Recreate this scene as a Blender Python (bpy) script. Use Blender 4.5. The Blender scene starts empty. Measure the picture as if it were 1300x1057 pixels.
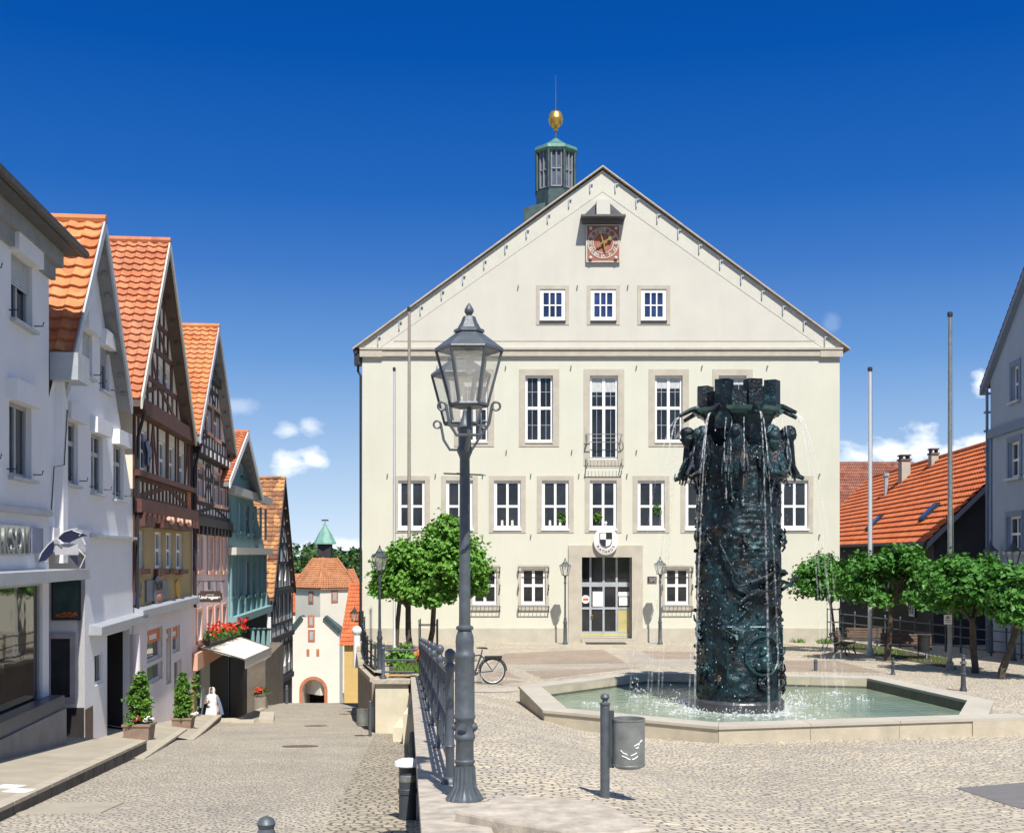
import bpy, bmesh, math, random
from mathutils import Vector, Matrix, noise
random.seed(7)
C = bpy.context.scene.collection
R = math.radians
F, CX, HY = 1500.0, 650.0, 702.0      # focal length in photo pixels, principal column, horizon row; camera at the origin, eye level z = 0

def P(px, py, Y):
    return Vector(((px-CX)*Y/F, Y, -(py-HY)*Y/F))
def lerp(a, b, t): return a+(b-a)*t
def interp(tab, x):
    if x <= tab[0][0]:
        (x0, y0), (x1, y1) = tab[0], tab[1]
        return y0+(y1-y0)*(x-x0)/(x1-x0)
    for (x0, y0), (x1, y1) in zip(tab, tab[1:]):
        if x <= x1: return y0+(y1-y0)*(x-x0)/(x1-x0)
    return tab[-1][1]
def sstep(t):
    t = min(1, max(0, t)); return t*t*(3-2*t)

# ------------------------------------------------------------------ terrain heights
STREET = [(-8,-0.9),(0,-1.7),(34,-5.17),(60,-7.62),(64,-8.1),(170,-22.6),(190,-25)]
def zs(Y): return interp(STREET, Y)
def xw(Y): return 0.09-0.0885*Y                             # street side edge of the coping
def wz(Y): return -1.28-0.0668*Y                             # coping top
FOUNT = [(4,-1.75),(8,-2.05),(12,-2.55),(16,-2.98),(20.5,-3.30),(26.8,-3.53),(36,-3.74),(52.6,-3.96),(70,-4.1)]
def zp(X, Y):
    w = wz(Y)-0.03 if Y < 33 else lerp(wz(33)-0.03, interp(FOUNT, 46), sstep((Y-33)/13))
    return lerp(w, interp(FOUNT, Y), sstep((X-xw(Y)-0.5)/3.2))
def ghit(px, py, f=zp):
    dx, dz = (px-CX)/F, -(py-HY)/F
    prev = None; Y = 5.0
    while Y < 200:
        d = dz*Y-f(dx*Y, Y)
        if prev is not None and d <= 0:
            t = prev/(prev-d); Y = Y-0.1+0.1*t
            break
        prev = d; Y += 0.1
    return Vector((dx*Y, Y, f(dx*Y, Y)))
def shit(px, py): return ghit(px, py, lambda X, Y: zs(Y))

# ------------------------------------------------------------------ materials
def nodes_of(name):
    m = bpy.data.materials.new(name); m.use_nodes = True
    nt = m.node_tree; b = nt.nodes['Principled BSDF']
    return m, nt, b
def N(nt, t, **kw):
    n = nt.nodes.new(t)
    for k, v in kw.items(): setattr(n, k, v)
    return n
def rgb(c): return (c[0], c[1], c[2], 1)
def mixc(nt, fac, a, b, mode='MIX'):
    n = N(nt, 'ShaderNodeMix', data_type='RGBA', blend_type=mode)
    for sock, v in ((n.inputs[0], fac), (n.inputs[6], a), (n.inputs[7], b)):
        if isinstance(v, bpy.types.NodeSocket): nt.links.new(v, sock)
        elif isinstance(v, (int, float)): sock.default_value = v
        else: sock.default_value = rgb(v)
    return n.outputs[2]
def math_(nt, op, a, b=0.0, c=None):
    n = N(nt, 'ShaderNodeMath', operation=op)
    for i, v in enumerate((a, b) if c is None else (a, b, c)):
        if isinstance(v, bpy.types.NodeSocket): nt.links.new(v, n.inputs[i])
        else: n.inputs[i].default_value = v
    return n.outputs[0]
def noise_(nt, vec, scale, detail=4, rough=0.6):
    n = N(nt, 'ShaderNodeTexNoise'); n.inputs['Scale'].default_value = scale
    n.inputs['Detail'].default_value = detail; n.inputs['Roughness'].default_value = rough
    nt.links.new(vec, n.inputs['Vector']); return n.outputs[0]
def pos_(nt): return N(nt, 'ShaderNodeNewGeometry').outputs['Position']
def bump_(nt, b, h, strength, dist=0.02):
    n = N(nt, 'ShaderNodeBump'); n.inputs['Strength'].default_value = strength; n.inputs['Distance'].default_value = dist
    nt.links.new(h, n.inputs['Height']); nt.links.new(n.outputs[0], b.inputs['Normal'])
def ramp_(nt, fac, lo, hi):
    n = N(nt, 'ShaderNodeMapRange'); n.inputs[1].default_value = lo; n.inputs[2].default_value = hi
    nt.links.new(fac, n.inputs[0]); return n.outputs[0]

MC = {}
def mat(name, col, rough=0.75, metal=0.0, var=0.12, scale=3.0, bump=0.0, bscale=40.0, col2=None, lo=0.3, hi=0.7, spec=0.5, streak=0.0):
    if name in MC: return MC[name]
    m, nt, b = nodes_of(name)
    p = pos_(nt)
    n1 = noise_(nt, p, scale)
    c2 = col2 or tuple(min(1, x*(1+var)) for x in col); c1 = col if col2 else tuple(x*(1-var) for x in col)
    out = mixc(nt, ramp_(nt, n1, lo, hi), c1, c2)
    if streak:
        mp = N(nt, 'ShaderNodeMapping'); mp.inputs['Scale'].default_value = (1.2, 1.2, 0.12)
        nt.links.new(p, mp.inputs['Vector'])
        n2 = noise_(nt, mp.outputs[0], 2.2, 6)
        out = mixc(nt, math_(nt, 'MULTIPLY', ramp_(nt, n2, 0.45, 0.8), streak), out, tuple(x*0.62 for x in col))
    nt.links.new(out, b.inputs['Base Color'])
    b.inputs['Roughness'].default_value = rough; b.inputs['Metallic'].default_value = metal
    b.inputs['Specular IOR Level'].default_value = spec
    if bump: bump_(nt, b, noise_(nt, p, bscale, 5), bump)
    MC[name] = m; return m

def tilemat(name, a, b, c, cell=3.2):
    m, nt, bs = nodes_of(name); p = pos_(nt)
    v = N(nt, 'ShaderNodeTexVoronoi'); v.inputs['Scale'].default_value = cell; nt.links.new(p, v.inputs['Vector'])
    s = N(nt, 'ShaderNodeSeparateColor'); nt.links.new(v.outputs['Color'], s.inputs[0])
    col = mixc(nt, s.outputs[0], a, b)
    col = mixc(nt, math_(nt, 'MULTIPLY', ramp_(nt, noise_(nt, p, 0.9, 5), 0.45, 0.75), 0.55), col, c)
    col = mixc(nt, math_(nt, 'MULTIPLY', ramp_(nt, noise_(nt, p, 11, 4), 0.5, 0.75), 0.45), col, tuple(x*0.55 for x in c))
    nt.links.new(col, bs.inputs['Base Color']); bs.inputs['Roughness'].default_value = 0.85
    bump_(nt, bs, noise_(nt, p, 30, 4), 0.3, 0.01); MC[name] = m; return m
def cobble(name, cA, cB, joint, w, h, arcw, arch, skew=0.0, patch=None):
    m, nt, b = nodes_of(name)
    p = pos_(nt); s = N(nt, 'ShaderNodeSeparateXYZ'); nt.links.new(p, s.inputs[0])
    wob = N(nt, 'ShaderNodeTexNoise'); wob.inputs['Scale'].default_value = 2.6; wob.inputs['Detail'].default_value = 3
    nt.links.new(p, wob.inputs['Vector'])
    ws = N(nt, 'ShaderNodeSeparateColor'); nt.links.new(wob.outputs['Color'], ws.inputs[0])
    x = math_(nt, 'ADD', s.outputs[0], math_(nt, 'MULTIPLY', s.outputs[1], skew))
    x = math_(nt, 'ADD', x, math_(nt, 'MULTIPLY', ws.outputs[0], 0.34))
    y = math_(nt, 'ADD', s.outputs[1], math_(nt, 'MULTIPLY', ws.outputs[1], 0.34))
    if arcw:
        f = math_(nt, 'SUBTRACT', math_(nt, 'FRACT', math_(nt, 'DIVIDE', x, arcw)), 0.5)
        y = math_(nt, 'ADD', y, math_(nt, 'MULTIPLY', math_(nt, 'MULTIPLY', f, f), 4*arch))
    cv = N(nt, 'ShaderNodeCombineXYZ'); nt.links.new(x, cv.inputs[0]); nt.links.new(y, cv.inputs[1])
    br = N(nt, 'ShaderNodeTexBrick'); nt.links.new(cv.outputs[0], br.inputs['Vector'])
    br.inputs['Scale'].default_value = 1; br.inputs['Brick Width'].default_value = w; br.inputs['Row Height'].default_value = h
    br.inputs['Mortar Size'].default_value = min(w, h)*0.11; br.inputs['Mortar Smooth'].default_value = 0.55; br.inputs['Bias'].default_value = 0.0
    br.inputs['Color1'].default_value = rgb(cA); br.inputs['Color2'].default_value = rgb(cB); br.inputs['Mortar'].default_value = rgb(joint)
    big = noise_(nt, p, 0.42, 6)
    c = mixc(nt, ramp_(nt, big, 0.3, 0.72), br.outputs['Color'], (0.66,0.66,0.68), 'MULTIPLY')
    fine = noise_(nt, p, 9, 4)
    c = mixc(nt, math_(nt, 'MULTIPLY', ramp_(nt, fine, 0.35, 0.7), 0.5), c, patch or (0.46, 0.40, 0.29), 'MIX')
    c = mixc(nt, math_(nt, 'MULTIPLY', br.outputs['Fac'], 0.78), c, joint)
    nt.links.new(c, b.inputs['Base Color']); b.inputs['Roughness'].default_value = 0.85
    hgt = math_(nt, 'ADD', math_(nt, 'SUBTRACT', 1.0, br.outputs['Fac']), math_(nt, 'MULTIPLY', fine, 0.8))
    bump_(nt, b, hgt, 0.9, 0.022)
    MC[name] = m; return m

def glass_dark(name, col=(0.02,0.022,0.026), rough=0.06, curtain=0.0, spec=0.6):
    m, nt, b = nodes_of(name)
    p = pos_(nt)
    n1 = noise_(nt, p, 0.9, 3)
    c = mixc(nt, ramp_(nt, n1, 0.35, 0.7), tuple(x*0.6 for x in col), tuple(x*1.6 for x in col))
    nt.links.new(c, b.inputs['Base Color'])
    b.inputs['Roughness'].default_value = rough; b.inputs['Specular IOR Level'].default_value = spec
    bump_(nt, b, noise_(nt, p, 1.3, 2), 0.12, 0.02)
    return m

M = {}
M['stucco'] = mat('cream_stucco', (0.595,0.588,0.488), 0.9, var=0.035, scale=0.5, bump=0.2, bscale=24, streak=0.10)
M['stucco2'] = mat('cream_stucco_gable', (0.56,0.538,0.468), 0.9, var=0.04, scale=0.7, bump=0.2, bscale=24, streak=0.10)
M['stone'] = mat('sandstone_trim', (0.455,0.415,0.34), 0.85, var=0.10, scale=2.5, bump=0.2)
M['plinth'] = mat('plinth_stone', (0.45,0.42,0.345), 0.9, var=0.10, scale=1.5, bump=0.25)
M['white'] = mat('white_paint', (0.80,0.80,0.78), 0.5, var=0.03)
M['glass'] = glass_dark('window_glass')
M['glass_blue'] = glass_dark('sky_glass', (0.03,0.05,0.13), 0.04, spec=0.8)
M['glass_shop'] = glass_dark('shop_glass', (0.018,0.022,0.024), 0.03, spec=0.7)
M['curtain'] = mat('net_curtain', (0.50,0.52,0.52), 0.9, var=0.15, scale=8)
M['tile'] = tilemat('orange_roof_tile', (0.47,0.15,0.05), (0.66,0.27,0.10), (0.50,0.24,0.13))
M['tile2'] = tilemat('red_roof_tile', (0.38,0.12,0.05), (0.58,0.22,0.10), (0.46,0.22,0.14))
M['tile3'] = tilemat('bright_orange_tile', (0.44,0.10,0.032), (0.58,0.17,0.055), (0.44,0.14,0.07), 2.4)
M['tile_old'] = tilemat('old_mottled_tile', (0.12,0.045,0.03), (0.60,0.30,0.11), (0.30,0.14,0.07), 2.0)
M['tile_brown'] = tilemat('brown_roof_tile', (0.24,0.09,0.06), (0.40,0.17,0.11), (0.28,0.15,0.11), 2.0)
M['white_wall'] = mat('white_render', (0.74,0.74,0.75), 0.9, var=0.03, scale=1.0, bump=0.25, bscale=18, streak=0.08)
M['white_wall2'] = mat('white_render_rough', (0.78,0.77,0.78), 0.9, var=0.03, scale=1.0, bump=0.3, bscale=14, streak=0.08)
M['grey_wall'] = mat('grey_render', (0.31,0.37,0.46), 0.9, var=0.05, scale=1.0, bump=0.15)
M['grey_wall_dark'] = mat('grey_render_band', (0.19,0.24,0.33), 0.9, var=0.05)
M['cream_panel'] = mat('cream_infill', (0.74,0.68,0.54), 0.9, var=0.06, scale=2)
M['ochre'] = mat('ochre_render', (0.42,0.31,0.15), 0.9, var=0.08, scale=1.5, bump=0.15)
M['pink'] = mat('pink_render', (0.72,0.58,0.58), 0.9, var=0.04, scale=1.2, bump=0.15, streak=0.06)
M['pink_pale'] = mat('pale_pink_render', (0.74,0.67,0.68), 0.9, var=0.04, scale=1.2, bump=0.15)
M['apricot'] = mat('apricot_surround', (0.62,0.36,0.26), 0.85, var=0.05)
M['green'] = mat('sea_green_render', (0.20,0.34,0.35), 0.85, var=0.05, scale=1.4, bump=0.1, streak=0.05)
M['green_dark'] = mat('dark_green_trim', (0.05,0.15,0.15), 0.6, var=0.08)
M['timber'] = mat('dark_brown_timber', (0.06,0.032,0.026), 0.75, var=0.3, scale=5)
M['timber_red'] = mat('red_brown_timber', (0.10,0.035,0.028), 0.75, var=0.3, scale=5)
M['timber_black'] = mat('black_timber', (0.03,0.026,0.028), 0.75, var=0.3, scale=5)
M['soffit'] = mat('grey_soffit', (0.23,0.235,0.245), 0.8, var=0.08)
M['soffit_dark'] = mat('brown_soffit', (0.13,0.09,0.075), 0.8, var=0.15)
M['zinc'] = mat('grey_zinc', (0.42,0.45,0.48), 0.5, 0.2, var=0.10)
M['zinc_pale'] = mat('pale_zinc_ledge', (0.36,0.38,0.41), 0.5, 0.1, var=0.08)
M['metal_dark'] = mat('dark_metal', (0.035,0.038,0.042), 0.5, 0.3, var=0.2)
M['iron'] = mat('grey_painted_iron', (0.085,0.10,0.115), 0.45, 0.1, var=0.22, scale=14, bump=0.12, bscale=50, streak=0.35)
M['iron_dark'] = mat('dark_painted_iron', (0.05,0.06,0.072), 0.45, 0.1, var=0.15, scale=9)
M['rail'] = mat('blue_grey_rail', (0.075,0.09,0.11), 0.45, 0.1, var=0.15, scale=9)
M['steel'] = mat('galvanised_steel', (0.25,0.265,0.255), 0.42, 0.5, var=0.22, scale=7)
M['pole'] = mat('pale_flagpole', (0.60,0.60,0.62), 0.4, 0.2, var=0.05)
M['pole_brown'] = mat('weathered_flagpole', (0.34,0.29,0.24), 0.5, 0.1, var=0.1)
M['gold'] = mat('gilded', (0.75,0.48,0.13), 0.3, 0.85, var=0.1)
M['copper'] = mat('green_copper', (0.085,0.20,0.17), 0.6, 0.1, var=0.3, scale=3)
M['copper_pale'] = mat('pale_green_copper', (0.17,0.33,0.27), 0.65, 0.05, var=0.2, scale=2)
M['copper_dark'] = mat('dark_copper', (0.05,0.085,0.085), 0.5, 0.3, var=0.3, scale=3)
M['dial'] = mat('clock_red', (0.33,0.115,0.075), 0.7, var=0.12, scale=4)
M['cream_paint'] = mat('cream_paint', (0.545,0.53,0.455), 0.6, var=0.04)
M['black'] = mat('black_paint', (0.02,0.02,0.022), 0.5, var=0.1)
M['curb'] = mat('granite_kerb', (0.42,0.37,0.29), 0.85, var=0.14, scale=4, bump=0.25)
M['curb_pale'] = mat('pale_coping_stone', (0.41,0.36,0.295), 0.85, var=0.28, scale=7, bump=0.4, bscale=18, streak=0.0)
M['concrete'] = mat('pale_concrete', (0.60,0.55,0.42), 0.9, var=0.10, scale=1.6, bump=0.2, streak=0.25)
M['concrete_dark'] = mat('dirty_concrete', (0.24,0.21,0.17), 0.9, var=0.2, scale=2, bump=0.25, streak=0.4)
M['rim'] = mat('fountain_stone', (0.44,0.39,0.295), 0.85, var=0.14, scale=2.2, bump=0.2, bscale=25)
M['rim_top'] = mat('fountain_coping_stone', (0.42,0.385,0.32), 0.85, var=0.10, scale=1.2, bump=0.15, bscale=25)
M['rim_wet_shade'] = mat('wet_algae_shade_stone', (0.10,0.10,0.075), 0.6, var=0.25, scale=3)
M['slab'] = mat('pavement_slab', (0.36,0.32,0.25), 0.9, var=0.12, scale=1.5, bump=0.25, bscale=25)
M['asphalt'] = mat('grey_patch', (0.16,0.15,0.145), 0.9, var=0.12, scale=5, bump=0.3, bscale=60)
M['rust'] = mat('rusty_cast_iron', (0.13,0.085,0.06), 0.8, var=0.2, scale=9)
M['bark'] = mat('tree_bark', (0.075,0.06,0.045), 0.9, var=0.3, scale=8, bump=0.4)
M['wood'] = mat('weathered_bench_wood', (0.12,0.075,0.05), 0.75, var=0.25, scale=6)
M['wood_red'] = mat('reddish_bench_wood', (0.20,0.085,0.06), 0.7, var=0.2, scale=6)
M['terracotta'] = mat('brown_planter', (0.24,0.17,0.13), 0.85, var=0.15, scale=6)
M['awning'] = mat('cream_awning_cloth', (0.72,0.66,0.56), 0.85, var=0.04)
M['red'] = mat('red_flower', (0.62,0.03,0.012), 0.6, var=0.25, scale=12)
M['orange'] = mat('orange_sign', (0.62,0.13,0.03), 0.5, var=0.06)
M['blue'] = mat('navy_blue', (0.015,0.03,0.13), 0.45, var=0.15)
M['navy'] = mat('dark_navy', (0.012,0.016,0.045), 0.4, var=0.1)
M['yellow'] = mat('golden_yellow', (0.60,0.33,0.03), 0.6, var=0.1)
M['brick'] = mat('red_brick', (0.45,0.16,0.08), 0.85, var=0.2, scale=4)
M['gate_wall'] = mat('gate_cream_render', (0.70,0.65,0.55), 0.9, var=0.04, scale=0.4, streak=0.06)
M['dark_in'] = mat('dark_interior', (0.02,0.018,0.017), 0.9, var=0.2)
M['poster'] = mat('poster_print', (0.012,0.03,0.035), 0.35, col2=(0.05,0.09,0.09), scale=3)
M['paper'] = mat('white_paper', (0.78,0.78,0.76), 0.7, var=0.02)
M['pave_brown'] = cobble('brown_clinker_paving', (0.33,0.26,0.20), (0.43,0.34,0.265), (0.21,0.165,0.125), 0.22, 0.11, 0, 0, patch=(0.40,0.31,0.23))
M['pave_light'] = cobble('light_sett_band', (0.42,0.38,0.33), (0.54,0.49,0.43), (0.26,0.23,0.19), 0.12, 0.12, 0, 0)
M['street'] = cobble('street_setts', (0.39,0.355,0.31), (0.57,0.505,0.40), (0.20,0.175,0.14), 0.12, 0.105, 1.7, 0.45, 0.106)
M['plaza'] = cobble('plaza_setts', (0.44,0.40,0.35), (0.73,0.63,0.46), (0.19,0.16,0.12), 0.145, 0.11, 2.4, 0.5)
M['street_edge'] = cobble('street_edge_setts', (0.31,0.27,0.21), (0.46,0.41,0.32), (0.13,0.11,0.085), 0.16, 0.22, 0, 0, 0.08)
M['soil'] = mat('dark_soil', (0.06,0.05,0.03), 0.95, var=0.3, scale=4, bump=0.4)
M['ground'] = mat('valley_ground', (0.07,0.10,0.035), 0.95, var=0.25, scale=0.02)

def leafmat(name, a, b, tr=0.22):
    m, nt, bs = nodes_of(name)
    p = pos_(nt); n1 = noise_(nt, p, 1.7, 3); n2 = noise_(nt, p, 14, 2)
    f = math_(nt, 'ADD', math_(nt, 'MULTIPLY', n1, 0.5), math_(nt, 'MULTIPLY', n2, 0.5))
    c = mixc(nt, ramp_(nt, f, 0.35, 0.65), a, b)
    nt.links.new(c, bs.inputs['Base Color']); bs.inputs['Roughness'].default_value = 0.5
    bs.inputs['Specular IOR Level'].default_value = 0.35
    t = N(nt, 'ShaderNodeBsdfTranslucent'); nt.links.new(mixc(nt, 1.0, c, (1.0,1.0,0.45), 'MULTIPLY'), t.inputs[0])
    mx = N(nt, 'ShaderNodeMixShader'); mx.inputs[0].default_value = tr
    nt.links.new(bs.outputs[0], mx.inputs[1]); nt.links.new(t.outputs[0], mx.inputs[2])
    nt.links.new(mx.outputs[0], nt.nodes['Material Output'].inputs[0]); return m
M['leaf'] = leafmat('tree_leaf', (0.075,0.21,0.025), (0.19,0.40,0.06))
M['leaf_dark'] = leafmat('deep_green_leaf', (0.032,0.125,0.018), (0.10,0.28,0.04))
M['leaf_shrub'] = leafmat('laurel_leaf', (0.06,0.16,0.02), (0.17,0.33,0.045))
M['leaf_far'] = leafmat('far_wood_leaf', (0.035,0.085,0.025), (0.08,0.16,0.04), 0.2)
M['grass'] = leafmat('grass_blade', (0.08,0.17,0.02), (0.17,0.28,0.05))

def bronze():
    m, nt, b = nodes_of('patinated_bronze')
    p = pos_(nt)
    a = noise_(nt, p, 1.6, 6, 0.7); bb = noise_(nt, p, 7, 5); cc = noise_(nt, p, 3.3, 4)
    c = mixc(nt, ramp_(nt, a, 0.45, 0.70), (0.007,0.011,0.016), (0.022,0.062,0.078))
    c = mixc(nt, math_(nt, 'MULTIPLY', ramp_(nt, bb, 0.58, 0.76), 0.75), c, (0.08,0.23,0.24))
    c = mixc(nt, math_(nt, 'MULTIPLY', ramp_(nt, cc, 0.58, 0.72), 0.6), c, (0.09,0.06,0.035))
    nt.links.new(c, b.inputs['Base Color'])
    b.inputs['Metallic'].default_value = 0.35; b.inputs['Roughness'].default_value = 0.28
    h = math_(nt, 'ADD', math_(nt, 'MULTIPLY', bb, 0.6), noise_(nt, p, 22, 4))
    bump_(nt, b, h, 0.8, 0.03); return m
M['bronze'] = bronze()
def water():
    m, nt, b = nodes_of('fountain_water')
    p = pos_(nt)
    n1 = noise_(nt, p, 1.0, 4)
    c = mixc(nt, ramp_(nt, n1, 0.3, 0.7), (0.14,0.21,0.15), (0.26,0.31,0.22))
    sx = N(nt, 'ShaderNodeSeparateXYZ'); nt.links.new(p, sx.inputs[0])
    ddx = math_(nt, 'SUBTRACT', sx.outputs[0], 4.76); ddy = math_(nt, 'SUBTRACT', sx.outputs[1], 24.85)
    dd = math_(nt, 'SQRT', math_(nt, 'ADD', math_(nt, 'MULTIPLY', ddx, ddx), math_(nt, 'MULTIPLY', ddy, ddy)))
    fz = math_(nt, 'SUBTRACT', math_(nt, 'ADD', noise_(nt, p, 3.5, 6, 0.75), math_(nt, 'MULTIPLY', math_(nt, 'SUBTRACT', 1.9, dd), 0.17)), 0.56)
    c = mixc(nt, math_(nt, 'MULTIPLY', ramp_(nt, fz, 0.0, 0.22), 0.8), c, (0.72,0.76,0.74))
    nt.links.new(c, b.inputs['Base Color']); b.inputs['Roughness'].default_value = 0.09
    b.inputs['IOR'].default_value = 1.33
    bump_(nt, b, noise_(nt, p, 6, 4), 0.5, 0.05); return m
M['water'] = water()
def spray(name, al):
    m, nt, b = nodes_of(name)
    b.inputs['Base Color'].default_value = (0.9,0.92,0.94,1); b.inputs['Roughness'].default_value = 0.25
    p = pos_(nt); a = ramp_(nt, noise_(nt, p, 13, 4), 0.42, 0.7)
    nt.links.new(math_(nt, 'MULTIPLY', a, al), b.inputs['Alpha']); return m
M['jet'] = spray('water_jet', 0.42); M['foam'] = spray('water_foam', 0.7); M['jet_thin'] = spray('thin_water_jet', 0.16)
def lampglass():
    m, nt, b = nodes_of('lantern_glass')
    b.inputs['Base Color'].default_value = (0.78,0.74,0.66,1); b.inputs['Roughness'].default_value = 0.1
    p = pos_(nt); nt.links.new(math_(nt, 'ADD', math_(nt, 'MULTIPLY', noise_(nt, p, 5, 3), 0.22), 0.14), b.inputs['Alpha']); return m
M['lampglass'] = lampglass()

# ------------------------------------------------------------------ mesh building
ORG = {}
def org(o): return ORG.get(o.name, Vector((0,0,0))) if o else Vector((0,0,0))
class MB:
    def __init__(s): s.v = []; s.f = []; s.mi = []; s.cur = 0
    def add(s, vs, fs):
        n = len(s.v); s.v += [Vector(x) for x in vs]; s.f += [[i+n for i in f] for f in fs]; s.mi += [s.cur]*len(fs)
        return s
    def quad(s, *pts): return s.add(pts, [list(range(len(pts)))])
    def hexa(s, b, t):
        n = len(b)
        return s.add(list(b)+list(t), [list(range(n))[::-1], list(range(n, 2*n))]+[[i, (i+1) % n, n+(i+1) % n, n+i] for i in range(n)])
    def box(s, c, d, rz=0.0):
        c = Vector(c); x, y, z = d[0]/2, d[1]/2, d[2]/2; m = Matrix.Rotation(rz, 3, 'Z')
        b = [c+m @ Vector(q) for q in ((-x,-y,-z),(x,-y,-z),(x,y,-z),(-x,y,-z))]
        t = [c+m @ Vector(q) for q in ((-x,-y,z),(x,-y,z),(x,y,z),(-x,y,z))]
        return s.hexa(b, t)
    def fbox(s, f, u0, u1, v0, v1, w0, w1):
        return s.hexa([f.P(u0,v0,w0), f.P(u1,v0,w0), f.P(u1,v0,w1), f.P(u0,v0,w1)], [f.P(u0,v1,w0), f.P(u1,v1,w0), f.P(u1,v1,w1), f.P(u0,v1,w1)])
    def fpoly(s, f, pts, w0, w1): return s.hexa([f.P(u,v,w0) for u, v in pts], [f.P(u,v,w1) for u, v in pts])
    def fbar(s, f, u1, v1, u2, v2, wd, w0, w1):
        d = Vector((u2-u1, v2-v1)); 
        if d.length < 1e-6: return s
        d.normalize(); n = Vector((-d.y, d.x))*wd/2
        return s.fpoly(f, [(u1+n.x, v1+n.y), (u1-n.x, v1-n.y), (u2-n.x, v2-n.y), (u2+n.x, v2+n.y)], w0, w1)
    def ring(s, c, ax, r, n, ph=0.0, sx=1.0):
        ax = Vector(ax).normalized(); a = ax.orthogonal().normalized()
        if abs(ax.z) > 0.99: a = Vector((1,0,0))
        b = ax.cross(a)
        return [Vector(c)+a*math.cos(ph+2*math.pi*i/n)*r*sx+b*math.sin(ph+2*math.pi*i/n)*r for i in range(n)]
    def loft(s, rings, cap=True):
        n = len(rings[0]); vs = [p for r in rings for p in r]; fs = []
        for k in range(len(rings)-1):
            for i in range(n):
                j = (i+1) % n; fs.append([k*n+i, k*n+j, (k+1)*n+j, (k+1)*n+i])
        if cap: fs.append(list(range(n))[::-1]); fs.append([(len(rings)-1)*n+i for i in range(n)])
        return s.add(vs, fs)
    def cyl(s, a, b, r0, r1=None, n=10):
        a, b = Vector(a), Vector(b)
        return s.loft([s.ring(a, b-a, r0, n), s.ring(b, b-a, r0 if r1 is None else r1, n)])
    def lathe(s, c, prof, n=16, ph=0.0):
        c = Vector(c); return s.loft([s.ring(c+Vector((0,0,z)), (0,0,1), r, n, ph) for r, z in prof])
    def tube(s, pts, r, n=6, r1=None):
        pts = [Vector(p) for p in pts]; rings = []; k = len(pts)
        ref = None
        for i, p in enumerate(pts):
            t = (pts[min(i+1, k-1)]-pts[max(i-1, 0)]).normalized()
            if ref is None: ref = t.orthogonal().normalized()
            a = (ref-t*ref.dot(t)).normalized(); ref = a; b = t.cross(a)
            rr = r if r1 is None else lerp(r, r1, i/(k-1))
            rings.append([p+a*math.cos(2*math.pi*q/n)*rr+b*math.sin(2*math.pi*q/n)*rr for q in range(n)])
        return s.loft(rings)
    def ball(s, c, r, n=12, m=8, sz=1.0):
        return s.lathe(c, [(max(1e-3, r*math.sin(math.pi*i/m)), -r*sz*math.cos(math.pi*i/m)) for i in range(m+1)], n)
    def build(s, name, m, parent=None, smooth=False):
        me = bpy.data.meshes.new(name); o = org(parent)
        me.from_pydata([tuple(v-o) for v in s.v], [], s.f)
        ms = m if isinstance(m, (list, tuple)) else [m]
        for x in ms: me.materials.append(x)
        if len(ms) > 1: me.polygons.foreach_set('material_index', s.mi)
        bm = bmesh.new(); bm.from_mesh(me); bmesh.ops.recalc_face_normals(bm, faces=bm.faces); bm.to_mesh(me); bm.free()
        if smooth:
            me.polygons.foreach_set('use_smooth', [True]*len(me.polygons))
            try: me.set_sharp_from_angle(angle=R(40))
            except Exception: pass
        ob = bpy.data.objects.new(name, me); C.objects.link(ob)
        if parent: ob.parent = parent
        ORG[ob.name] = o
        return ob
def tag(o, label, cat, group=None, kind=None):
    o['label'] = label; o['category'] = cat
    if group: o['group'] = group
    if kind: o['kind'] = kind
    return o
def thing(name, loc, label, cat, group=None):
    o = bpy.data.objects.new(name, None); C.objects.link(o); o.location = loc; o.empty_display_size = 0.2
    ORG[o.name] = Vector(loc); return tag(o, label, cat, group)
def struct(name, mb, m, **k):
    o = mb.build(name, m, None, **k); o['kind'] = 'structure'; return o
def dup(root, loc, label, rz=0.0):
    r = root.copy(); C.objects.link(r); r.location = loc; r.rotation_euler = (0, 0, rz); r['label'] = label; ORG[r.name] = Vector(loc)
    def rec(a, b):
        for ch in a.children:
            c = ch.copy(); C.objects.link(c); c.parent = b; rec(ch, c)
    rec(root, r); return r

class Frame:                                                        # an upright facade plane: u along, z up, w out towards the viewer
    def __init__(s, O, U):
        s.O = Vector((O[0], O[1], 0)); s.U = Vector((U[0], U[1], 0)).normalized(); s.W = Vector((s.U.y, -s.U.x, 0))
    def P(s, u, v, w=0.0): return s.O+s.U*u+s.W*w+Vector((0,0,v))
    def px(s, x, y, w=0.0):
        o = s.O+s.W*w; d = Vector(((x-CX)/F, 1, -(y-HY)/F))
        t = o.dot(s.W)/d.dot(s.W); q = d*t
        return ((q-o).dot(s.U), q.z)
    def u(s, x, w=0.0): return s.px(x, HY, w)[0]
    def v(s, x, y, w=0.0): return s.px(x, y, w)[1]

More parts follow.
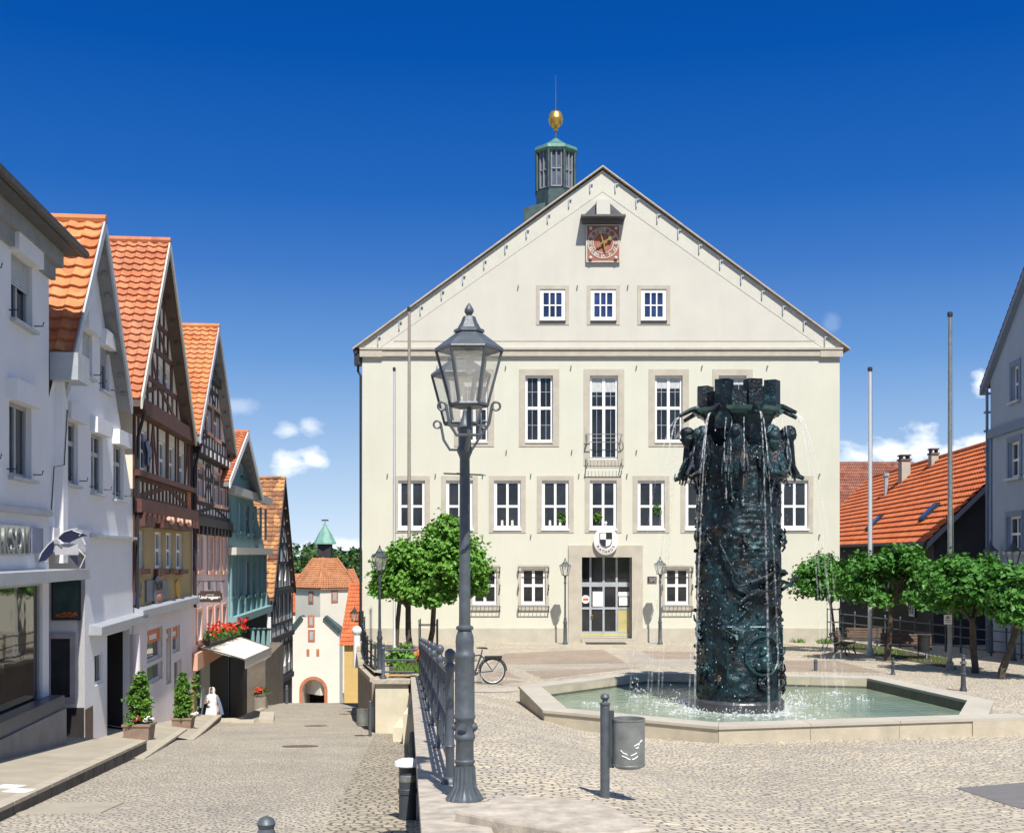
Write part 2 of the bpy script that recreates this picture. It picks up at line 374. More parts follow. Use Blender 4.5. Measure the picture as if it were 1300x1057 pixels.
def wall_mesh(mb, fr, outline, holes, depth=0.18, w=0.0):
    bm = bmesh.new()
    bm.faces.new([bm.verts.new((u, v, 0)) for u, v in outline])
    def cut(co, no):
        g = bm.verts[:]+bm.edges[:]+bm.faces[:]
        bmesh.ops.bisect_plane(bm, geom=g, plane_co=co, plane_no=no)
    for (a, b, c, d) in holes:
        for x in (a, c): cut((x,0,0), (1,0,0))
        for y in (b, d): cut((0,y,0), (0,1,0))
    for f in bm.faces[:]:
        q = f.calc_center_median()
        if any(a < q.x < c and b < q.y < d for (a, b, c, d) in holes): bm.faces.remove(f)
    bm.verts.index_update()
    mb.add([fr.P(v.co.x, v.co.y, w) for v in bm.verts], [[v.index for v in f.verts] for f in bm.faces])
    bm.free()
    for (a, b, c, d) in holes:
        for (p, q) in (((a,b),(c,b)), ((c,b),(c,d)), ((c,d),(a,d)), ((a,d),(a,b))):
            mb.quad(fr.P(p[0],p[1],w), fr.P(q[0],q[1],w), fr.P(q[0],q[1],w-depth), fr.P(p[0],p[1],w-depth))

def window(root, fr, hole, depth, nx, rows, fw=0.07, bar=0.05, frame=None, glass=None, name='window', curtain=0, casement=True):
    u0, v0, u1, v1 = hole
    fm = MB(); w0, w1 = -depth, -depth+0.06
    fm.fbox(fr, u0, u0+fw, v0, v1, w0, w1); fm.fbox(fr, u1-fw, u1, v0, v1, w0, w1)
    fm.fbox(fr, u0+fw, u1-fw, v0, v0+fw*1.2, w0, w1-0.001); fm.fbox(fr, u0+fw, u1-fw, v1-fw, v1, w0, w1-0.001)
    for i in range(1, nx):
        u = lerp(u0+fw, u1-fw, i/nx); fm.fbox(fr, u-bar/2, u+bar/2, v0+fw*1.2, v1-fw, w0, w1-0.004)
    for t in rows:
        v = lerp(v0, v1, t); fm.fbox(fr, u0+fw, u1-fw, v-bar/2, v+bar/2, w0, w1-0.008)
    wo = fm.build(name, frame or M['white'], root)
    MB().fbox(fr, u0, u1, v0, v1, w0-0.05, w0+0.015).build('pane', glass or M['glass'], wo)
    if curtain:
        vc = lerp(v1-fw, v0, curtain); cm = MB()
        k = 10
        for i in range(k):
            a, b = lerp(u0+fw, u1-fw, i/k), lerp(u0+fw, u1-fw, (i+1)/k)
            cm.quad(fr.P(a, vc, w0+0.02+0.012*(i % 2)), fr.P(b, vc, w0+0.02+0.012*((i+1) % 2)), fr.P(b, v1-fw, w0+0.02+0.012*((i+1) % 2)), fr.P(a, v1-fw, w0+0.02+0.012*(i % 2)))
        cm.build('curtain', M['curtain'], wo)
    return wo

def tile_roof(mb, A, B, Cc, D, rows, cols, amp=0.03, step=0.05):
    A, B, Cc, D = map(Vector, (A, B, Cc, D))                         # eave start, eave end, ridge end, ridge start
    nrm = (B-A).cross(D-A).normalized()
    if nrm.z < 0: nrm = -nrm
    seg = 4
    for r in range(rows):
        t0, t1 = r/rows, min(1.0, (r+1.12)/rows)
        lo0, lo1 = A.lerp(D, t0), B.lerp(Cc, t0); hi0, hi1 = A.lerp(D, t1), B.lerp(Cc, t1)
        vs = []; fs = []; n = cols*seg+1; jit = random.uniform(-0.02, 0.02)
        for i in range(n):
            s_ = (i+(0.3 if i % seg == 3 and i < n-1 else 0))/(n-1); wv = amp*(1.0,0.25,-0.9,-0.35)[i % seg]+random.uniform(-0.004, 0.004)
            vs += [lo0.lerp(lo1, s_)+nrm*(wv-0.02), lo0.lerp(lo1, s_)+nrm*(step+wv), hi0.lerp(hi1, s_)+nrm*(wv)]
        for i in range(n-1):
            a = 3*i; fs += [[a, a+3, a+4, a+1], [a+1, a+4, a+5, a+2]]
        mb.add(vs, fs)

def text_mesh(s, size, depth, m, name, parent, mtx, bold=0.0):
    cu = bpy.data.curves.new('lettering', 'FONT'); cu.body = s; cu.size = size; cu.extrude = depth; cu.align_x = 'CENTER'; cu.align_y = 'CENTER'; cu.offset = bold
    o = bpy.data.objects.new('lettering', cu); C.objects.link(o)
    bpy.context.view_layer.update(); dg = bpy.context.evaluated_depsgraph_get()
    me = bpy.data.meshes.new_from_object(o.evaluated_get(dg)); bpy.data.objects.remove(o)
    me.transform(Matrix.Translation(-org(parent)) @ mtx); me.materials.clear(); me.materials.append(m); me.name = name
    ob = bpy.data.objects.new(name, me); C.objects.link(ob); ob.parent = parent; ORG[ob.name] = org(parent); return ob
def fmtx(fr, u, v, w, sx=1.0):
    m = Matrix.Identity(4)
    for i, c in enumerate((fr.U*sx, Vector((0,0,1)), fr.W)): m[0][i], m[1][i], m[2][i] = c
    p = fr.P(u, v, w); m[0][3], m[1][3], m[2][3] = p; return m

def leaves(mb, c, rad, n, size, rng, clumps=40, spread=0.34, flat=0.0, low=-0.6):
    c = Vector(c); cs = []
    while len(cs) < clumps:
        d = Vector((rng.gauss(0,1), rng.gauss(0,1), rng.gauss(0,1))).normalized()
        if d.z < low: continue
        k = rng.uniform(0.55, 1.0)**0.6
        cs.append((Vector((d.x*rad[0], d.y*rad[1], d.z*rad[2]))*k*rng.uniform(0.82, 1.06), d, rng.uniform(0.7, 1.35)))
    sp = spread*min(rad)
    for i in range(n):
        q, d, k = rng.choice(cs)
        o = Vector((rng.gauss(0,1), rng.gauss(0,1), rng.gauss(0,1)*0.75))*sp*k*0.6
        p = c+q+o
        nn = (d*0.7+Vector((rng.gauss(0,0.55), rng.gauss(0,0.55), rng.gauss(0,0.45)+0.65))).normalized()
        a = nn.orthogonal().normalized(); a = Matrix.Rotation(rng.uniform(0, 6.28), 3, nn) @ a; b = nn.cross(a)
        s_ = size*rng.uniform(0.6, 1.25)
        tip = p+a*s_*0.62-nn*s_*0.12; base = p-a*s_*0.5
        mb.add([base, p+b*s_*0.42-a*s_*0.05+nn*0.02, tip, p-b*s_*0.42-a*s_*0.05+nn*0.02], [[0,1,2,3]])

def tree(base, crowns, n, size, seed, label, group, trunk_r=0.09, lm=None, name='ball_tree', lean=(0,0), clumps=70, spread=0.27):
    rng = random.Random(seed); base = Vector(base)
    t = thing(name, base, label, 'tree', group)
    tm = MB(); c0 = Vector(crowns[0][0]); fork = Vector((c0.x+lean[0], c0.y+lean[1], c0.z-crowns[0][1][2]*0.75))
    mid = base.lerp(fork, 0.5)+Vector((rng.uniform(-0.06,0.06), 0, 0))
    tm.tube([base-Vector((0,0,0.1)), base+Vector((0,0,0.25)), mid, fork], trunk_r*1.15, 8, trunk_r*0.8)
    lb = MB()
    for (c, rad) in crowns:
        c = Vector(c)
        for i in range(6):
            a = rng.uniform(0, 6.28); e = c+Vector((math.cos(a)*rad[0]*0.7, math.sin(a)*rad[1]*0.7, rng.uniform(-0.1, 0.6)*rad[2]))
            lb.tube([fork-Vector((0,0,0.15)), fork.lerp(e, 0.5)+Vector((0,0,0.12)), e], trunk_r*0.5, 5, trunk_r*0.12)
    tk = tm.build('trunk', M['bark'], t, True); lb.build('limbs', M['bark'], tk, True)
    cm = MB()
    tot = sum(r[0]*r[2] for _, r in crowns)
    for (c, rad) in crowns: leaves(cm, c, rad, int(n*rad[0]*rad[2]/tot), size, rng, clumps, spread)
    cm.build('crown', lm or M['leaf'], t); return t
# ================================================================== SETTING
def sheet(name, m, rows, kind='structure'):
    mb = MB(); n = len(rows[0])
    vs = [p for r in rows for p in r]; fs = []
    for i in range(len(rows)-1):
        for j in range(n-1): fs.append([i*n+j, i*n+j+1, (i+1)*n+j+1, (i+1)*n+j])
    mb.add(vs, fs); return struct(name, mb, m)
def frange(a, b, s):
    k = max(1, int(round((b-a)/s))); return [a+(b-a)*i/k for i in range(k+1)]

TL = [(34,-3.97),(40,-5.15),(46,-6.0),(52.6,-6.75),(75,-7.4)]           # left edge of the plaza terrace beyond the pier
def xl(Y): return xw(Y)+0.3 if Y < 34 else interp(TL, Y)+0.1

# ground to the horizon
gy = [-60,-8,0,34,60,64,170,190,260,400,700,1200,2500]
def gz(Y): return zs(Y)-0.7 if Y < 190 else -26
gm = sheet('ground', M['ground'], [[Vector((x, y, gz(y))) for x in (-2500,-400,-100,-30,0,30,100,400,2500)] for y in gy])
# street, rising towards the camera and dropping away behind the crest
ys = sorted(frange(-6, 64, 1.0)+[100,140,172,41.2,41.21,57.8,57.81])
def xsl(y): return lerp(-9.7, -11.9, (y-41.2)/16.6) if 41.205 < y < 57.805 else -34
sheet('street', M['street'], [[Vector((lerp(xsl(y), xw(y)+0.2 if y < 34 else (-2.5 if y < 64 else -6), t), y, zs(y))) for t in (0,0.3,0.6,0.8,1)] for y in ys])
sheet('street_edge', M['street_edge'], [[Vector((xw(y)-1.0+0.97*t, y, zs(y)+0.004)) for t in (0,0.5,1)] for y in frange(4, 33.6, 1.5)])
# market square
def prow(y):
    a = xl(y); xs = [a+q for q in (0,0.4,0.8,1.2,1.6,2.2,2.8,3.4,4.2,5.2,7)]+[14,24,45]
    return [Vector((x, y, zp(x, y))) for x in xs]
sheet('plaza', M['plaza'], [prow(y) for y in frange(4.5, 33.95, 0.75)])
sheet('plaza_terrace', M['plaza'], [prow(y) for y in frange(33.95, 53.2, 1.2)])
def drape(name, m, quad, dz=0.004, nu=24, nv=6):
    g = [ghit(*q) for q in quad]                                         # corners: near left, near right, far right, far left
    rows = []
    for j in range(nv+1):
        r = []
        for i in range(nu+1):
            a = g[0].lerp(g[1], i/nu); b = g[3].lerp(g[2], i/nu); p = a.lerp(b, j/nv); r.append(Vector((p.x, p.y, zp(p.x, p.y)+dz)))
        rows.append(r)
    return sheet(name, m, rows)
drape('brick_paving', M['pave_brown'], [(618,843),(795,841),(765,824),(640,829)])
drape('brick_paving', M['pave_brown'], [(605,868),(715,858),(812,847),(606,850)])
drape('brick_paving', M['pave_brown'], [(985,852),(1120,853),(1060,838),(900,838)])
drape('brick_paving', M['pave_brown'], [(830,836),(885,836),(880,827),(815,826)])
drape('light_paving_band', M['pave_light'], [(612,849.5),(815,846.5),(798,841.8),(612,844)])
drape('light_paving_band', M['pave_light'], [(800,842),(985,852),(900,838),(795,824)], 0.003)
drape('kerb_strip', M['curb_pale'], [(596,878.5),(657,877),(657,871.5),(596,872.5)], 0.012, 8, 1)
drape('grey_paving_patch', M['asphalt'], [(1296,1026),(1420,1040),(1400,985),(1213,1000)])

# plaza edge: coping stones along the retaining wall
wallt = thing('retaining_wall', (xw(20), 20, zs(20)), 'long low retaining wall with pale coping stones between the street and the square', 'wall')
wb = MB(); cp = MB()
def band(mb, y0, y1, xa, xb, zt, zb, n):
    Y = frange(y0, y1, (y1-y0)/n)
    for a, b in zip(Y, Y[1:]):
        g = 0.006
        mb.hexa([(xa(a), a+g, zb(a)), (xb(a), a+g, zb(a)), (xb(b), b-g, zb(b)), (xa(b), b-g, zb(b))], [(xa(a), a+g, zt(a)), (xb(a), a+g, zt(a)), (xb(b), b-g, zt(b)), (xa(b), b-g, zt(b))])
band(wb, 6.5, 33.9, lambda y: xw(y)+0.05, lambda y: xw(y)+0.38, lambda y: wz(y)-0.13, lambda y: zs(y)-0.4, 9)
band(cp, 6.5, 33.9, xw, lambda y: xw(y)+0.46, wz, lambda y: wz(y)-0.128, 15)
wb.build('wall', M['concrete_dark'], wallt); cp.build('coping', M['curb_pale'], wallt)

# stone slab at the near corner of the square
slab = [(578,1029),(648,1008),(761,1016),(831,1051),(748,1058),(640,1042)]
zt = -1.74
pts = [Vector(((x-CX)*(-zt*F/(y-HY))/F, -zt*F/(y-HY), zt)) for x, y in slab]
mb = MB(); ctr = sum(pts, Vector())/6
for d, k in ((0, 0.985), (0.012, 1.0)): pass
b0 = [p-Vector((0,0,0.2)) for p in pts]; t0 = [p-Vector((0,0,0.015)) for p in pts]; t1 = [ctr+(p-ctr)*0.985 for p in pts]
mb.loft([b0, t0, t1]); tag(mb.build('stone_slab', M['curb_pale']), 'thick weathered stone slab lying at the foot of the double lantern', 'stone slab')

# pier and terrace wall behind it
pr = thing('wall_pier', (-3.45, 34.3, -5.2), 'squat pale rendered pier with a flat stone cap at the corner of the tree terrace', 'pier')
MB().box((-3.45,34.35,-4.55), (0.95,0.8,1.6)).build('shaft', M['concrete'], pr)
MB().box((-3.42,34.35,-3.68), (1.15,1.0,0.12)).build('cap', M['curb_pale'], pr)
tw = thing('terrace_wall', (-5.2, 40, -6), 'shaded stone wall of the tree terrace running back to the town hall corner', 'wall')
wb = MB(); cp = MB()
for (a, b) in ((34.8,40),(40,46),(46,52.4)):
    xa, xb = interp(TL, a), interp(TL, b)
    wb.hexa([(xa,a,-9),(xa+0.4,a,-9),(xb+0.4,b,-9),(xb,b,-9)], [(xa,a,-3.8),(xa+0.4,a,-3.8),(xb+0.4,b,-3.95),(xb,b,-3.95)])
    cp.hexa([(xa-0.06,a,-3.79),(xa+0.46,a,-3.79),(xb+0.46,b,-3.94),(xb-0.06,b,-3.94)], [(xa-0.06,a,-3.66),(xa+0.46,a,-3.66),(xb+0.46,b,-3.81),(xb-0.06,b,-3.81)])
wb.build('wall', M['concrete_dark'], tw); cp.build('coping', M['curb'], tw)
# steps beside the pier
for i, (x, y, z, sx, sy, h, lab) in enumerate(((-2.82,30.6,-4.62,0.34,1.9,0.5,'long pale stone step beside the wall below the pier, street side'), (-2.5,29.8,-4.3,0.26,2.6,0.85,'narrower and higher pale stone step against the retaining wall'), (-2.72,33.2,-4.2,0.4,0.5,0.5,'small dark edged stone block between the pier and the coping'))):
    tag(MB().box((x,y,z), (sx,sy,h)).build('stone_step', M['concrete']), lab, 'step')

# pavement terraces on the left, stepping down the hill
def fac(Y): return -6.7-0.10667*Y
def terrace(name, pts_kerb, offs_k, offs_f, y0, y1, lab):
    Ys = frange(y0, y1, 1.0); top = []; kb = MB()
    for y in Ys:
        t = (y-y0)/(y1-y0); xk = interp(pts_kerb, y); zk = zs(y)+lerp(offs_k[0], offs_k[1], t); zf = zs(y)+lerp(offs_f[0], offs_f[1], t)
        top.append([Vector((lerp(xk-0.16, fac(y)-1.9, q), y, lerp(zk-0.004, zf, q))) for q in (0,0.25,0.5,0.75,1)])
    o = sheet(name, M['slab'], top)
    for a, b in zip(Ys, Ys[1:]):
        ta, tb = (a-y0)/(y1-y0), (b-y0)/(y1-y0); xa, xb = interp(pts_kerb, a), interp(pts_kerb, b)
        za, zb = zs(a)+lerp(*offs_k, ta), zs(b)+lerp(*offs_k, tb); g = 0.008
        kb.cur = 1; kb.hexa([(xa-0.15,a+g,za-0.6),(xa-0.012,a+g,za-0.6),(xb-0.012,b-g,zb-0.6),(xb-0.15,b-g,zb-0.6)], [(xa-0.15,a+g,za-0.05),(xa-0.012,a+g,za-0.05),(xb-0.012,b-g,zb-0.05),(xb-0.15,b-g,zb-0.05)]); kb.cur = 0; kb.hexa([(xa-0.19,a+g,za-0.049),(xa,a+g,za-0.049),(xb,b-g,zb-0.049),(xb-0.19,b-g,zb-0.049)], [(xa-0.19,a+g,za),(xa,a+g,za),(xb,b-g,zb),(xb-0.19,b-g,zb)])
    k = kb.build('kerb', [M['curb'], mat('dirty_shaded_kerb_face', (0.10,0.09,0.075), 0.9, var=0.3, scale=3, bump=0.3)]); k['kind'] = 'structure'  # kerb face darker than its top: grime plus shade put into the colour
    end = MB(); e = top[-1]; end.add([p for p in e]+[p-Vector((0,0,0.7)) for p in e], [[i,i+1,i+6,i+5] for i in range(4)])
    struct('pavement_end', end, M['curb'])
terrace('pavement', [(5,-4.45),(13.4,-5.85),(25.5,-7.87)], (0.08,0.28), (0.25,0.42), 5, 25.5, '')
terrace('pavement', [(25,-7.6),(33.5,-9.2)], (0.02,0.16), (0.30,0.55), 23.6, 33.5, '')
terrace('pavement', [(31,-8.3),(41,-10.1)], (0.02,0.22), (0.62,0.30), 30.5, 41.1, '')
skm = MB(); yy_ = frange(41.2, 57.8, 1.5)
for a, b in zip(yy_, yy_[1:]): skm.hexa([(xsl(a+.02)-0.05,a,zs(a)-1.6),(xsl(a+.02)+0.22,a,zs(a)-1.6),(xsl(b-.02)+0.22,b,zs(b)-1.6),(xsl(b-.02)-0.05,b,zs(b)-1.6)],[(xsl(a+.02)-0.05,a,zs(a)+0.03),(xsl(a+.02)+0.22,a,zs(a)+0.03),(xsl(b-.02)+0.22,b,zs(b)+0.03),(xsl(b-.02)-0.05,b,zs(b)+0.03)])
struct('forecourt_kerb', skm, M['curb'])
sheet('forecourt', M['slab'], [[Vector((x, y, z)) for x in (-20,-16,-11.5,-9.5)] for y, z in ((40.9,-6.45),(46,-6.9),(52,-7.35),(60,-8.0))])
for i, (x, y, z, s) in enumerate(((-9.75,41.0,-6.0,(0.8,1.0,0.45)), (-9.15,40.2,-5.85,(0.75,0.8,0.3)), (-8.55,41.2,-5.85,(0.5,2.0,0.4)))):
    tag(MB().box((x,y,z), s, 0.18).build('stone_block', M['curb']), ('leftmost worn kerb block at the foot of the pavement by the awning', 'small middle kerb block at the foot of the pavement by the awning', 'long kerb block nearest the street by the awning shadow')[i], 'kerb block')

TER = []
def pz(x, y, k=0):
    kx, ok, of, y0, y1 = (([(5,-4.45),(13.4,-5.85),(25.5,-7.87)],(0.08,0.28),(0.25,0.42),5,25.5), ([(25,-7.6),(33.5,-9.2)],(0.02,0.16),(0.30,0.55),23.6,33.5), ([(31,-8.3),(41,-10.1)],(0.02,0.22),(0.62,0.30),30.5,41.1))[k]
    t = (y-y0)/(y1-y0); a = interp(kx, y)-0.16; b = fac(y)-1.9
    return zs(y)+lerp(lerp(ok[0],ok[1],t)-0.004, lerp(of[0],of[1],t), (a-x)/(a-b))
def disc(name, px, py, r, f, lab, m, hit):
    p = hit(px, py); mb = MB(); n = 24
    mb.loft([[Vector((p.x+r*math.cos(6.283*i/n), p.y+r*math.sin(6.283*i/n), f(p.x+r*math.cos(6.283*i/n), p.y+r*math.sin(6.283*i/n))+h)) for i in range(n)] for h in (-0.05, 0.012)])
    o = mb.build(name, m); tag(o, lab, 'manhole cover')
sf = lambda X, Y: zs(Y)
disc('manhole_cover', 381, 947, 0.42, sf, 'round rusty manhole cover in the middle of the street, nearest one', M['rust'], shit)
disc('manhole_cover', 401, 921, 0.36, sf, 'round rusty manhole cover farther down the street', M['rust'], shit)
disc('manhole_cover', 440, 906, 0.3, sf, 'small manhole cover near the crest beside the terrace wall', M['rust'], shit)
p = shit(95,1026); mb = MB(); mb.hexa([(p.x-0.5,p.y-0.6,zs(p.y-0.6)-0.05),(p.x+0.5,p.y-0.5,zs(p.y-0.5)-0.05),(p.x+0.4,p.y+0.7,zs(p.y+0.7)-0.05),(p.x-0.6,p.y+0.6,zs(p.y+0.6)-0.05)],[(p.x-0.5,p.y-0.6,zs(p.y-0.6)+0.012),(p.x+0.5,p.y-0.5,zs(p.y-0.5)+0.012),(p.x+0.4,p.y+0.7,zs(p.y+0.7)+0.012),(p.x-0.6,p.y+0.6,zs(p.y+0.6)+0.012)])
tag(mb.build('drain_cover', M['slab']), 'square stone framed cover with a rusty centre by the left kerb', 'drain cover')
p = Vector((-6.75, 15.6, 0)); mb = MB()
zz = lambda y: zs(y)+0.19
for i in range(3):
    for j in range(2):
        if (i+j) % 2 == 0:
            x, y = p.x-0.45+i*0.32, p.y-0.4+j*0.42
            mb.hexa([(xx,yy,pz(xx,yy)-0.03) for xx, yy in ((x,y),(x+0.31,y),(x+0.31,y+0.4),(x,y+0.4))],[(xx,yy,pz(xx,yy)+0.008) for xx, yy in ((x,y),(x+0.31,y),(x+0.31,y+0.4),(x,y+0.4))])
tag(mb.build('chequered_plate', M['paper']), 'white chequered cover plate set in the near pavement', 'cover plate')

# ================================================================== TOWN HALL
HZ = 52.6; H = Frame((0,HZ,0), (1,0,0))
hall = thing('town_hall', (H.u(765), HZ, -3.96), 'large cream town hall with steep gable, clock and glazed roof turret', 'town hall')
hx = lambda x: H.u(x); hv = lambda y: H.v(CX, y)
def hole(x0, x1, y0, y1): return (hx(x0), hv(y1), hx(x1), hv(y0))
top = [hole(c-16, c+16, 367, 407.5) for c in (701.5,766,830)]
big = [hole(c-17.5, c+17.5, 476.5, 561) for c in (602,684.5,849,930)]+[hole(749,784.5,476.5,583)]
midw = [hole(c-17, c+17, 609.5, 671.5) for c in [522.6+60.8*i for i in range(9)]]
low = [hole(c-15.5, c+15.5, 721, 767) for c in (615.5,677.3,859.6,921)]
door = hole(738.5,802,707,810)
uL, uR = hx(460), hx(1066); zb = -4.3; zE = hv(444); zA = hv(221)
uA = hx(765)
wm = MB(); gmb = MB()
wall_mesh(wm, H, [(uL,zb),(uR,zb),(uR,zE),(uL,zE)], big+midw+low+[door], 0.24)
wall_mesh(gmb, H, [(uL-0.1,zE),(uR+0.1,zE),(uA,zA)], top, 0.16)
D = 24.0
for a in (uL, uR): wm.quad(H.P(a,zb,0), H.P(a,zb,-D), H.P(a,zE,-D), H.P(a,zE,0))
wm.add([H.P(uL,zb,-D), H.P(uR,zb,-D), H.P(uR,zE,-D), H.P(uA,zA,-D), H.P(uL,zE,-D)], [[0,1,2,3,4]])
wm.build('wall', M['stucco'], hall); gmb.build('gable_wall', M['stucco2'], hall)
pl = MB()
du0, du1 = hx(721.6), hx(815.8)
pl.fbox(H, uL-0.02, du0, zb, hv(797), 0.0, 0.05); pl.fbox(H, du1, uR+0.02, zb, hv(797), 0.0, 0.05)
pl.build('plinth', M['plinth'], hall)
cm = MB(); cm.fbox(H, uL-0.05, uR+0.05, hv(452.5), hv(444.5), 0, 0.14); cm.fbox(H, uL-0.1, uR+0.1, hv(444.5), hv(442), 0, 0.2)
cm.fbox(H, uL-0.1, uL+0.9, hv(453.5), hv(446), 0.14, 0.17); cm.fbox(H, uR-0.9, uR+0.1, hv(453.5), hv(446), 0.14, 0.17)
cm.build('cornice', M['stone'], hall)
sc = MB(); sc.fbox(H, hx(500), hx(1035), hv(433.2), hv(432), 0, 0.015); sc.build('string_course', M['stone'], hall)
# sloping gable bands with their small hooks
gb = MB(); hk = MB()
sl = Vector((uA-uL, zA-zE)); 
def off(u0, v0, u1, v1, d):
    t = Vector((u1-u0, v1-v0)).normalized(); n = Vector((t.y, -t.x))
    if n.y > 0: n = -n
    return n*d
for sgn, ue in ((1, uL-0.25), (-1, uR+0.25)):
    ze = hv(441); n = off(ue, ze, uA, zA+0.2, 0.62)
    gb.fpoly(H, [(ue, ze), (uA, zA+0.16), (uA, zA+0.16-0.95), (ue+sgn*1.05, ze)], 0.0, 0.014)
    L = math.hypot(uA-ue, zA-ze); k = 11
    for i in range(1, k+1):
        t = i/(k+0.6); u = lerp(ue, uA, t); v = lerp(ze, zA+0.16, t)-0.2
        hk.fbox(H, u-0.015, u+0.03, v-0.36, v, 0.03, 0.10)
        hk.fbox(H, u+0.03, u+0.13, v-0.05, v, 0.03, 0.10)
gb.build('gable_band', M['cream_paint'], hall); hk.build('gable_hooks', M['zinc'], hall)
# roof
rf = MB(); th = 0.07
for ue in (uL-0.42, uR+0.42):
    ze = hv(444.5); za = zA+0.27
    a, b = H.P(ue,ze,0.2), H.P(uA,za,0.2); a2, b2 = H.P(ue,ze,-D-0.3), H.P(uA,za,-D-0.3); dz = Vector((0,0,th))
    rf.hexa([a, b, b2, a2], [a+dz, b+dz, b2+dz, a2+dz])
rf.build('roof', mat('weathered_roof_edge', (0.44,0.37,0.30), 0.85, var=0.15), hall)
gt = MB(); gt.tube([H.P(uL-0.3, hv(447), 0.1), H.P(uL-0.3, hv(447), -D)], 0.1, 8)
gt.box(H.P(uL-0.22, hv(456), -0.2), (0.28,0.5,0.5)); gt.tube([H.P(uL-0.2, hv(460),-0.2), H.P(uL-0.22, hv(470),-0.2), H.P(uL-0.1, hv(476),-0.2), H.P(uL-0.1, hv(812),-0.2)], 0.055, 8)
gt.build('gutter', M['metal_dark'], hall)
# windows and their sandstone surrounds
def surround(parent, h, m, lo=None, w=0.025, side=None):
    u0, v0, u1, v1 = h; s = side or m; b = lo if lo is not None else m; mb = MB()
    mb.fbox(H, u0-s, u0, v0-b, v1+m, 0, w); mb.fbox(H, u1, u1+s, v0-b, v1+m, 0, w)
    mb.fbox(H, u0, u1, v1, v1+m, 0, w-0.001); mb.fbox(H, u0, u1, v0-b, v0, 0, w-0.001)
    return mb.build('surround', M['stone'], parent)
for i, h in enumerate(top):
    w_ = window(hall, H, h, 0.08, 3, [0.5], 0.16, 0.06, glass=M['glass_blue']); surround(w_, h, 0.17)
    MB().fbox(H, h[0]-0.02, h[2]+0.02, h[1]-0.05, h[1]+0.01, -0.02, 0.09).build('sill', M['metal_dark'], w_)
for i, h in enumerate(big):
    tall = i == 4
    w_ = window(hall, H, h, 0.2, 2, [0.515 if not tall else 0.62], 0.1, 0.13, glass=M['glass'], curtain=(0.13,0.0,0.16,0.1,0.17)[i])
    mb = MB()
    u0, v0, u1, v1 = h
    for t in (0.25,0.75): mb.fbox(H, lerp(u0,u1,t)-0.01, lerp(u0,u1,t)+0.01, v0+0.1, v1-0.1, -0.186, -0.18)
    for t in (0.26,0.76): mb.fbox(H, u0+0.1, u1-0.1, lerp(v0,v1,t)-0.01, lerp(v0,v1,t)+0.01, -0.188, -0.181)
    mb.build('glazing_bars', M['zinc'], w_)
    surround(w_, h, 0.28, 0.2 if not tall else 0.28)
    if tall:
        g = MB()
        for sx, ux in ((-1, u0-0.18), (1, u1+0.18)):
            g.tube([H.P(ux,hv(551),0.05), H.P(ux-sx*0.08,hv(556),0.25), H.P(ux,hv(562),0.3), H.P(ux+sx*0.05,hv(568),0.05)], 0.025, 6)
            g.tube([H.P(ux,hv(582),0.05), H.P(ux-sx*0.06,hv(588),0.35), H.P(ux,hv(594),0.3), H.P(ux,hv(595),0.05)], 0.025, 6)
        for y in (552,562,594): g.tube([H.P(u0-0.2,hv(y),0.3), H.P(u1+0.2,hv(y),0.3)], 0.018, 6)
        for k in range(9): g.tube([H.P(lerp(u0,u1,k/8),hv(585),0.3), H.P(lerp(u0,u1,k/8),hv(594),0.3)], 0.012, 5)
        g.build('balcony_grille', M['steel'], w_)
    else: MB().fbox(H, u0, u1, v0-0.05, v0+0.01, -0.19, 0.06).build('sill', M['cream_paint'], w_)
for i, h in enumerate(midw):
    w_ = window(hall, H, h, 0.14, 2, [0.47], 0.13, 0.11); surround(w_, h, 0.2, 0.16, side=0.22)
    u0, v0, u1, v1 = h
    MB().fbox(H, u0-0.03, u1+0.03, v0-0.06, v0+0.015, -0.13, 0.07).build('sill', M['white'], w_)
    if i in (2, 3):
        mb = MB()
        for q in (0.3,0.68): mb.cyl(H.P(lerp(u0,u1,q),v0+0.15,-0.09), H.P(lerp(u0,u1,q),v0+0.4,-0.09), 0.06, 0.05, 8)
        mb.build('flower_pot', M['white'], w_)
    if i in (3, 4, 5):
        mb = MB(); leaves(mb, H.P(lerp(u0,u1,0.32 if i == 4 else 0.72),v0+(0.5 if i != 5 else 0.85),-0.07), (0.2,0.04,0.32), 60, 0.14, random.Random(i)); mb.build('window_plant', M['leaf_shrub'], w_)
for i, h in enumerate(low):
    w_ = window(hall, H, h, 0.2, 2, [0.52], 0.11, 0.12); surround(w_, h, 0.14, 0.3); u0, v0, u1, v1 = h
    g = MB()
    for k in range(7): g.tube([H.P(lerp(u0,u1,k/6),v0-0.3,0.16), H.P(lerp(u0,u1,k/6),v0-0.05,0.16)], 0.012, 5)
    for y in (v1+0.04, v0-0.08, v0-0.3): g.tube([H.P(u0-0.16,y,0.17), H.P(u1+0.16,y,0.17)], 0.02, 6)
    for sx, ux in ((-1,u0-0.12),(1,u1+0.12)):
        for vy in (v1-0.1, (v0+v1)/2-0.05, v0-0.2): g.tube([H.P(ux,vy+0.14,0.03), H.P(ux+sx*0.02,vy+0.1,0.2), H.P(ux,vy,0.24), H.P(ux+sx*0.01,vy-0.1,0.18), H.P(ux,vy-0.1,0.03)], 0.022, 6)
    g.build('window_grille', M['iron'], w_)
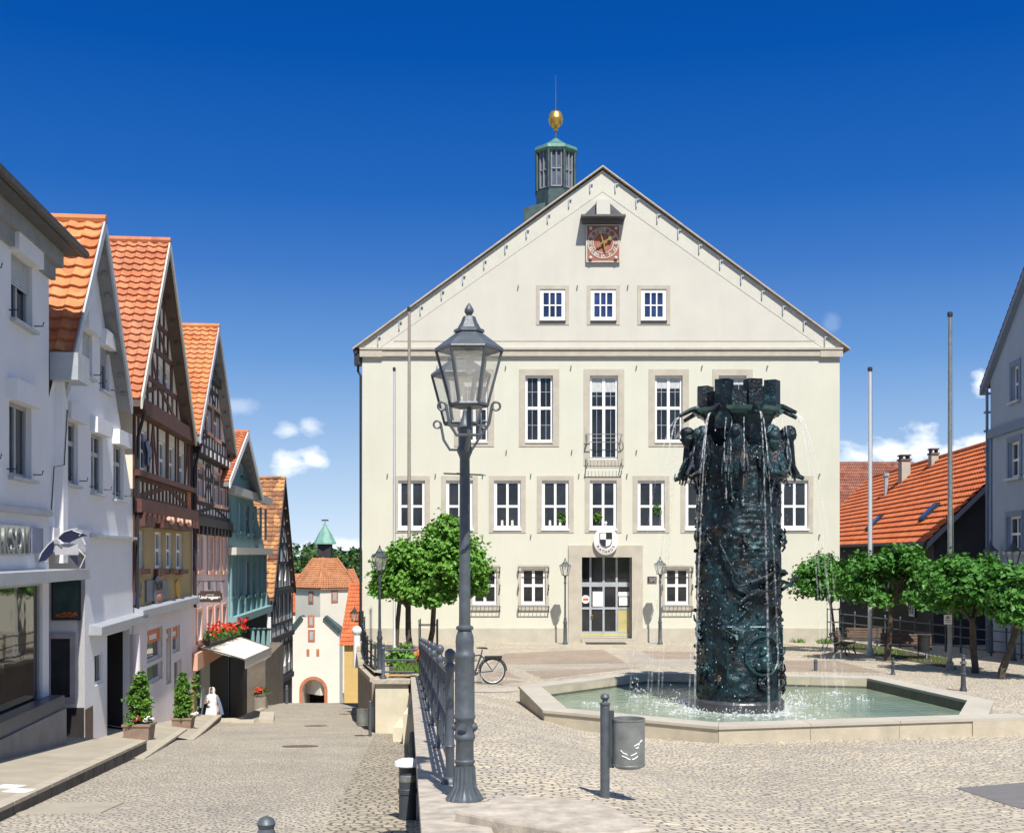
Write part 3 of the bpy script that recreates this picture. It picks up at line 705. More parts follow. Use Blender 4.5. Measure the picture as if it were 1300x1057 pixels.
# portal
po = MB(); u0, v0, u1, v1 = door
po.fbox(H, du0, u0, zb, v1, 0.0, 0.09); po.fbox(H, u1, du1, zb, v1, 0.0, 0.09); po.fbox(H, du0, du1, v1, hv(692), 0.0, 0.09)
for a in (u0, u1): po.fbox(H, a-0.02 if a == u0 else a, a if a == u0 else a+0.02, zb, v1, -0.9, 0.0)
po.fbox(H, u0, u1, v1, v1+0.02, -0.9, -0.02)
po.fbox(H, u0-0.02, u1+0.1, zb, hv(810), -0.9, 0.3)
po.build('portal', M['stone'], hall)
dr = MB(); dw = -0.6
ux = [lerp(u0,u1,t) for t in (0.0,0.19,0.455,0.72,1.0)]
vt = hv(742); vb = hv(804); v_lo = hv(810)
for q in ux: dr.fbox(H, q-0.045, q+0.045, v_lo, v1, dw, dw+0.07)
for y, hh in ((vt,0.10),(hv(772.5),0.05),(vb,0.07),(v_lo+0.05,0.1)): dr.fbox(H, u0, u1, y-hh, y+hh, dw+0.002, dw+0.065)
dro = dr.build('door', M['zinc'], hall)
MB().fbox(H, u0, u1, v_lo, v1, dw-0.04, dw+0.02).build('pane', M['glass'], dro)
mb = MB(); mb.fbox(H, u0+0.02, u1-0.02, v_lo+0.06, vb-0.03, dw+0.07, dw+0.075); mb.fbox(H, ux[3]+0.06, u1-0.05, hv(803), hv(774), dw+0.03, dw+0.04); mb.build('kick_plate', mat('brass_kick_plate', (0.62,0.55,0.25), 0.4, 0.3), dro)
for q in ((ux[1]+0.1, ux[2]-0.03, 770, 751), (ux[3]+0.07, u1-0.06, 757, 751.5), (ux[3]+0.1, u1-0.1, 769, 758)): MB().fbox(H, q[0], q[1], hv(q[2]), hv(q[3]), dw+0.071, dw+0.08).build('notice', M['paper'], dro)
mb = MB(); mb.cyl(H.P((ux[0]+ux[1])/2,hv(761),dw+0.03), H.P((ux[0]+ux[1])/2,hv(761),dw+0.05), 0.19, n=18); mb.build('round_sticker', M['paper'], dro)
mb = MB(); mb.fbox(H, (ux[0]+ux[1])/2-0.12, (ux[0]+ux[1])/2+0.12, hv(762.5), hv(759.5), dw+0.05, dw+0.055); mb.build('sticker_print', M['orange'], dro)
MB().cyl(H.P(ux[1]+0.06,hv(786),dw+0.06), H.P(ux[1]+0.06,hv(781),dw+0.16), 0.04).build('handle', M['gold'], dro)
mt = MB(); p = H.P(hx(767), 0, 0.95); mt.box((p.x,p.y,zp(p.x,p.y)+0.012), (1.75,1.0,0.03)); tag(mt.build('door_mat', M['black']), 'dark doormat in front of the town hall door', 'doormat')
# emblem over the door
eu, ev = hx(768.5), hv(686.5); em = MB(); n = 40
def oval(a, b, w): return [H.P(eu+a*math.cos(6.2832*i/n), ev+b*math.sin(6.2832*i/n), w) for i in range(n)]
em.loft([oval(0.5,0.6,0.09), oval(0.54,0.63,0.18), oval(0.54,0.63,0.26), oval(0.5,0.59,0.29)])
em.cyl(H.P(eu,ev+0.62,0.2), H.P(eu,ev+0.78,0.2), 0.05, 0.02, 8); em.ball(H.P(eu,ev+0.8,0.2), 0.07, 10, 6)
emo = em.build('emblem', M['white'], hall, True)
def shield(q):                                                       # q: quadrant, clipped outline of the escutcheon
    s = 1 if q in (1, 3) else -1
    if q < 2: return [(0,0.0),(s*0.25,0.0),(s*0.25,0.28),(0,0.28)]
    return [(0,0),(s*0.25,0.0),(s*0.24,-0.12),(s*0.17,-0.25),(0,-0.32)]
mb = MB(); mb.cur = 0
mb2 = MB()
for q in range(4): (mb2 if q in (1, 2) else mb).fpoly(H, [(eu+a, ev+0.07+b) for a, b in shield(q)], 0.29, 0.32)
so = mb2.build('shield_black', M['black'], emo); mb.build('shield_white', M['paper'], emo)
mb = MB(); ol = [(-0.27,0.3),(0.27,0.3),(0.27,-0.01),(0.26,-0.13),(0.18,-0.27),(0,-0.35),(-0.18,-0.27),(-0.26,-0.13),(-0.27,-0.01)]
for a, b in zip(ol, ol[1:]+ol[:1]): mb.fbar(H, eu+a[0], ev+0.07+a[1], eu+b[0], ev+0.07+b[1], 0.025, 0.29, 0.325)
mb.build('shield_edge', M['iron'], emo)
word = 'RATHAUS'
lm = []
for i, ch in enumerate(word):
    a = R(-90+(i-3)*19); mt4 = fmtx(H, eu+0.41*math.cos(a), ev+0.5*math.sin(a)+0.02, 0.295) @ Matrix.Rotation(R((i-3)*17), 4, 'Z')
    o = text_mesh(ch, 0.16, 0.006, M['black'], 'letter', emo, mt4, 0.002); lm.append(o)
MB().fbox(H, hx(822), hx(833.6), hv(739.6), hv(731.5), 0.0, 0.04).build('plaque', M['timber'], hall)
mb = MB()
for k, (a, b) in enumerate(((0.1,0.9),(0.2,0.8),(0.15,0.6))): mb.fbox(H, lerp(hx(823),hx(832.6),a), lerp(hx(823),hx(832.6),b), hv(734+1.9*k)-0.012, hv(734+1.9*k)+0.012, 0.04, 0.045)
mb.build('plaque_lines', M['zinc'], hall)
mb = MB()
for y, xs in ((465,(555,642,725,808,891,974)),(602,(492,553,613,674,735,796,857,979,1040)),(572,(643,726,808)),(363,(658,733,797)),(679,(553,613,674,796,1040))):
    for x in xs: mb.fbox(H, hx(x)-0.02, hx(x)+0.02, hv(y)-0.06, hv(y)+0.03, 0, 0.12)
mb.build('wall_hooks', M['steel'], hall)
# clock
ck = MB(); cu0, cu1, cv0, cv1 = hx(744.4), hx(786.5), hv(333), hv(286.6)
ck.fbox(H, cu0, cu1, cv0, cv1, 0.0, 0.12); cko = ck.build('clock', M['dial'], hall)
cu, cv, cr = (cu0+cu1)/2, (cv0+cv1)/2+0.02, 0.66
mb = MB()
def arc(mb, r, w0, t):
    for i in range(48):
        a, b = 6.28319*i/48, 6.28319*(i+1)/48
        mb.fpoly(H, [(cu+(r-t)*math.cos(a),cv+(r-t)*math.sin(a)),(cu+(r+t)*math.cos(a),cv+(r+t)*math.sin(a)),(cu+(r+t)*math.cos(b),cv+(r+t)*math.sin(b)),(cu+(r-t)*math.cos(b),cv+(r-t)*math.sin(b))], 0.12, w0)
arc(mb, 0.68, 0.14, 0.018); arc(mb, 0.45, 0.14, 0.015)
for e in ((cu0,cv0,cu1,cv0),(cu1,cv0,cu1,cv1),(cu1,cv1,cu0,cv1),(cu0,cv1,cu0,cv0)): mb.fbar(H, *e, 0.05, 0.1, 0.135)
mb.build('dial_rings', M['cream_paint'], cko)
for k, s_ in enumerate(('I','II','III','IV','V','VI','VII','VIII','IX','X','XI','XII')):
    a = R(60-30*k); text_mesh(s_, 0.21, 0.008, M['cream_paint'], 'numeral', cko, fmtx(H, cu+0.565*math.cos(a), cv+0.565*math.sin(a), 0.135) @ Matrix.Rotation(a-R(90), 4, 'Z'), 0.008)
def hand(name, ang, L, back, wd):
    mb = MB(); c, s_ = math.cos(R(ang)), math.sin(R(ang)); q = lambda l, t: (cu+c*l-s_*t, cv+s_*l+c*t)
    mb.fpoly(H, [q(-back,-wd*0.5), q(L*0.6,-wd*0.5), q(L*0.72,-wd*1.6), q(L,0), q(L*0.72,wd*1.6), q(L*0.6,wd*0.5), q(-back,wd*0.5)], 0.22, 0.25)
    mb.fpoly(H, [q(-back-0.1,0), q(-back,-wd*1.1), q(-back+0.1,0), q(-back,wd*1.1)], 0.221, 0.251)
    return mb.build(name, M['gold'], cko)
hand('hour_hand', 30, 0.45, 0.26, 0.07); hand('minute_hand', 107, 0.66, 0.28, 0.055)
MB().cyl(H.P(cu,cv,0.12), H.P(cu,cv,0.27), 0.05, n=10).build('hub', M['gold'], cko)
mb = MB()
for sx in (-1, 1):
    for sy in (-1, 1): mb.ball(H.P(cu+sx*0.56, (cv0+cv1)/2+sy*0.66, 0.19), 0.08, 10, 6); mb.cyl(H.P(cu+sx*0.56,(cv0+cv1)/2+sy*0.66,0.1), H.P(cu+sx*0.56,(cv0+cv1)/2+sy*0.66,0.2), 0.03)
mb.build('corner_knobs', M['cream_paint'], cko, True)
mb = MB(); mb.fbox(H, hx(736.5), hx(792.5), hv(280.5), hv(278), 0, 0.75); mb.fbox(H, hx(738.5), hx(790.5), hv(285), hv(280.5), 0, 0.35)
mb.build('clock_canopy', mat('slate_canopy', (0.10,0.10,0.11), 0.7, var=0.15), hall)
mb = MB()
for a, b, c in ((738.7,757.6,756),(792,771.9,773.5)):
    mb.fpoly(H, [(hx(a),hv(278)),(hx(c),hv(278)),(hx(c),hv(261.5))], 0.0, 0.4)
mb.build('canopy_roof', mat('slate_canopy', (0,0,0)), hall)
mb = MB(); mb.fbox(H, hx(756.2), hx(773.2), hv(278), hv(258), 0.0, 0.58); mb.build('canopy_pier', M['stucco2'], hall)
# turret on the roof ridge
tc = P(705.5, 245, 57.6); px_m = F/57.6
tz = lambda y: -(y-HY)/px_m
tr = MB(); rr = 26.5/px_m
tr.lathe((tc.x,tc.y,0), [(rr*1.0,tz(330)),(rr*1.0,tz(246))], 8, R(22.5))
tr.box((tc.x-1.05,tc.y,tz(283)), (1.0,1.4,1.1)); tr.hexa([(tc.x-1.6,tc.y-0.8,tz(300)),(tc.x-0.4,tc.y-0.8,tz(300)),(tc.x-0.4,tc.y+0.8,tz(300)),(tc.x-1.6,tc.y+0.8,tz(300))],[(tc.x-1.4,tc.y-0.8,tz(269)),(tc.x-0.4,tc.y-0.8,tz(262)),(tc.x-0.4,tc.y+0.8,tz(262)),(tc.x-1.4,tc.y+0.8,tz(269))])
tro = tr.build('turret', M['copper_dark'], hall)
gl = MB(); gl.lathe((tc.x,tc.y,0), [(rr*0.86,tz(246)),(rr*0.86,tz(195))], 8, R(22.5)); gl.build('turret_glass', glass_dark('turret_glass', (0.10,0.13,0.17), 0.08), tro)
fr = MB(); fp = MB()
for k in range(8):
    a0, a1 = R(22.5+45*k), R(67.5+45*k); q = lambda t, r: Vector((tc.x+r*lerp(math.cos(a0),math.cos(a1),t), tc.y+r*lerp(math.sin(a0),math.sin(a1),t), 0))
    fp.cyl(q(0,rr*0.97)+Vector((0,0,tz(246))), q(0,rr*0.97)+Vector((0,0,tz(195))), 0.075, n=6)
    for t in (0.16,0.5,0.84): fr.cyl(q(t,rr*0.9)+Vector((0,0,tz(243))), q(t,rr*0.9)+Vector((0,0,tz(197))), 0.042, n=5)
    for y in (243,221,197): fr.cyl(q(0.13,rr*0.9)+Vector((0,0,tz(y))), q(0.87,rr*0.9)+Vector((0,0,tz(y))), 0.045, n=5)
fr.build('turret_window', M['soffit'], tro); fp.build('turret_post', M['copper_dark'], tro)
mb = MB(); mb.lathe((tc.x,tc.y,0), [(rr*1.02,tz(198)),(rr*1.1,tz(195)),(rr*1.06,tz(191)),(rr*0.5,tz(184)),(rr*0.22,tz(179)),(rr*0.08,tz(176))], 8, R(22.5)); mb.build('turret_roof', M['copper'], tro)
mb = MB(); mb.cyl((tc.x,tc.y,tz(177)), (tc.x,tc.y,tz(160)), 0.05, 0.04, 8); mb.cyl((tc.x,tc.y,tz(142)), (tc.x,tc.y,tz(96)), 0.03, 0.012, 6); mb.build('spike', M['iron'], tro)
mb = MB(); mb.lathe((tc.x,tc.y,0), [(0.05,tz(167)),(0.14,tz(164.5)),(0.06,tz(162)),(0.22,tz(160.5)),(0.33,tz(157)),(0.35,tz(153)),(0.37,tz(152)),(0.37,tz(151)),(0.35,tz(150)),(0.33,tz(146)),(0.24,tz(142.5)),(0.1,tz(141.2)),(0.03,tz(140))], 20); mb.build('gilded_ball', M['gold'], tro, True)
# ================================================================== HOUSES ON THE LEFT
LF = Frame((-6.7,0,0), (-0.10667,1,0))
def pxrect(fr, xl_, xr, yt, yb, w=0.0):
    xc = (xl_+xr)/2; a, b = fr.u(xl_, w), fr.u(xr, w)
    return (a, fr.v(xc, yb, w), b, fr.v(xc, yt, w))
def gable_house(name, fr, x0, x1, zbase, peak, near, far, label, wallm, holes, rooftile, ov=0.5, back=13.0, rows=22, cols=26, verge=None, soff=None, near_wall=True, hole_depth=0.16, roofname='roof', vstep=0.06, ret=False, wall_out=None):
    """peak / near / far: pixels of the roof verge (on the plane the verge overhangs to)"""
    u0, u1 = fr.u(x0), fr.u(x1)
    pk, ne, fe = fr.px(*peak, ov), fr.px(*near, ov), fr.px(*far, ov)
    base = fr.P((u0+u1)/2, zbase, 0)
    t = thing(name, base, label, 'house')
    th = 0.22
    def lim(u):                                                      # underside of the roof above position u
        a, b = (ne, pk) if u < pk[0] else (fe, pk)
        return a[1]+(b[1]-a[1])*(u-a[0])/(b[0]-a[0])-th
    wm = MB()
    ol = [(u0, zbase), (u1, zbase), (u1, lim(u1)), (pk[0], lim(pk[0])), (u0, lim(u0))]
    wall_mesh(wm, fr, ol, holes, hole_depth)
    wm.quad(fr.P(u0,zbase,0), fr.P(u0,zbase,-back), fr.P(u0,lim(u0),-back), fr.P(u0,lim(u0),0))
    wm.quad(fr.P(u1,zbase,0), fr.P(u1,zbase,-back), fr.P(u1,lim(u1),-back), fr.P(u1,lim(u1),0))
    wm.add([fr.P(u0,zbase,-back), fr.P(u1,zbase,-back), fr.P(u1,lim(u1),-back), fr.P(pk[0],lim(pk[0]),-back), fr.P(u0,lim(u0),-back)], [[0,1,2,3,4]])
    wm.build('wall', wallm, t)
    rm = MB()
    tile_roof(rm, fr.P(*ne, -back), fr.P(*ne, ov-0.04), fr.P(*pk, ov-0.04), fr.P(*pk, -back), rows, cols, step=vstep)
    tile_roof(rm, fr.P(*fe, ov-0.04), fr.P(*fe, -back), fr.P(*pk, -back), fr.P(*pk, ov-0.04), rows, cols, step=vstep)
    rm.tube([fr.P(pk[0], pk[1]+0.02, ov), fr.P(pk[0], pk[1]+0.02, -back)], 0.11, 8)
    rm.build(roofname, rooftile, t)
    sm = MB()
    for e in (ne, fe): sm.hexa([fr.P(e[0],e[1]-0.02,ov-0.05), fr.P(pk[0],pk[1]-0.02,ov-0.05), fr.P(pk[0],pk[1]-0.02,-back), fr.P(e[0],e[1]-0.02,-back)], [fr.P(e[0],e[1]-th+0.02,ov-0.05), fr.P(pk[0],pk[1]-th+0.02,ov-0.05), fr.P(pk[0],pk[1]-th+0.02,-back), fr.P(e[0],e[1]-th+0.02,-back)])
    for i in range(1, 9):
        for e in (ne, fe):
            q = lerp(e[0],pk[0],i/9), lerp(e[1],pk[1],i/9)-th
            sm.box(fr.P(q[0],q[1]-0.02,ov*0.5), (0.1,0.1,0.1))
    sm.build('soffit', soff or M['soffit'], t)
    vm = MB()
    for e in (ne, fe):
        d = 0.26; vm.fpoly(fr, [(e[0],e[1]+0.06),(pk[0],pk[1]+0.06),(pk[0],pk[1]-d),(e[0],e[1]-d)], ov-0.05, ov)
    vm.build('verge_board', verge or M['soffit'], t)
    return t, lim, pk, ne, fe
def studs(mb, fr, u0, u1, v0, v1, us, wd=0.15, w0=0.0, w1=0.035):
    for u in us: mb.fbox(fr, u-wd/2, u+wd/2, v0, v1, w0, w1)
def frames_timber(mb, fr, lv, u0, u1, hs, lim=None, braces=True, wd=0.15, gap=0.85, rng=None):
    """rails at the levels lv, studs between them that miss the windows hs, leaning braces in free panels"""
    rng = rng or random.Random(3)
    def span(v):
        if lim is None: return u0, u1
        a = u0
        while a < u1 and lim(a) < v+0.15: a += 0.05
        b = u1
        while b > u0 and lim(b) < v+0.15: b -= 0.05
        return a, b
    for v in lv:
        a, b = span(v)
        if b-a > 0.3: mb.fbox(fr, a, b, v-wd/2, v+wd/2, 0.0, 0.045)
    for v0, v1 in zip(lv, lv[1:]):
        a, b = span(v1)
        if b-a < 0.5: continue
        cuts = sorted({a+0.08, b-0.08} | {x for h in hs if h[1] < v1-0.1 and h[3] > v0+0.1 for x in (h[0]-wd/2, h[2]+wd/2)})
        pos = list(cuts)
        for p, q in zip(cuts, cuts[1:]):
            k = int((q-p)/gap)
            inwin = any(h[0] < (p+q)/2 < h[2] and h[1] < v1-0.1 and h[3] > v0+0.1 for h in hs)
            if not inwin:
                pos += [lerp(p, q, i/(k+1)) for i in range(1, k+1)]
                if braces and q-p > 0.6:
                    d = rng.choice((-1, 1)); mb.fbar(fr, p if d > 0 else q, v0, lerp(p,q,0.5), v1, wd*0.9, 0.0, 0.03)
                    if rng.random() < 0.6: mb.fbar(fr, q if d > 0 else p, v0, lerp(p,q,0.55), v1, wd*0.9, 0.0, 0.031)
        for u in pos:
            if not any(h[0]+0.02 < u < h[2]-0.02 and h[1] < v1-0.1 and h[3] > v0+0.1 for h in hs): mb.fbox(fr, u-wd/2, u+wd/2, v0, v1, 0.0, 0.038)

# ---- house with shop (nearest, eaves towards the street)
u0, u1 = LF.u(-190), LF.u(62); zb = -4.6
h1 = thing('shop_house', LF.P((u0+u1)/2, zb, 0), 'white plastered shop house at the left edge with metal lettering and a big display window', 'house')
hs = [pxrect(LF,14,41,328,412), pxrect(LF,11.5,40,512,607), pxrect(LF,-60,-14,215,330), pxrect(LF,-62,-15,450,585)]
shop = pxrect(LF,-170,54,742,915); shop = (shop[0], LF.v(54,893), shop[2], LF.v(54,738))
wm = MB(); wall_mesh(wm, LF, [(u0,zb),(u1,zb),(u1,6.0),(u0,6.0)], hs+[shop], 0.2)
for a in (u0, u1): wm.quad(LF.P(a,zb,0), LF.P(a,zb,-10), LF.P(a,6,-10), LF.P(a,6,0))
wm.build('wall', M['white_wall'], h1)
for i, h in enumerate(hs):
    w_ = window(h1, LF, h, 0.16, 2, [], 0.08, 0.09, M['zinc_pale'])
    sm = MB(); sm.fbox(LF, h[0]-0.08, h[2]+0.08, h[1]-0.06, h[1], -0.15, 0.12); sm.build('sill', M['zinc'], w_)
    bm_ = MB(); bm_.fpoly(LF, [(h[0]-0.12,h[3]-0.02),(h[2]+0.12,h[3]-0.02),(h[2]+0.12,h[3]+0.36),(h[0]-0.12,h[3]+0.36)], 0.0, 0.18); bm_.build('shutter_box', M['white_wall'], w_)
    if i in (0, 2):
        mb = MB(); v = h[3]
        while v > lerp(h[3],h[1],0.45): mb.fbox(LF, h[0]+0.03, h[2]-0.03, v-0.05, v-0.005, -0.1, -0.07); v -= 0.055
        mb.build('roller_shutter', M['zinc'], w_)
rm = MB(); ov = 0.5
rm.hexa([LF.P(u0-1,6.02,ov),LF.P(u1+0.5,6.02,ov),LF.P(u1+0.5,6.02,-0.1),LF.P(u0-1,6.02,-0.1)],[LF.P(u0-1,6.12,ov),LF.P(u1+0.5,6.12,ov),LF.P(u1+0.5,6.12,-0.1),LF.P(u0-1,6.12,-0.1)])
rm.build('eaves_soffit', mat('dark_grey_soffit', (0.09,0.09,0.095), 0.8, var=0.15), h1)
rm = MB(); rm.fbox(LF, u0, u1+0.25, 5.72, 6.02, -0.1, 0.22); rm.fbox(LF, u0, u1+0.12, 5.45, 5.72, 0.0, 0.1)
rm.build('eaves_cornice', mat('grey_cornice', (0.25,0.26,0.28), 0.8), h1)
rm = MB(); tile_roof(rm, LF.P(u0-1,6.14,ov), LF.P(u1+0.5,6.14,ov), LF.P(u1+0.5,8.2,-5), LF.P(u0-1,8.2,-5), 14, 30); rm.build('roof', M['tile_brown'], h1)
gm_ = MB(); gm_.tube([LF.P(u0-1,6.08,ov+0.07), LF.P(u1+0.55,6.08,ov+0.07)], 0.085, 8)
gm_.build('gutter', M['metal_dark'], h1)
fb = MB(); fb.fbox(LF, u0, u1-0.02, LF.v(57,735), LF.v(57,722), 0.0, 0.8); fb.fbox(LF, u0, u1-0.04, LF.v(57,655), LF.v(57,648), 0.0, 0.1); fb.build('shop_ledge', M['zinc_pale'], h1)
fb = MB(); fb.fbox(LF, u0, LF.u(38,0.1), LF.v(38,705,0.1), LF.v(38,668,0.1), 0.02, 0.1); fbo = fb.build('fascia_panel', mat('brushed_fascia', (0.45,0.46,0.48), 0.35, 0.5, var=0.1), h1)
fb = MB(); fb.fbox(LF, LF.u(41,0.1), LF.u(55,0.1), LF.v(48,702,0.1), LF.v(48,670,0.1), 0.02, 0.1); fb.build('blue_panel', mat('slate_blue_panel', (0.16,0.18,0.26), 0.6), h1)
for k, ch in enumerate('IKSOM'):
    xx = (-1.5,6.5,15,22.5,32)[k]; text_mesh(ch, 0.62, 0.03, M['steel'], 'shop_letter', fbo, fmtx(LF, LF.u(xx,0.15), LF.v(xx,688+0.05*k,0.15), 0.15, 0.8), 0.012)
for (a, b, c, d) in ((shop[0], lerp(shop[0],shop[2],0.55), shop[1], shop[3]), (lerp(shop[0],shop[2],0.55), shop[2], shop[1], shop[3])):
    w_ = window(h1, LF, (a,c,b,d), 0.1, 1, [], 0.07, 0.05, M['zinc'], M['glass_shop'], name='shop_window')
fb = MB(); fb.fbox(LF, u0, u1, zb, LF.v(57,901), 0.0, 0.34); fb.build('shop_plinth', mat('grey_plinth_stone', (0.24,0.235,0.225), 0.9, var=0.15, scale=2, bump=0.3, streak=0.3), h1)
fb = MB(); fb.fbox(LF, u0, u1, LF.v(57,901), LF.v(57,884), 0.002, 0.3); fb.build('shop_base_panel', mat('blue_grey_panel', (0.055,0.075,0.11), 0.35), h1)

# ---- white gabled house
ax = [pxrect(LF,60,109,702,945), pxrect(LF,137,164,797,935), pxrect(LF,119,131,824,862)]
al = (ax[0][0], -5.2, LF.u(108), LF.v(84,702)); pas = (LF.u(136), -5.4, LF.u(164), LF.v(148,803)); sdw = (LF.u(120), LF.v(126,868), LF.u(131), LF.v(126,828))
g2 = [pxrect(LF,104.5,117,421,478), pxrect(LF,127,139,441,497), pxrect(LF,81.5,99,534,615), pxrect(LF,115.5,130.5,551,626), pxrect(LF,144,157,565,634)]
h2, lim, pk, ne, fe = gable_house('white_gable_house', LF, 62, 168, -5.4, (135,280), (96,447), (169,512), 'white rendered house with orange roof and roller shutter boxes next to the shop', M['white_wall2'], g2+[al,pas,sdw], M['tile'], 0.36, 12, 13, 34, M['zinc'], M['soffit'], hole_depth=0.16, vstep=0.075)
for i, h in enumerate(g2):
    w_ = window(h2, LF, h, 0.14, 2, [0.66] if i != 0 else [], 0.08, 0.1, M['zinc_pale'])
    MB().fbox(LF, h[0]-0.07, h[2]+0.07, h[1]-0.06, h[1], -0.13, 0.1).build('sill', M['zinc'], w_)
    MB().fbox(LF, h[0]-0.12, h[2]+0.14, h[3]-0.02, h[3]+0.34, 0.0, 0.18).build('shutter_box', M['white_wall'], w_)
    if i < 2:
        mb = MB(); v = h[3]
        while v > (h[1]+0.06 if i == 0 else lerp(h[3],h[1],0.3)): mb.fbox(LF, h[0]+0.03, h[2]-0.03, v-0.05, v-0.005, -0.1, -0.07); v -= 0.055
        mb.build('roller_shutter', M['zinc'], w_)
mb = MB(); mb.fbox(LF, al[2], LF.u(167.5), LF.v(150,684), LF.v(150,680.5), 0.0, 0.14); mb.build('ledge', M['zinc'], h2)
mb = MB(); mb.fbox(LF, LF.u(62), LF.u(110), LF.v(100,700), LF.v(100,672), 0.0, 0.1); mb.fbox(LF, LF.u(70), LF.u(76), -0.2, LF.v(76,480), 0, 0.16); mb.build('wall_step', M['white_wall2'], h2)
mb = MB(); mb.hexa([LF.P(LF.u(113),LF.v(113,806),0), LF.P(LF.u(175),LF.v(175,788),0), LF.P(LF.u(175),LF.v(175,788),0.28), LF.P(LF.u(113),LF.v(113,806),0.28)], [LF.P(LF.u(113),LF.v(113,793),0), LF.P(LF.u(175),LF.v(175,776),0), LF.P(LF.u(175),LF.v(175,779),0.28), LF.P(LF.u(113),LF.v(113,796),0.28)]); mb.build('door_canopy', M['zinc_pale'], h2)
mb = MB(); mb.fbox(LF, al[0], al[2], -5.2, al[3], -1.75, -1.7); mb.fbox(LF, pas[0], pas[2], -5.4, pas[3], -1.5, -1.45); mb.quad(LF.P(pas[0],-5.4,-1.5), LF.P(pas[0],-5.4,-.1), LF.P(pas[0],pas[3],-.1), LF.P(pas[0],pas[3],-1.5)); mb.quad(LF.P(pas[2],-5.4,-1.5), LF.P(pas[2],-5.4,-.16), LF.P(pas[2],pas[3],-.16), LF.P(pas[2],pas[3],-1.5)); mb.quad(LF.P(pas[0],pas[3],-1.5), LF.P(pas[2],pas[3],-1.5), LF.P(pas[2],pas[3],0), LF.P(pas[0],pas[3],0)); mb.build('passage', M['dark_in'], h2)
AF = Frame(LF.P(al[2],0,0), LF.W)                                      # side wall of the recess, facing the viewer
mb = MB(); mb.fbox(AF, -1.7, 0.0, -5.2, al[3], -0.02, 0.0); mb.quad(LF.P(al[0],al[3]-0.01,-1.7), LF.P(al[2],al[3]-0.01,-1.7), LF.P(al[2],al[3]-0.01,0), LF.P(al[0],al[3]-0.01,0)); mb.build('recess_wall', M['white_wall'], h2)
mb = MB(); a, b = AF.px(66,787); c, d = AF.px(103,736); mb.fbox(AF, a, c, b, d, 0.0, 0.05); pf = mb.build('poster_frame', M['metal_dark'], h2)
MB().fbox(AF, a+0.04, c-0.04, b+0.04, d-0.04, 0.05, 0.055).build('poster', M['poster'], pf)
mb = MB(); rng = random.Random(5)
for k in range(6): x = lerp(a+0.08,c-0.2,k/6); mb.fpoly(AF, [(x,b+0.09),(x+0.2,b+0.07+0.02*(k % 3)),(x+0.16,b+0.16+0.03*(k % 2)),(x+0.02,b+0.13)], 0.055, 0.058)
mb.build('poster_orange', M['orange'], pf)
a, b = AF.px(58,893); c, d = AF.px(97,803)
window(h2, AF, (a,b,c,d), -0.02, 1, [], 0.12, 0.05, mat('mauve_frame', (0.42,0.38,0.42), 0.6), M['glass_shop'], name='showcase')
MB().fbox(AF, -1.7, -0.02, -5.2, AF.v(90,898), 0.0, 0.03).build('dark_plinth', M['dark_in'], h2)
MB().fbox(LF, al[2]-0.02, LF.u(117), -5.4, LF.v(112,898), 0.0, 0.02).build('pillar_plinth', M['rust'], h2)
window(h2, LF, sdw, 0.1, 1, [], 0.06, 0.04, M['white'], M['glass_shop'])
mb = MB(); mb.lathe(LF.P(LF.u(165.5),0,0.12), [(0.2,-5.4),(0.2,-4.75),(0.14,-4.7),(0.13,LF.v(165,805))], 12); mb.build('entrance_column', M['pink_pale'], h2)
mb = MB(); q = LF.P(ne[0],ne[1]-0.35,0.25); mb.box(q, (0.55,0.9,0.55), 0.1); mb.tube([q-Vector((0,0,0.25)), q-Vector((0.15,-0.1,0.6)), LF.P(ne[0]+0.25,ne[1]-1.1,0.08), LF.P(ne[0]+0.25,LF.v(82,700),0.08)], 0.05, 8); mb.build('gutter_box', M['zinc'], h2)

for root_, hl in ((h1, hs), (h2, g2)):
    mb = MB()
    for h in hl:
        for u in (h[0]-0.12, h[2]+0.12): mb.tube([LF.P(u,h[1]+0.12,0.0), LF.P(u,h[1]+0.12,0.16), LF.P(u,h[1]+0.2,0.18)], 0.012, 5)
    mb.build('shutter_hooks', M['metal_dark'], root_)
mb = MB(); mb.tube([LF.P(LF.u(64),LF.v(64,655)+0.12,0.02), LF.P(LF.u(66),LF.v(66,600)+0.12,0.04), LF.P(LF.u(70),LF.v(70,590),0.18), LF.P(LF.u(74),LF.v(74,520),0.18)], 0.012, 5); mb.build('cable', M['metal_dark'], h2)
# hanging emblem in front of the recess
hs_ = thing('hanging_emblem', LF.P(LF.u(60),0,0.7), 'navy blue leaping figure emblem with white edges hung beside the recessed entrance', 'sign')
EF = Frame(P(75,700,22.6), (1,0.1,0)); e = lambda *pts: [EF.px(x,y) for x, y in pts]
mb = MB(); mb.fpoly(EF, e((49,713),(53,703),(62,692),(67.5,686),(69,692),(67,702),(58,711)), -0.03, 0.03); mb.fpoly(EF, e((74,682),(82,675.5),(93,672.5),(103,676),(111,680),(104,681),(97,684),(88,688.5),(80,688)), -0.03, 0.03); mb.fpoly(EF, e((88,705),(99,705),(100,719),(96,715)), -0.03, 0.03); mb.build('emblem_shape', M['navy'], hs_)
mb = MB()
for pl_ in ([(49,712),(53,702),(62,691),(69,685),(75,682)],[(74,682),(82,675),(93,671.5),(99,671)],[(93,673),(98,675),(104,677),(101,680)],[(73,684),(79,689)],[(100,697),(109,706),(102,721)],[(105,683),(109,691)]):
    mb.tube([EF.P(*EF.px(x,y),0.035) for x, y in pl_], 0.013, 5)
mb.tube([EF.P(*EF.px(49,713),0), LF.P(LF.u(57),EF.px(49,713)[1],0.05)], 0.02, 5); mb.build('emblem_edge', mat('pale_edge', (0.5,0.5,0.52), 0.6), hs_)
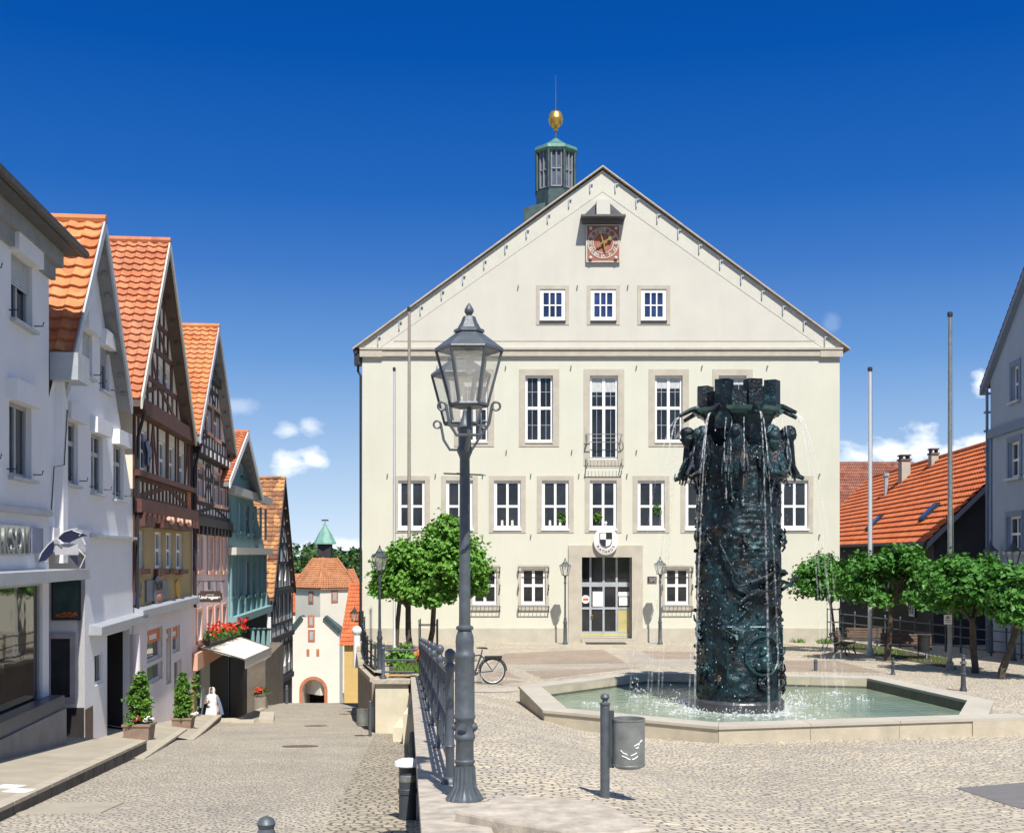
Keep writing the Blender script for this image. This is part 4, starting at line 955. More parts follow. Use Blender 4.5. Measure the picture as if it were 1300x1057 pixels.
mb = MB(); mb.fbox(EF, *[EF.px(69,686)[0], EF.px(99,686)[0]], EF.px(80,704)[1], EF.px(80,690)[1], -0.06, -0.035); mb.build('emblem_backplate', mat('grey_plate', (0.36,0.36,0.38), 0.7), hs_)

# ---- brown timber framed house
zb = -6.2
w3 = [pxrect(LF,208,213,373,394), pxrect(LF,199.6,206.5,464,491), pxrect(LF,208.5,215.6,470,495), pxrect(LF,175.7,186.6,546,597), pxrect(LF,200,210,560,607), pxrect(LF,213,221.7,567,611), pxrect(LF,226,233.6,575,616),
      pxrect(LF,171.5,181,673,721), pxrect(LF,196,205,675,721), pxrect(LF,210,218,676,721.5), pxrect(LF,223,231,677,722)]
s3 = [pxrect(LF,186,205.4,797,838), pxrect(LF,210.5,216.5,797,868), pxrect(LF,218.3,227.5,794,828), pxrect(LF,186,205.4,842,866), pxrect(LF,220.5,229.5,838,897)]
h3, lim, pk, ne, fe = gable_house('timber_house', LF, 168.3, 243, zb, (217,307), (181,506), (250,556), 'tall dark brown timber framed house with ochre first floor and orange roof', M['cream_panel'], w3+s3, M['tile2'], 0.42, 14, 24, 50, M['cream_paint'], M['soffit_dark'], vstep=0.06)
A, B = LF.u(168.3), LF.u(243)
vJ1, vS, vJ2, vL = LF.v(205,536), LF.v(205,611), LF.v(205,648), LF.v(205,773)
mb = MB(); mb.fbox(LF, A, B, vL, vJ2-0.2, 0.001, 0.012)
for h in w3[7:]: pass
oc = MB(); wall_mesh(oc, LF, [(A+0.01,vL),(B-0.01,vL),(B-0.01,vJ2),(A+0.01,vJ2)], w3[7:], 0.0, 0.012); oc.build('first_floor_wall', M['ochre'], h3)
pk_ = MB(); wall_mesh(pk_, LF, [(A+0.01,zb),(B-0.01,zb),(B-0.01,vL),(A+0.01,vL)], s3, 0.0, 0.014); pk_.build('shopfront_wall', M['pink_pale'], h3)
tm = MB()
frames_timber(tm, LF, [vS+0.05, vJ1-0.15], A, B, w3, gap=1.1, rng=random.Random(2)); frames_timber(tm, LF, [vJ2+0.2, vS-0.1], A, B, w3, gap=0.62, rng=random.Random(4))
lv = [vJ1+0.3, LF.v(212,497), LF.v(212,458), LF.v(212,425), LF.v(214,398), LF.v(214,366), LF.v(216,338)]
frames_timber(tm, LF, lv, A, B, w3, lim, gap=0.8, rng=random.Random(6))
for v, hgt, w in ((vJ1,0.42,0.3),(vJ2,0.36,0.24),(vS,0.16,0.2)): tm.fbox(LF, A, B, v-hgt/2, v+hgt/2, 0.0, w)
for i in range(14): tm.fbox(LF, lerp(A,B,(i+0.3)/14), lerp(A,B,(i+0.3)/14)+0.2, vJ2-0.42, vJ2-0.18, 0.0, 0.3)
for h in w3[7:]: tm.fbox(LF, h[0]-0.2, h[2]+0.2, h[1]-0.16, h[1]-0.02, 0, 0.18)
tm.fbox(LF, w3[7][0]-0.2, w3[7][2]+0.2, w3[7][3]+0.1, w3[7][3]+0.4, 0, 0.3); tm.fbox(LF, w3[8][0]-0.2, w3[10][2]+0.25, w3[8][3]+0.1, w3[8][3]+0.34, 0, 0.3)
tm.fbox(LF, A, A+0.2, vL, vJ1, 0, 0.05)
tm.build('timber_frame', M['timber_red'], h3)
mb = MB()
for i in range(3): mb.tube([LF.P(lerp(w3[8][0],w3[10][2],(i+0.5)/3)-0.3,w3[8][3]+0.4,0.32), LF.P(lerp(w3[8][0],w3[10][2],(i+0.5)/3),w3[8][3]+0.28,0.36), LF.P(lerp(w3[8][0],w3[10][2],(i+0.5)/3)+0.3,w3[8][3]+0.4,0.32)], 0.07, 6)
mb.build('painted_garland', M['apricot'], h3)
for h in w3: window(h3, LF, h, 0.12, 2, [0.5], 0.07, 0.09, M['white'])
for h in s3: window(h3, LF, h, 0.14, 1, [], 0.07, 0.05, M['pink_pale'], M['glass_shop'], name='shop_window')
mb = MB(); mb.hexa([LF.P(A,LF.v(172,784),0), LF.P(B,LF.v(243,765),0), LF.P(B,LF.v(243,765),0.28), LF.P(A,LF.v(172,784),0.28)], [LF.P(A,LF.v(172,770),0), LF.P(B,LF.v(243,754),0), LF.P(B,LF.v(243,757),0.28), LF.P(A,LF.v(172,774),0.28)]); mb.build('shop_ledge', M['zinc_pale'], h3)
bn = MB(); bt = MB()
for h in (s3[0], s3[1], s3[2]):
    v1 = h[3]-0.06; bn.fbox(LF, h[0]+0.04, h[2]-0.04, v1-0.36, v1, -0.075, -0.06); bt.fbox(LF, lerp(h[0],h[2],0.3), lerp(h[0],h[2],0.75), v1-0.26, v1-0.12, -0.06, -0.055); bt.fbox(LF, lerp(h[0],h[2],0.1), lerp(h[0],h[2],0.18), v1-0.3, v1-0.1, -0.06, -0.055)
bo = bn.build('window_banner', M['orange'], h3); bt.build('banner_print', M['paper'], bo)
mb = MB()
def blob(pts): mb.fpoly(LF, [LF.px(x,y,0.05) for x, y in pts], 0.012, 0.07)
blob([(172,741),(175,736),(178.5,738),(179.5,745),(178,752),(179,758),(176.5,757),(175.5,752),(176,767),(170.5,768),(171,755),(172.5,748)])
mb.build('blue_figure', M['blue'], h3)
mb = MB(); blob([(222.5,740),(225,735.5),(227,740),(228.5,748),(226.5,752),(228.5,757),(226,761),(224.5,757),(223.3,750)]); mb.build('yellow_figure', M['yellow'], h3)
mb = MB(); blob([(184,561),(188,559),(190,566),(192.5,572),(191.5,582),(188.5,580),(189.5,592),(186.5,590),(187,575)]); mb.build('blue_figure', M['blue'], h3)
mb = MB(); blob([(237,622),(241.5,623),(242,652),(237.5,650)]); mb.build('red_shutter', M['brick'], h3)
mb = MB(); blob([(185.5,736.5),(213,736.5),(213,759),(185.5,764)]); sg = mb.build('sign_board', mat('blue_grey_sign', (0.13,0.15,0.20), 0.5), h3)
mb = MB(); cu, cv = LF.px(201.5,750,0.1); mb.loft([[LF.P(cu+1.0*rx*math.cos(6.2832*i/28), cv+rx*0.72*math.sin(6.2832*i/28), w) for i in range(28)] for rx, w in ((0.66,0.07),(0.66,0.11))]); sd = mb.build('sign_disc', M['soffit'], sg)
text_mesh('STADT', 0.34, 0.01, M['black'], 'sign_text', sd, fmtx(LF, cu, cv+0.15, 0.12), 0.01); text_mesh('CAFE', 0.26, 0.01, M['brick'], 'sign_text', sd, fmtx(LF, cu+0.05, cv-0.2, 0.12), 0.01)
mb = MB(); blob([(203,737),(204,731),(206.5,730),(206,737),(205,741)]); mb.build('sign_flame', M['orange'], sg)
mb = MB(); mb.tube([LF.P(A+0.1,ne[1]-0.2,0.3), LF.P(A+0.1,ne[1]-0.9,0.12), LF.P(A+0.1,vL,0.1)], 0.05, 6); mb.build('downpipe', M['metal_dark'], h3); MB().tube([LF.P(B-0.1,fe[1]-0.2,0.3), LF.P(B-0.1,fe[1]-0.9,0.12), LF.P(B-0.1,vL,0.1)], 0.05, 6).build('downpipe', M['metal_dark'], h3)

# ---- pink house with black timber above
w4 = [pxrect(LF,273.3,278,461,479), pxrect(LF,261,267.6,515,549), pxrect(LF,270,278,522,557), pxrect(LF,249.5,257,592,631), pxrect(LF,270,277,602,640), pxrect(LF,278.7,286,605,642)]
l4 = [pxrect(LF,a,b,682,724) for a, b in ((249.5,255.5),(263,268.5),(272.4,277.5),(281.8,286.5))]
g4 = [pxrect(LF,a,b,y0,y1) for a, b, y0, y1 in ((249.5,255,776,812),(263,268.2,773,806),(272.4,277.2,771,803),(281.8,286,769,800))]
h4, lim, pk, ne, fe = gable_house('pink_timber_house', LF, 243.4, 290.3, -7.6, (279,415), (255,553), (303,588), 'pink rendered house with black timber framed upper floors and orange roof', M['pink'], w4+l4+g4, M['tile'], 0.42, 14, 22, 50, M['zinc'], M['soffit'], vstep=0.06)
A, B = LF.u(243.4), LF.u(290.3); vJ1, vJ2 = LF.v(267,580), LF.v(267,664.5)
def lim0(u): return lim(u)
wp = MB(); ol = [(A,vJ2),(B,vJ2),(B,lim(B)-0.02),(pk[0],lim(pk[0])-0.02),(A,lim(A)-0.02)]
wall_mesh(wp, LF, ol, w4, 0.0, 0.012); wp.build('infill_panels', M['pink_pale'], h4)
tm = MB()
frames_timber(tm, LF, [vJ2+0.25, LF.v(267,642), LF.v(267,610), vJ1-0.2], A, B, w4, gap=0.8, rng=random.Random(8))
frames_timber(tm, LF, [vJ1+0.25, LF.v(268,554), LF.v(268,520), LF.v(272,500), LF.v(274,484), LF.v(276,458), LF.v(278,436)], A, B, w4, lim, gap=0.8, rng=random.Random(9))
for v, hgt, w in ((vJ1,0.4,0.25),(vJ2,0.3,0.2),(LF.v(274,488),0.3,0.2)):
    a, b = (A, B) if v < vJ1+1 else (A+(B-A)*0.32, B-(B-A)*0.2); tm.fbox(LF, a, b, v-hgt/2, v+hgt/2, 0, w)
for i in range(10): tm.fbox(LF, lerp(A,B,(i+0.3)/10), lerp(A,B,(i+0.3)/10)+0.22, vJ2-0.45, vJ2-0.15, 0, 0.2)
tm.build('timber_frame', M['timber_black'], h4)
mb = MB()
for i in range(9): mb.fbox(LF, lerp(A,B,(i+0.4)/9), lerp(A,B,(i+0.4)/9)+0.32, vJ1-0.14, vJ1+0.1, 0.25, 0.27)
mb.build('jetty_blocks', M['pink_pale'], h4)
for i, h in enumerate(w4+l4+g4):
    w_ = window(h4, LF, h, 0.14, 2, [0.6], 0.07, 0.09, M['white'])
    sm = MB(); s = 0.12; u0, v0, u1, v1 = h
    sm.fbox(LF, u0-s, u0, v0-s, v1+s, 0, 0.05); sm.fbox(LF, u1, u1+s, v0-s, v1+s, 0, 0.05); sm.fbox(LF, u0, u1, v1, v1+s, 0, 0.049); sm.fbox(LF, u0-s, u1+s, v0-s-0.02, v0, 0.0, 0.1)
    sm.build('surround', M['apricot'], w_)
mb = MB(); mb.tube([LF.P(A+0.1,ne[1]-0.2,0.3), LF.P(A+0.1,ne[1]-0.9,0.12), LF.P(A+0.1,LF.v(247,770),0.1)], 0.06, 6); mb.build('downpipe', M['timber'], h4)
mb = MB(); mb.fbox(LF, A, B, LF.v(262,840), LF.v(262,820), 0.0, 0.2); mb.build('shop_fascia', M['apricot'], h4)
mb = MB(); mb.fbox(LF, A+0.9, B-0.5, -7.6, LF.v(262,842), 0.01, 0.05); mb.build('shop_opening', M['dark_in'], h4)
mb = MB(); mb.fbox(LF, A, A+0.7, -7.6, LF.v(246,862), 0.0, 0.06); mb.build('door_post', M['ochre'], h4)
mb = MB(); mb.fbox(LF, A+1.4, A+3.4, LF.v(255,895), LF.v(255,845), 0.05, 0.12); mb.build('glazed_front', M['zinc_pale'], h4)

# hanging inn sign
zY = 41.0
sg = thing('inn_sign', P(245,737,zY), 'dark brown inn sign with cut corners and white lettering hanging by the pink house', 'sign')
SF = Frame((P(267,700,zY).x, zY, 0), (1,0,0)); e = lambda *p: [SF.px(x,y) for x, y in p]
mb = MB(); mb.fpoly(SF, e((254.5,749.8),(279.5,749.8),(280,752),(282,752.5),(282,761.5),(280,762),(279.5,764),(254.5,764),(254,762),(252,761.5),(252,752.5),(254,752)), -0.03, 0.03); bd = mb.build('board', M['timber'], sg)
mb = MB(); mb.tube([SF.P(*SF.px(242,737.5),0), SF.P(*SF.px(282,737.5),0)], 0.018, 6); mb.ball(SF.P(*SF.px(283.5,737.2),0), 0.05, 8, 6)
for x in (258,275): mb.tube([SF.P(*SF.px(x,737.5),0), SF.P(*SF.px(x,750),0)], 0.012, 5)
mb.tube([SF.P(*SF.px(243,746),0), SF.P(*SF.px(250,743),0), SF.P(*SF.px(254,738),0)], 0.012, 5)
mb.fbox(SF, SF.px(264.3,0)[0], SF.px(267,0)[0], SF.px(0,748)[1], SF.px(0,738)[1], -0.03, 0.03); mb.build('bracket', M['iron_dark'], sg)
uv = SF.px(266.5,757.8); text_mesh('Lindengasse', 0.155, 0.006, M['paper'], 'lettering', bd, fmtx(SF, uv[0], uv[1], 0.034) @ Matrix.Shear('XZ', 4, (0.0,0.0)), 0.006)
uv = SF.px(267.5,754.6); text_mesh('GASTHAUS', 0.05, 0.004, M['paper'], 'lettering', bd, fmtx(SF, uv[0], uv[1], 0.034))
# awning and flower box
aw = thing('awning', LF.P(LF.u(268),LF.v(268,815),0), 'cream cloth awning stretched out over the pavement of the pink house', 'awning')
a0, a1 = LF.P(LF.u(251),LF.v(251,821),0.1), LF.P(LF.u(296),LF.v(296,806),0.1)
o0, o1 = P(311,837,39.5), P(344.5,822,46.0)
mb = MB(); k = 12; vs = []; fs = []
for i in range(k+1):
    for j in range(7):
        p = a0.lerp(a1,i/k).lerp(o0.lerp(o1,i/k), j/6); p.z -= 0.05*math.sin(math.pi*j/6)*(0.6+0.4*math.cos(i*1.3)); vs.append(p)
for i in range(k):
    for j in range(6): fs.append([i*7+j,i*7+j+1,i*7+j+8,i*7+j+7])
mb.add(vs, fs); mb.build('cloth', M['awning'], aw)
mb = MB(); n_ = 16
for i in range(n_):
    p, q = o0.lerp(o1,i/n_), o0.lerp(o1,(i+1)/n_); d = Vector((0,0,0.28)); mb.quad(p, q, q-d, p.lerp(q,0.5)-d*1.2, p-d)
mb.build('valance', M['awning'], aw)
mb = MB(); mb.tube([a0,o0], 0.03, 6); mb.tube([a1,o1], 0.03, 6); mb.tube([o0,o1], 0.035, 6); mb.build('arms', M['steel'], aw)
fbx = thing('flower_box', LF.P(LF.u(270),LF.v(270,810),0.3), 'long box of bright red geraniums above the cream awning', 'flower box')
b0, b1 = LF.P(LF.u(252),LF.v(252,815),0.28), LF.P(LF.u(296),LF.v(296,803),0.28)
mb = MB(); mb.tube([b0,b1], 0.14, 6); mb.build('box', M['soil'], fbx)
rng = random.Random(11); lm_ = MB(); fm_ = MB()
for i in range(26):
    c = b0.lerp(b1, i/25)+Vector((rng.uniform(-.05,.15),0,rng.uniform(.1,.25))); leaves(lm_, c, (0.25,0.25,0.22), 22, 0.13, rng, 5)
    for _ in range(3 if rng.random() < 0.6 else 1):
        q = c+Vector((rng.uniform(-.2,.3),rng.uniform(-.3,.3),rng.uniform(.02,.42))); leaves(fm_, q, (0.12,0.12,0.1), 10, 0.12, rng, 4, low=-0.9)
lm_.build('foliage', M['leaf_dark'], fbx); fm_.build('blossom', M['red'], fbx)

# ---- sea green house
GF = Frame((-8.4,0,0), (-0.072,1,0))
w5 = [pxrect(GF,305.7,311,578,604)]+[pxrect(GF,a,b,c,d) for a, b, c, d in ((292.5,296.6,635,672),(302,307.4,638,674),(312.3,317.3,642,677),(321.5,326.5,646,680),(292,297,713,757),(302,306.6,712.5,756),(312,316.2,712.5,755),(321,325,713,753),(329.5,333,714,752))]
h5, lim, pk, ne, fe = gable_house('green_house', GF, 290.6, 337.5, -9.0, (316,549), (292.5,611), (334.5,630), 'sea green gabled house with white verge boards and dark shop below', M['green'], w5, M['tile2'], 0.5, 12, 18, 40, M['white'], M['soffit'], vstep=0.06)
A, B = GF.u(290.6), GF.u(337.5)
for i, h in enumerate(w5):
    w_ = window(h5, GF, h, 0.16, 2 if i else 2, [0.55], 0.09, 0.09, M['white'])
    MB().fbox(GF, h[0]-0.1, h[2]+0.1, h[1]-0.14, h[1], -0.1, 0.14).build('sill', M['green_dark'], w_)
mb = MB()
for (x0, y0, x1, y1, hh, w) in ((290.6,619,341,640,0.35,0.3),(290.6,698,341,701,0.32,0.35)):
    v = GF.v((x0+x1)/2, (y0+y1)/2); mb.fbox(GF, A-0.2, B+0.2, v-hh/2, v+hh/2, 0, w)
mb.build('white_cornice', M['cream_paint'], h5)
mb = MB(); vb0, vb1 = GF.v(315,781), GF.v(315,764)
mb.fbox(GF, A, B, vb0-0.1, vb0+0.22, 0, 0.35)
for i in range(7): mb.fbox(GF, lerp(A,B,(i+0.1)/6.4), lerp(A,B,(i+0.1)/6.4)+0.35, vb0+0.2, GF.v(315,757), 0, 0.12); mb.fbox(GF, lerp(A,B,(i+0.1)/6.4), lerp(A,B,(i+0.1)/6.4)+0.3, GF.v(315,702), GF.v(315,757), 0, 0.08); mb.fbox(GF, lerp(A,B,(i+0.1)/6.4), lerp(A,B,(i+0.1)/6.4)+0.3, GF.v(315,684), GF.v(315,640), 0, 0.08)
mb.build('pilasters', M['green'], h5)
mb = MB(); mb.fbox(GF, A, B, -9.0, vb0-0.1, 0.005, 0.06); mb.build('shop_front', M['dark_in'], h5)
for x in (313,320,327,334): 
    mb = MB(); u = GF.u(x); mb.lathe(GF.P(u,0,0.25), [(0.2,GF.v(x,836)),(0.2,GF.v(x,828)),(0.13,GF.v(x,826)),(0.12,GF.v(x,800)),(0.2,GF.v(x,797))], 10); mb.build('shop_column', M['green'], h5)
mb = MB(); mb.hexa([GF.P(GF.u(312),-9,0),GF.P(B,-9.5,0),GF.P(B,-9.5,0.9),GF.P(GF.u(312),-9,0.9)],[GF.P(GF.u(312),GF.v(312,838),0),GF.P(B,GF.v(337.5,815),0),GF.P(B,GF.v(337.5,815),0.9),GF.P(GF.u(312),GF.v(312,838),0.9)]); mb.build('shop_terrace', mat('brown_stone_parapet', (0.15,0.125,0.10), 0.9, var=0.25, scale=2, bump=0.3), h5)

# ---- crooked timber house at the end of the row
QF = Frame((-11.26,0,0), (-0.0333,1,0))
w6 = [pxrect(QF,a,b,c,d) for a, b, c, d in ((353,356,716,736),(360,363,716,737),(353,356,760,785),(358.5,361.5,757,782),(364,367,755,780),(347,351,828,856),(353,357,822,850),(359,362.5,818,845),(365,368,813,840))]
h6, lim, pk, ne, fe = gable_house('crooked_timber_house', QF, 344, 371.0, -12.0, (363,607), (348.5,758), (376,748), 'steep crooked timber house with mottled old tile roof at the end of the row', M['white_wall'], w6, M['tile_old'], 0.3, 16, 26, 40, M['timber_black'], M['soffit_dark'], vstep=0.05)
A, B = QF.u(344), QF.u(371.0); tm = MB()
frames_timber(tm, QF, [QF.v(358,y) for y in (858,818,790,752)], A, B, w6, gap=1.9, wd=0.17, rng=random.Random(12))
frames_timber(tm, QF, [QF.v(360,y) for y in (746,714,690,668,645,628)], A, B, w6, lim, gap=1.9, wd=0.17, rng=random.Random(13))
for y, w in ((749,0.2),(806,0.15),(862,0.12)): tm.fbox(QF, A, B, QF.v(358,y)-0.2, QF.v(358,y)+0.1, 0, w)
tm.build('timber_frame', M['timber_black'], h6)
for h in w6: window(h6, QF, h, 0.15, 2, [0.5], 0.1, 0.12, M['white'])
mb = MB(); mb.fbox(QF, A+0.5, B-0.5, -12, QF.v(358,866), 0.0, 0.05); mb.build('shop_opening', M['dark_in'], h6)
sm = MB(); q = QF.P(lerp(ne[0],pk[0],0.88), lerp(ne[1],pk[1],0.88), -4); sm.box(q+Vector((0,0,0.2)), (1.6,0.5,0.5)); sm.build('dormer_hatch', M['tile_old'], h6)

# ================================================================== GATE TOWER and houses by it
GZ = 165.0
T = Frame((0,GZ,0), (1,0,0))
gt = thing('gate_tower', P(405,888,GZ), 'cream town gate tower with tiled hip roof, copper lantern and brick arch', 'gate tower')
e = lambda *p: [T.px(x,y) for x, y in p]
archc = T.px(398,876); ar = (T.px(415,0)[0]-T.px(381,0)[0])/2
mb = MB()
ol = e((369,905),(431,905),(431,800),(412,783),(383,783),(369,800))
arch = [(archc[0]-ar*0.82, T.v(398,905)), (archc[0]-ar*0.82, archc[1])]+[(archc[0]-ar*0.82*math.cos(math.pi*i/12), archc[1]+ar*0.82*math.sin(math.pi*i/12)) for i in range(1,12)]+[(archc[0]+ar*0.82, archc[1]), (archc[0]+ar*0.82, T.v(398,905))]
full = ol[:1]+[(a, b) for a, b in arch]+ol[1:]
mb.add([T.P(u,v,0) for u, v in full], [list(range(len(full)))])
for p, q in zip(arch, arch[1:]): mb.quad(T.P(*p,0), T.P(*q,0), T.P(*q,-6), T.P(*p,-6))
for (p, q) in ((ol[0],ol[5]),(ol[1],ol[2])): mb.quad(T.P(*p,0), T.P(*q,0), T.P(*q,-6), T.P(*p,-6))
rr = 4.25; tcx, tcy = T.px(413,0)[0]*1.03, GZ+rr+0.4
z0, z1 = T.v(413,810), T.v(413,746)
mb.loft([mb.ring((tcx,tcy,z),(0,0,1),rr,4,R(-90)) for z in (z0-8,z1)], cap=False)
mb.build('wall', M['gate_wall'], gt)
mb = MB()
for i in range(12):
    a, b = math.pi*i/12, math.pi*(i+1)/12; q = lambda r, t: (archc[0]-r*math.cos(t), archc[1]+r*math.sin(t))
    mb.fpoly(T, [q(ar*0.82,a),q(ar*1.05,a),q(ar*1.05,b),q(ar*0.82,b)], 0, 0.12)
for s in (-1,1): mb.fbox(T, archc[0]+s*ar*0.935-ar*0.115, archc[0]+s*ar*0.935+ar*0.115, T.v(398,905), archc[1], 0, 0.12)
mb.build('arch', M['brick'], gt)
mb = MB(); mb.fbox(T, archc[0]-ar, archc[0]+ar, T.v(398,905), archc[1]+ar, -6.2, -6); mb.build('arch_interior', M['dark_in'], gt)
W1 = Frame((tcx,tcy-rr,0), (1,1,0)); W0 = Frame((tcx,tcy-rr,0), (1,-1,0))
for fr_, x, y, s in ((W0,395,758,4.2),(T,395,788,4.0),(W1,424.5,757,4.2),(T,395.5,806.5,4.2)):
    u, v = fr_.px(x,y); hw, hh = s/9.09/2*(1.414 if fr_ is not T else 1), 0.55
    wo = MB().fbox(fr_, u-hw-0.25, u+hw+0.25, v-hh-0.28, v+hh+0.28, 0, 0.08).build('window', M['brick'], gt); MB().fbox(fr_, u-hw, u+hw, v-hh, v+hh, 0.08, 0.1).build('pane', M['zinc'], wo)
for x in (391,403.5): u, v = T.px(x,828); MB().fbox(T, u-0.2, u+0.2, v-0.5, v+0.5, 0, 0.05).build('arrow_slit', M['brick'], gt)
mb = MB(); zt = T.v(413,708); r2 = 1.3*1.3
cor = [Vector((tcx+(rr+0.5)*math.cos(R(-90+90*i)), tcy+(rr+0.5)*math.sin(R(-90+90*i)), z1)) for i in range(4)]
tp = [Vector((tcx+r2*math.cos(R(-90+90*i)), tcy+r2*math.sin(R(-90+90*i)), zt)) for i in range(4)]
for i in range(4):
    j = (i+1) % 4; tile_roof(mb, cor[i], cor[j], tp[j], tp[i], 16, 14, 0.05, 0.08)
for i in range(4): mb.tube([cor[i], tp[i]], 0.18, 6)
mb.lathe((tcx,tcy,0), [(rr+0.45,z1-0.25),(rr+0.45,z1)], 4, R(-90)); mb.build('hip_roof', mat('tower_roof_tile', (0.33,0.13,0.06), 0.85, col2=(0.52,0.24,0.11), scale=1.2), gt)
mb = MB(); mb.lathe((tcx,tcy,0), [(1.32,zt-0.2),(1.32,T.v(413,690))], 4, R(-45-0)); lo = mb.build('lantern', M['timber_black'], gt)
mb = MB(); mb.lathe((tcx,tcy,0), [(1.65,T.v(413,690)),(1.6,T.v(413,688)),(0.9,T.v(413,676)),(0.35,T.v(413,668)),(0.08,T.v(413,662)),(0.05,T.v(413,657))], 8); mb.build('copper_roof', M['copper_pale'], gt)
mb = MB(); mb.box((tcx,tcy,T.v(413,659)), (1.0,0.1,0.2)); mb.build('weather_vane', M['metal_dark'], gt)
mb = MB()
for a, b in (((367,803),(383,783)),((412,783),(432,802))): mb.fbar(T, *T.px(*a), *T.px(*b), 0.6, -6.0, 0.3)
mb.build('shoulder_roof', M['copper_dark'], gt)
# houses around the gate
def small_house(label, x0, x1, yb, ye, yr, Y, depth, wallm, tilem, rot=0.0, wins=0, along=True, name='small_house'):
    xa, xb = P(x0,HY,Y).x, P(x1,HY,Y).x; zb_, ze, zr = (-(y-HY)*Y/F for y in (yb,ye,yr))
    t = thing(name, ((xa+xb)/2,Y,zb_), label, 'house'); c = Vector(((xa+xb)/2,Y+depth/2,0)); m = Matrix.Rotation(rot,3,'Z')
    q = lambda x, y, z: c+m @ Vector((x,y,0))+Vector((0,0,z)); w = (xb-xa)/2; d = depth/2
    mb = MB()
    for a, b in (((-w,-d),(w,-d)),((w,-d),(w,d)),((w,d),(-w,d)),((-w,d),(-w,-d))): mb.quad(q(*a,zb_),q(*b,zb_),q(*b,ze),q(*a,ze))
    rm = MB(); o = 0.35
    if along:                                                        # ridge across the picture
        for s in (-1,1): mb.add([q(s*w,-d,ze),q(s*w,d,ze),q(s*w,0,zr)],[[0,1,2]])
        for s in (-1,1): tile_roof(rm, q(-w-o,s*(d+o),ze-0.25), q(w+o,s*(d+o),ze-0.25), q(w+o,0,zr), q(-w-o,0,zr), 16, 24, 0.04, 0.06)
    else:
        for s in (-1,1): mb.add([q(-w,s*d,ze),q(w,s*d,ze),q(0,s*d,zr)],[[0,1,2]])
        for s in (-1,1): tile_roof(rm, q(s*(w+o),-d-o,ze-0.25), q(s*(w+o),d+o,ze-0.25), q(0,d+o,zr), q(0,-d-o,zr), 16, 24, 0.04, 0.06)
    mb.build('wall', wallm, t); rm.build('roof', tilem, t)
    if wins:
        hh = (ze-zb_)
        for i in range(wins):
            x = lerp(-w,w,(i+0.5)/wins); fmb = MB(); p0 = [q(x-0.45,-d-0.02,zb_+hh*0.55),q(x+0.45,-d-0.02,zb_+hh*0.55),q(x+0.45,-d-0.02,zb_+hh*0.8),q(x-0.45,-d-0.02,zb_+hh*0.8)]
            fmb.quad(*p0); fmb.hexa(p0,[p+m @ Vector((0,-0.06,0)) for p in p0]); fo = fmb.build('window', M['white'], t)
            pc = sum(p0,Vector())/4; MB().hexa([pc+(p-pc)*0.8+m @ Vector((0,-0.05,0)) for p in p0],[pc+(p-pc)*0.8+m @ Vector((0,-0.07,0)) for p in p0]).build('pane', M['glass'], fo)
    return t
small_house('yellow walled house with a steep orange roof right of the gate tower', 437, 520, 930, 815, 741, 100, 12, mat('mustard_render', (0.55,0.38,0.14), 0.9, var=0.06), M['tile3'], along=True)
small_house('cream house with orange roof peeping out behind the left shoulder of the gate tower', 352, 384, 905, 775, 746, 185, 9, M['cream_panel'], M['tile3'], along=True)
small_house('low white house far behind the gate tower, left of its lantern', 372, 399, 790, 745, 728, 330, 10, M['white_wall'], M['tile2'], along=True)
small_house('far house with pale chimney behind the gate tower roof on the right', 430, 452, 800, 752, 722, 260, 10, M['cream_panel'], M['tile2'], along=False)
# ================================================================== FOUNTAIN
FZ = -3.0
def rimpt(x, y): Y = -FZ*F/(y-HY); return Vector(((x-CX)*Y/F, Y, FZ))
outer = [rimpt(*q) for q in ((658,870),(689,901),(912,922),(1253,911),(1262,889),(1117,858),(812,851))]
fc = Vector((4.76,24.85,-3.25))
fo = thing('fountain', (fc.x,fc.y,-3.6), 'market fountain with polygonal stone basin and dark bronze castle tower column', 'fountain')
def inset(pts, d):
    n = len(pts); out = []
    for i in range(n):
        a, b, c = pts[i-1], pts[i], pts[(i+1) % n]
        e0, e1 = (b-a).to_2d().normalized(), (c-b).to_2d().normalized()
        n0, n1 = Vector((-e0.y, e0.x)), Vector((-e1.y, e1.x)); k = (n0+n1)/max(0.2, 1+n0.dot(n1))
        out.append(Vector((b.x+k.x*d, b.y+k.y*d, b.z)))
    return out
if sum((outer[i].x*outer[(i+1) % 7].y-outer[(i+1) % 7].x*outer[i].y) for i in range(7)) < 0: outer.reverse()
inner = inset(outer, 0.5); ledge = inset(outer, 0.03)
bw = MB(); bt = MB(); bi = MB(); wet_shade = MB()
n = len(outer)
